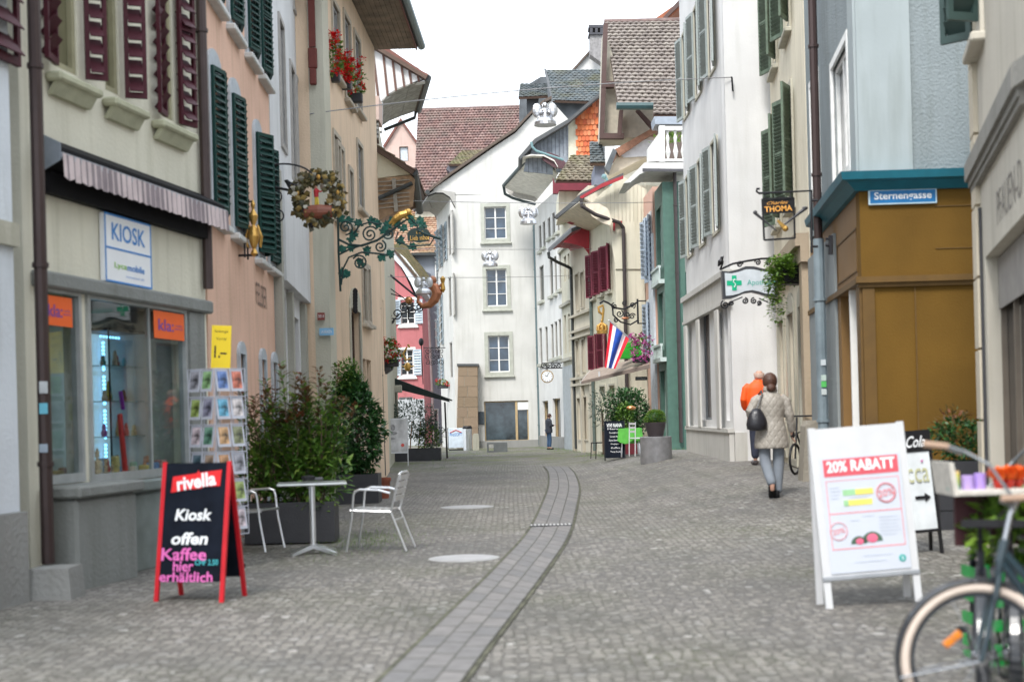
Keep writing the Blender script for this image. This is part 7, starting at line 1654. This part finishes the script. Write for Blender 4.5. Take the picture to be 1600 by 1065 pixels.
def gradmat(name, stops):
    m, t, b, N, L = nodes(name); tc = N('ShaderNodeTexCoord'); s = N('ShaderNodeSeparateXYZ'); L(tc.outputs['Object'], s.inputs[0]); mr = N('ShaderNodeMapRange'); mr.inputs[2].default_value = .16; L(s.outputs['Z'], mr.inputs[0])
    L(ramp(N, L, mr.outputs[0], stops), b.inputs['Base Color']); b.inputs['Roughness'].default_value = .45; b.inputs['Subsurface Weight'].default_value = .1; return m
candle(1499, .034, .1, gradmat('rainbow_wax', [(.0,(.05,.3,.35)),(.22,(.3,.5,.1)),(.5,(.65,.62,.12)),(.62,(.75,.5,.25))]), 'rainbow dipped yellow and green candle, leftmost on the pale shelf')
M_lil = P('lilac_wax', (.36,.24,.6), .5)
candle(1521, .034, .075, P('lilac_wax_pale', (.42,.3,.62), .5), 'lower lilac candle between the rainbow and the taller lilac candle'); candle(1541, .031, .085, M_lil, 'taller lilac candle on the pale shelf')
for i, (u, lab) in enumerate(((1571,'orange silk flower glass nearest the lilac candles'),(1590,'second orange flower glass from the lilac candles'),(1608,'orange flower glass at the picture edge'))):
    x = S(u,760).x; t = thing('flower_glass', lab, 'flowers', TR((x,YC_+.1+.03*i,zS)), 'orange flower glasses on the shelf')
    MB().lathe([(.02,0),(.03,.02),(.034,.045),(.03,.05)], seg=16).build('glass_pot', P('dark_red_glass', (.4,.02,.01), .2), t)
    m = MB()
    for k in range(260): A = random.uniform(0,6.28); rr = random.uniform(.005,.035); m.leaf(Vector((rr*math.cos(A),rr*math.sin(A),random.uniform(.04,.08))), Vector((math.cos(A)*.6,math.sin(A)*.6,random.uniform(.4,1))), Vector((0,0,1)), random.uniform(.03,.06), .025)
    m.build('petals', island('orange_petals', [(.85,.13,.01),(.9,.2,.03),(.75,.06,.01)], .6, transl=.3), t)
# green crate and leaves behind the bicycle
t = thing('green_crate', 'bright green plastic crate with plants behind the bicycle', 'crate', TR((S(1610,1000).x,YC_+.05,0)))
M_gc = P('green_plastic', (.01,.33,.06), .4)
m = MB()
for z in (.0,.13,.26,.39): m.box(-.22,.5,-.02,0,z+.06,z+.12); m.box(-.22,-.2,0,.4,z+.06,z+.12)
for x in (-.22,0,.24,.48): m.box(x,x+.02,-.022,.0,.02,.55)
m.box(-.22,.5,0,.4,.0,.03); m.build('crate_walls', M_gc, t)
m = MB(); leaves(m, (.05,.15,.72), 700, (.3,.25,.22), .1, .05); m.build('plants', M_leaflite, t)
# --- bicycle A (side on, front wheel in view)
def bicycle(M, label, tyre, frame, hub=(0,0,.36), turn=0):
    """faces -x; front hub at origin"""
    t = thing('bicycle', label, 'bicycle', M, 'bicycles parked by the flower stand'); Wb = 1.08
    for nm, cx_ in (('front_wheel',0),('rear_wheel',Wb)):
        m = MB().torus((cx_,0,.36), .345, .024, seg=64, rs=10); o = m.build(nm, P('hub_metal', (.4,.41,.43), .35, metal=.8), t, None, True); o.data.materials[0] = tyre
        MB().torus((cx_,0,.36), .312, .012, seg=64, rs=6).build('rim', P('rim_dark', (.06,.07,.085), .35, metal=.6), o)
        m = MB()
        for k in range(32):
            A = k*math.pi/16; s = .03 if k % 2 else -.03; m.tube([(cx_+.02*math.cos(A+.8*(1 if k%4<2 else -1)),s,.36+.02*math.sin(A+.8*(1 if k%4<2 else -1))),(cx_+.305*math.cos(A),0,.36+.305*math.sin(A))], .0014, 4, caps=False)
        m.build('spokes', M_chrome, o)
        MB().lathe([(.02,-.05),(.03,-.035),(.018,-.02),(.018,.02),(.03,.035),(.02,.05)], (0,0,0), 14, M=Matrix.Translation((cx_,0,.36)) @ RX(R(90))).build('hub', M_chrome, o)
        m = MB(); a0, a1 = (R(60), R(196)) if cx_ == 0 else (R(-10), R(150))
        if cx_ == 0: rngs = [R(62)+(R(205)-R(62))*i/26 for i in range(27)]
        else: rngs = [R(-15)+(R(165))*i/26 for i in range(27)]
        rr = []
        for A in rngs: rr.append([(cx_+q*math.cos(A), y, .36+q*math.sin(A)) for y, q in ((-.033,.378),(-.02,.392),(.02,.392),(.033,.378),(.02,.386),(-.02,.386))])
        m.loft(rr); m.build('fender', P('fender_black', (.015,.017,.022), .3, coat=.5), o)
        m = MB(); A = rngs[-1] if cx_ == 0 else rngs[0]; A2 = A-R(14) if cx_ == 0 else A+R(14)
        A = A2
        for y in (-.042,.042): m.tube([(cx_,y*1.2,.36),(cx_+.385*math.cos(A),y,.36+.385*math.sin(A))], .0055, 6)
        m.build('fender_stay', M_chrome, o)
        m = MB(); m.bbox(-.05,.05,-.012,.012,-.018,.018,.004,Matrix.Translation((cx_-.12,-.0,.36+.1)) @ RY(R(-40))); m.build('reflector', P('amber_reflector', (.65,.2,.02), .25), o)
    m = MB(); top = (.17,0,.88)
    for y in (-.055,.055): m.tube([(0,y,.36),(.035,y,.5),(.095,y*.85,.76)], [.012,.015,.017], 8)
    m.tube([(.09,-.05,.77),(.09,.05,.77)], .02, 8); m.build('fork', frame, t)
    MB().tube([(.095,0,.76),(.14,0,.93)], .024, 10).build('head_tube', frame, t)
    m = MB(); m.tube([(.13,0,.87),(.42,0,.52),(.6,0,.34)], .02, 8); m.tube([(.12,0,.82),(.4,0,.42),(.6,0,.31)], .02, 8); m.tube([(.6,0,.31),(.75,0,.85)], .019, 8)
    for y in (-.05,.05): m.tube([(.6,y*.6,.31),(Wb,y,.36)], .011, 6); m.tube([(.73,y*.4,.76),(Wb,y,.36)], .009, 6)
    m.build('frame', frame, t)
    m = MB().tube([(.135,0,.92),(.165,0,1.05),(.19,0,1.1)], .014, 8); m.ball((.19,0,1.11), .022, 8); m.build('stem', M_chrome, t)
    o = MB().tube([(.1,-.1,1.13),(.13,-.06,1.12),(.19,0,1.11),(.17,.08,1.17),(.12,.18,1.28),(.02,.25,1.345),(-.05,.27,1.37)], .009, 8).build('handlebar', P('dull_steel', (.16,.17,.18), .35, metal=.7), t)
    for p0, p1 in (((.1,-.1,1.13),(.22,-.17,1.14)),((-.05,.27,1.37),(-.17,.29,1.385))):
        MB().tube([p0,p1], [.016,.018], 10).build('grip', P('tan_leather', (.36,.24,.17), .6), o)
        MB().tube([(p0[0]-.01,p0[1],p0[2]-.01),(p0[0]+.06,p0[1]-.02,p0[2]-.04)], .006, 6).build('brake_lever', M_chrome, o)
    m = MB(); m.loft([[(.6,-.03,.98),(.6,.03,.98),(.6,.03,1.0),(.6,-.03,1.0)],[(.75,-.08,.97),(.75,.08,.97),(.75,.08,1.01),(.75,-.08,1.01)],[(.88,-.09,.98),(.88,.09,.98),(.88,.09,1.02),(.88,-.09,1.02)]]); m.tube([(.75,0,.84),(.77,0,.97)], .013, 8); m.build('saddle', M_black, t)
    for s in (-1,1):
        MB().tube([(.6,s*.06,.31),(.6+s*.13,s*.08,.31-s*.1)], .009, 6).build('crank', M_chrome, t); MB().bbox(.6+s*.13-.045,.6+s*.13+.045,s*.08-.05*(s<0),s*.08+.05*(s>0)+.001,.3-s*.1-.012,.3-s*.1+.012,.004).build('pedal', M_black, t)
    m = MB(); m.tube([(.17,-.03,1.1),(.05,-.05,1.0),(.08,-.04,.82),(.06,-.07,.6),(.03,-.06,.42)], .004, 5); m.build('brake_cable', M_black, t)
    return t
Yb = 6.1; hp_ = pt(1529,1030,Yb)
t = bicycle(TR((hp_.x,Yb,hp_.z-.36*.9), R(-4)) @ Matrix.Scale(.9,4), 'city bicycle with cream tyres and blue grey fork cut off by the right edge', P('cream_tyre', (.6,.51,.44), .7), P('blue_grey_frame', (.02,.04,.052), .35, coat=.6))
m = MB(); cx_ = .28
for k in range(9): m.tube([(cx_-.02+.05*k,-.2,.62),(cx_+.0+.046*k,-.2,.92)], .003, 4)
for z in (.62,.7,.78,.86,.92): m.tube([(cx_-.03,-.2,z),(cx_+.45,-.2,z),(cx_+.45,.2,z),(cx_-.03,.2,z)], .004, 4, closed=True)
m.build('basket', M_black, t)
m = MB()
for k in range(7): m.ball((cx_+.02+.06*k,random.uniform(-.12,.1),.68+random.uniform(0,.1)), .05, 8)
m.build('basket_filling', P('rusty_red_filling', (.3,.06,.03), .6, var=.5, scale=9), t)
# second and third bicycle, seen end on
b2_ = pt(1527,812,7.3)
for i, (u, Yq, lab) in enumerate(((1531,7.35,'bicycle seen from behind, left black saddle under the candle shelf'),(1578,7.5,'bicycle seen from behind, right black saddle by the green crate'))):
    q = pt(u, 815, Yq); rr = bicycle(TR((q.x,Yq+.77,q.z-.99-.0), R(-90+180+ -3)) if False else TR((q.x,Yq+.76,0), R(-90)), lab, P('black_tyre', (.02,.02,.022), .8), P('black_frame', (.02,.022,.03), .35, coat=.4))
    dd = Vector((.33,1,0)).normalized(); rr.matrix_basis = TR((q.x+dd.x*.77, Yq+dd.y*.77, q.z-1.0)) @ RZ(R(-108.3)) ; W[rr.name] = rr.matrix_basis.copy()
# small kick scooter / bike by the woman
q = gp(1240,752); t = thing('small_bicycle', 'small dark bicycle leaning by the wall beyond the woman', 'bicycle', TR((pt(1243,740,22.3).x,22.3,gz(4.4,22.3)), R(58)))
m = MB().torus((0,0,.25), .23, .02, seg=32); m.build('front_wheel', M_black, t); m = MB().torus((.8,0,.25), .23, .02, seg=32); m.build('rear_wheel', M_black, t)
m = MB(); m.tube([(0,0,.25),(.1,0,.75),(.12,0,.9)], .015, 6); m.tube([(.1,0,.65),(.4,0,.25),(.8,0,.25)], .015, 6); m.tube([(.4,0,.25),(.55,0,.7),(.1,0,.65)], .012, 6); m.build('frame', M_iron, t)
m = MB().tube([(.12,-.25,.92),(.12,.25,.92)], .014, 6); m.build('handlebar', M_black, t); MB().bbox(.45,.68,-.07,.07,.7,.75,.02).build('saddle', M_black, t)
m = MB().lathe([(.12,0),(.12,.02),(.1,.05)], seg=16)
# ================================================================ PEOPLE
def skin(name, verts, edges, mat, parent, M, sub=2, root=0):
    me = bpy.data.meshes.new(name); me.from_pydata([v[:3] for v in verts], edges, []); o = bpy.data.objects.new(name, me); col.objects.link(o)
    md = o.modifiers.new('s', 'SKIN'); md.use_smooth_shade = True; sv = me.skin_vertices[0].data
    for i, v in enumerate(verts):
        r = v[3]; sv[i].radius = r if isinstance(r, tuple) else (r, r)
        sv[i].use_root = (i == root)
    s = o.modifiers.new('u', 'SUBSURF'); s.levels = sub; s.render_levels = sub
    dg = bpy.context.evaluated_depsgraph_get(); m2 = bpy.data.meshes.new_from_object(o.evaluated_get(dg)); bpy.data.objects.remove(o); m2.materials.clear(); m2.materials.append(mat)
    for p in m2.polygons: p.use_smooth = True
    n = bpy.data.objects.new(name, m2); col.objects.link(n); place(n, parent, M); return n
M_skin = P('skin', (.55,.32,.24), .55, var=.06)
def body(t, J, hands):
    """J: joints; one continuous skinned surface with five separate fingers on each hand"""
    v = []; e = []
    def add(p, r, par=None): v.append((*p, r)); i = len(v)-1; (e.append((par, i)) if par is not None else None); return i
    pel = add(J['pel'], (.13,.1)); wa = add(J['waist'], (.12,.09), pel); ch = add(J['chest'], (.14,.1), wa); nb = add(J['neckb'], (.07,.065), ch); nk = add(J['neck'], .052, nb)
    hd = add(J['head'], (.072,.085), nk); ht = add(J['crown'], (.062,.075), hd)
    fwd = Vector(J['fwd'])
    for s in ('l','r'):
        h = add(J['hip'+s], .085, pel); k = add(J['knee'+s], .055, h); a = add(J['ank'+s], .036, k); f = add(J['toe'+s], .03, a)
        sh = add(J['sh'+s], .055, ch); el = add(J['el'+s], .038, sh); w = add(J['wr'+s], .026, el)
        d = (Vector(J['wr'+s])-Vector(J['el'+s])).normalized(); pm = Vector(J['wr'+s])+d*.06; p = add(tuple(pm), (.034,.016), w)
        side = d.cross(fwd).normalized()
        for i, (o, L) in enumerate(((-.03,.055),(-.01,.07),(.01,.065),(.028,.05))):
            b0 = pm+side*o*.0+fwd*o+d*.025; m1 = add(tuple(b0), .009, p); m2 = add(tuple(b0+d*L*.55+side*.008), .008, m1); add(tuple(b0+d*L*.9+side*.028), .007, m2)
        b0 = pm-d*.03+fwd*.038; m1 = add(tuple(b0), .01, p); add(tuple(b0+d*.04+fwd*.01), .009, m1)
    skin('body', v, e, M_skin, t, W[t.name], 2)
def face(t, hc, fwd, M):
    """nose, ears, eyes, mouth on the head"""
    f = Vector(fwd).normalized(); s = f.cross(Vector((0,0,1))).normalized(); c = Vector(hc)
    m = MB(); m.tube([c+f*.085+Vector((0,0,.02)), c+f*.112-Vector((0,0,.015)), c+f*.092-Vector((0,0,.025))], [.008,.014,.008], 8)
    for q in (-1,1): m.ball(tuple(c+s*q*.082-Vector((0,0,.01))), .026, 8, (.5,.7,1.2))
    m.build('nose_and_ears', M_skin, t, M, True)
    m = MB(); [m.ball(tuple(c+f*.083+s*q*.03+Vector((0,0,.012))), .011, 8) for q in (-1,1)]; m.build('eyes', P('eye_dark', (.05,.04,.035), .2), t, M)
    m = MB(); m.tube([c+f*.088+s*.024-Vector((0,0,.05)), c+f*.094-Vector((0,0,.048)), c+f*.088-s*.024-Vector((0,0,.05))], .005, 6); m.build('mouth', P('lips', (.4,.13,.12), .5), t, M)
def remesh(o, vox=.012, it=6):
    md = o.modifiers.new('r', 'REMESH'); md.mode = 'VOXEL'; md.voxel_size = vox; md.use_smooth_shade = True
    sm_ = o.modifiers.new('s', 'SMOOTH'); sm_.iterations = it; sm_.factor = .6
    m2 = bpy.data.meshes.new_from_object(o.evaluated_get(bpy.context.evaluated_depsgraph_get())); mats = list(o.data.materials); o.modifiers.clear(); nm = o.data.name; o.data = m2; m2.name = nm
    m2.materials.clear(); [m2.materials.append(q_) for q_ in mats]
    for p in m2.polygons: p.use_smooth = True; p.material_index = 0
def ell(c, rx, ry, n=20, rot=0): return [(c[0]+rx*math.cos(2*math.pi*i/n), c[1]+ry*math.sin(2*math.pi*i/n), c[2]) for i in range(n)]
# woman walking away
q = gp(1208,778); kk = q.y/F; Hw = 196*kk/1.66
t = thing('person', 'woman in a beige quilted coat with a black shoulder bag walking away', 'person', Matrix.Translation(q) @ Matrix.Scale(Hw, 4))
J = dict(pel=(0,0,.9), waist=(0,0,1.02), chest=(0,.01,1.25), neckb=(0,.02,1.38), neck=(0,.03,1.43), head=(0,.04,1.53), crown=(0,.03,1.6), fwd=(0,1,0),
    hipl=(-.085,0,.86), kneel=(-.08,.04,.5), ankl=(-.035,-.16,.19), toel=(-.03,-.13,.1), hipr=(.085,0,.86), kneer=(.08,.04,.48), ankr=(.05,.02,.1), toer=(.05,.13,.04),
    shl=(-.165,.01,1.33), ell=(-.27,-.02,1.14), wrl=(-.15,.14,1.12), shr=(.165,.01,1.33), elr=(.24,.0,1.08), wrr=(.285,.08,.86))
body(t, J, None); Mw = W[t.name]
face(t, (0,.045,1.535), (0,1,0), Mw)
M_jean = P('pale_jeans', (.19,.215,.25), .85, bump=.2, bscale=80); v = [(0,0,.86,(.1,.08)),(-.095,0,.8,.09),(-.09,.03,.49,.082),(-.045,-.13,.24,.068),(.095,0,.8,.09),(.092,.04,.48,.082),(.062,.02,.12,.068),(-.036,-.155,.17,.062),(.06,.02,.06,.068)]
skin('trousers', v, [(0,1),(1,2),(2,3),(0,4),(4,5),(5,6),(3,7),(6,8)], M_jean, t, Mw)
def coatmat():
    m, t_, b, N, L = nodes('quilted_beige'); tc = N('ShaderNodeTexCoord'); s = N('ShaderNodeSeparateXYZ'); L(tc.outputs['Object'], s.inputs[0])
    def mth(op, a, c=None):
        x = N('ShaderNodeMath'); x.operation = op
        for i, q in enumerate((a, c)):
            if q is None: continue
            if isinstance(q, (int, float)): x.inputs[i].default_value = q
            else: L(q, x.inputs[i])
        return x.outputs[0]
    k = 2*math.pi/.2; kz = 2*math.pi/.26
    a = mth('ABSOLUTE', mth('SINE', mth('ADD', mth('MULTIPLY', s.outputs['X'], k), mth('MULTIPLY', s.outputs['Z'], kz)))); c = mth('ABSOLUTE', mth('SINE', mth('SUBTRACT', mth('MULTIPLY', s.outputs['X'], k), mth('MULTIPLY', s.outputs['Z'], kz))))
    h = mth('POWER', mth('MINIMUM', a, c), .5); bp = N('ShaderNodeBump'); bp.inputs['Strength'].default_value = .55; bp.inputs['Distance'].default_value = .012; L(h, bp.inputs['Height'])
    n = N('ShaderNodeTexNoise'); n.inputs['Scale'].default_value = 60; L(tc.outputs['Object'], n.inputs['Vector'])
    L(ramp(N, L, n.outputs[0], [(.3,(.3,.275,.24)),(.7,(.38,.35,.31))]), b.inputs['Base Color']); b.inputs['Roughness'].default_value = .5; L(bp.outputs[0], b.inputs['Normal']); return m
M_coat = coatmat(); m = MB()
prof = [(.66,.225,.165),(.7,.228,.168),(.8,.218,.16),(.92,.2,.15),(1.02,.172,.13),(1.08,.168,.128),(1.16,.185,.135),(1.26,.192,.135),(1.33,.17,.12),(1.38,.12,.095),(1.405,.085,.08),(1.44,.08,.08)]
m.loft([ell((0,.01,z), rx, ry, 28) for z, rx, ry in prof], caps=True)
sh = lambda pts, rs: m.tube(pts, rs, 14)
sh([(-.14,.01,1.345),(-.2,0,1.3),(-.275,-.02,1.15),(-.27,.02,1.11),(-.19,.12,1.12)], [.05,.064,.062,.06,.052]); sh([(.14,.01,1.345),(.2,.005,1.29),(.245,0,1.1),(.27,.04,.98),(.288,.08,.88)], [.05,.064,.06,.056,.05])
remesh(m.build('quilted_coat', M_coat, t, Mw, True))
m = MB(); m.lathe([(.085,0),(.098,.02),(.09,.07),(.075,.09)], (0,.02,1.4), 18); m.build('collar', M_coat, t, Mw, True)
m = MB()
m.ball((0,.02,1.55), .1, 16, (1,1.08,1.15), 10); m.ball((0,-.07,1.46), .062, 12, (1.05,.8,.9), 8); o = m.build('hair', P('brown_hair', (.075,.032,.02), .5, var=.3, scale=40, bump=.6, bscale=50), t, Mw, True)
for nm, hx, hy, hz, rx_ in (('l',-.033,-.13,.15,-62),('r',.05,.05,.0,0)):
    m = MB(); Ms = Mw @ Matrix.Translation((hx,hy,hz)) @ RX(R(rx_))
    m.loft([ell((0,-.085,0),.03,.0,1) if False else [(-.03,-.09,0),(.03,-.09,0),(.03,-.09,.11),(-.03,-.09,.11)],[(-.042,-.03,0),(.042,-.03,0),(.038,-.03,.12),(-.038,-.03,.12)],[(-.045,.05,0),(.045,.05,0),(.035,.05,.07),(-.035,.05,.07)],[(-.04,.13,0),(.04,.13,0),(.03,.13,.04),(-.03,.13,.04)],[(-.02,.165,0),(.02,.165,0),(.02,.165,.025),(-.02,.165,.025)]])
    m.build('shoe', M_black, t, Ms, True)
m = MB(); m.ball((.3,.1,.83), .042, 10, (.8,1.1,1.3)); m.build('glove', M_black, t, Mw, True)
# bag (held by the woman)
tb = thing('shoulder_bag', 'black leather bag hanging from the walking woman\'s left shoulder', 'bag', Mw)
m = MB(); m.loft([[(x*a,y*c-.06,z) for x, y in [(math.cos(i*.3927), math.sin(i*.3927)) for i in range(16)]] for z, a, c in ((.9,.07,.05),(.92,.13,.08),(.99,.14,.085),(1.06,.125,.075),(1.13,.09,.05),(1.19,.05,.03))])
m.v = [(x-.215, y-.09, z) for x, y, z in m.v]; m.build('bag_body', P('black_leather', (.02,.02,.025), .35, bump=.2), tb, Mw, True)
MB().tube([(-.22,-.15,1.17),(-.175,-.125,1.27),(-.13,-.1,1.38),(-.12,.0,1.425),(-.15,.1,1.36),(-.22,.13,1.2),(-.25,-.02,1.1)], .012, 6).build('strap', P('black_leather', (.02,.02,.025)), tb, Mw)
# man in orange
q = gp(1188,726); Ym = q.y; kk = Ym/F; Hm = 153*kk/1.72
t = thing('person', 'bald man in a bright orange jacket and dark blue trousers near the pharmacy', 'person', Matrix.Translation((q.x,Ym,q.z)) @ Matrix.Scale(Hm, 4))
J = dict(pel=(0,0,.95), waist=(0,0,1.08), chest=(0,.02,1.32), neckb=(.01,.04,1.45), neck=(.02,.05,1.5), head=(.03,.06,1.6), crown=(.03,.05,1.66), fwd=(0,1,0),
    hipl=(-.09,0,.9), kneel=(-.09,.03,.5), ankl=(-.08,0,.08), toel=(-.09,.14,.04), hipr=(.09,0,.9), kneer=(.1,.08,.5), ankr=(.1,.04,.08), toer=(.1,.18,.04),
    shl=(-.19,.01,1.4), ell=(-.26,.0,1.13), wrl=(-.2,.16,.98), shr=(.19,.02,1.4), elr=(.25,.05,1.14), wrr=(.2,.2,1.02))
body(t, J, None); Mw = W[t.name]; face(t, (.03,.065,1.6), (0,1,0), Mw)
skin('trousers', [(0,0,.93,(.15,.12)),(-.09,0,.86,.105),(-.09,.03,.5,.085),(-.08,0,.1,.075),(.09,0,.86,.105),(.1,.08,.5,.08),(.1,.04,.1,.075)], [(0,1),(1,2),(2,3),(0,4),(4,5),(5,6)], P('navy_trousers', (.03,.035,.06), .85), t, Mw)
m = MB(); m.loft([ell((0,.01,z), rx, ry, 24) for z, rx, ry in ((.72,.2,.15),(.8,.205,.155),(1.0,.2,.15),(1.2,.215,.15),(1.35,.215,.14),(1.42,.17,.12),(1.47,.09,.08),(1.5,.075,.07))], caps=True)
m.tube([(-.16,.01,1.41),(-.22,.01,1.35),(-.265,.0,1.15),(-.245,.08,1.06),(-.21,.15,.99)], [.055,.066,.062,.058,.05], 14); m.tube([(.16,.01,1.41),(.22,.02,1.35),(.255,.05,1.15),(.24,.12,1.08),(.205,.19,1.03)], [.055,.066,.062,.058,.05], 14)
remesh(m.build('orange_jacket', P('hi_vis_orange', (.95,.11,.01), .6, bump=.25, bscale=8, var=.05), t, Mw, True))
m = MB(); m.lathe([(.085,-.04),(.094,0),(.092,.04),(.086,.06)], (.03,.045,1.55), 18, .95, 1.05); o = m.build('grey_hair', P('grey_hair', (.5,.36,.3), .7, var=.2, scale=40), t, Mw, True)
for x, y in ((-.085,.03),(.1,.08)): MB().bbox(x-.05,x+.05,y-.1,y+.18,0,.085,.03).build('shoe', P('dark_shoe', (.06,.05,.05), .5), t, Mw)
# far person
q = gp(858,702); kk = q.y/F; Hf = 57*kk/1.7
t = thing('person', 'distant person in a dark blue coat and jeans standing by the shop corner', 'person', Matrix.Translation(q) @ RZ(R(-70)) @ Matrix.Scale(Hf, 4))
J = dict(pel=(0,0,.93), waist=(0,0,1.05), chest=(0,.01,1.28), neckb=(0,.03,1.42), neck=(0,.04,1.47), head=(0,.07,1.55), crown=(0,.07,1.61), fwd=(0,1,0),
    hipl=(-.085,0,.88), kneel=(-.08,.02,.48), ankl=(-.08,-.02,.08), toel=(-.08,.12,.04), hipr=(.085,0,.88), kneer=(.08,.05,.48), ankr=(.08,.02,.08), toer=(.08,.16,.04),
    shl=(-.18,.01,1.37), ell=(-.24,.02,1.1), wrl=(-.14,.2,1.1), shr=(.18,.01,1.37), elr=(.24,.02,1.1), wrr=(.13,.2,1.12))
body(t, J, None); Mw = W[t.name]; face(t, (0,.075,1.555), (0,1,0), Mw)
skin('trousers', [(0,0,.93,(.14,.11)),(-.085,0,.85,.095),(-.08,.02,.48,.072),(-.08,-.02,.1,.06),(.085,0,.85,.095),(.08,.05,.48,.07),(.08,.02,.1,.06)], [(0,1),(1,2),(2,3),(0,4),(4,5),(5,6)], P('dark_jeans', (.03,.07,.14), .85), t, Mw)
m = MB(); m.loft([ell((0,.01,z), rx, ry, 20) for z, rx, ry in ((.78,.22,.17),(.9,.215,.165),(1.08,.2,.15),(1.25,.215,.15),(1.36,.2,.14),(1.42,.12,.1),(1.47,.08,.08))], caps=True)
m.tube([(-.15,.01,1.37),(-.21,.01,1.32),(-.25,.02,1.12),(-.16,.17,1.1)], [.07,.08,.075,.06], 12); m.tube([(.15,.01,1.37),(.21,.01,1.32),(.25,.02,1.12),(.15,.17,1.12)], [.07,.08,.075,.06], 12)
remesh(m.build('dark_coat', P('navy_coat', (.018,.022,.035), .7), t, Mw, True))
MB().ball((0,.05,1.575), .098, 14, (1,1.05,1.05), 8).build('hair', P('dark_hair', (.05,.02,.015), .6), t, Mw, True)
for x, y in ((-.08,.0),(.08,.04)): MB().bbox(x-.045,x+.045,y-.09,y+.17,0,.08,.03).build('shoe', M_black, t, Mw)
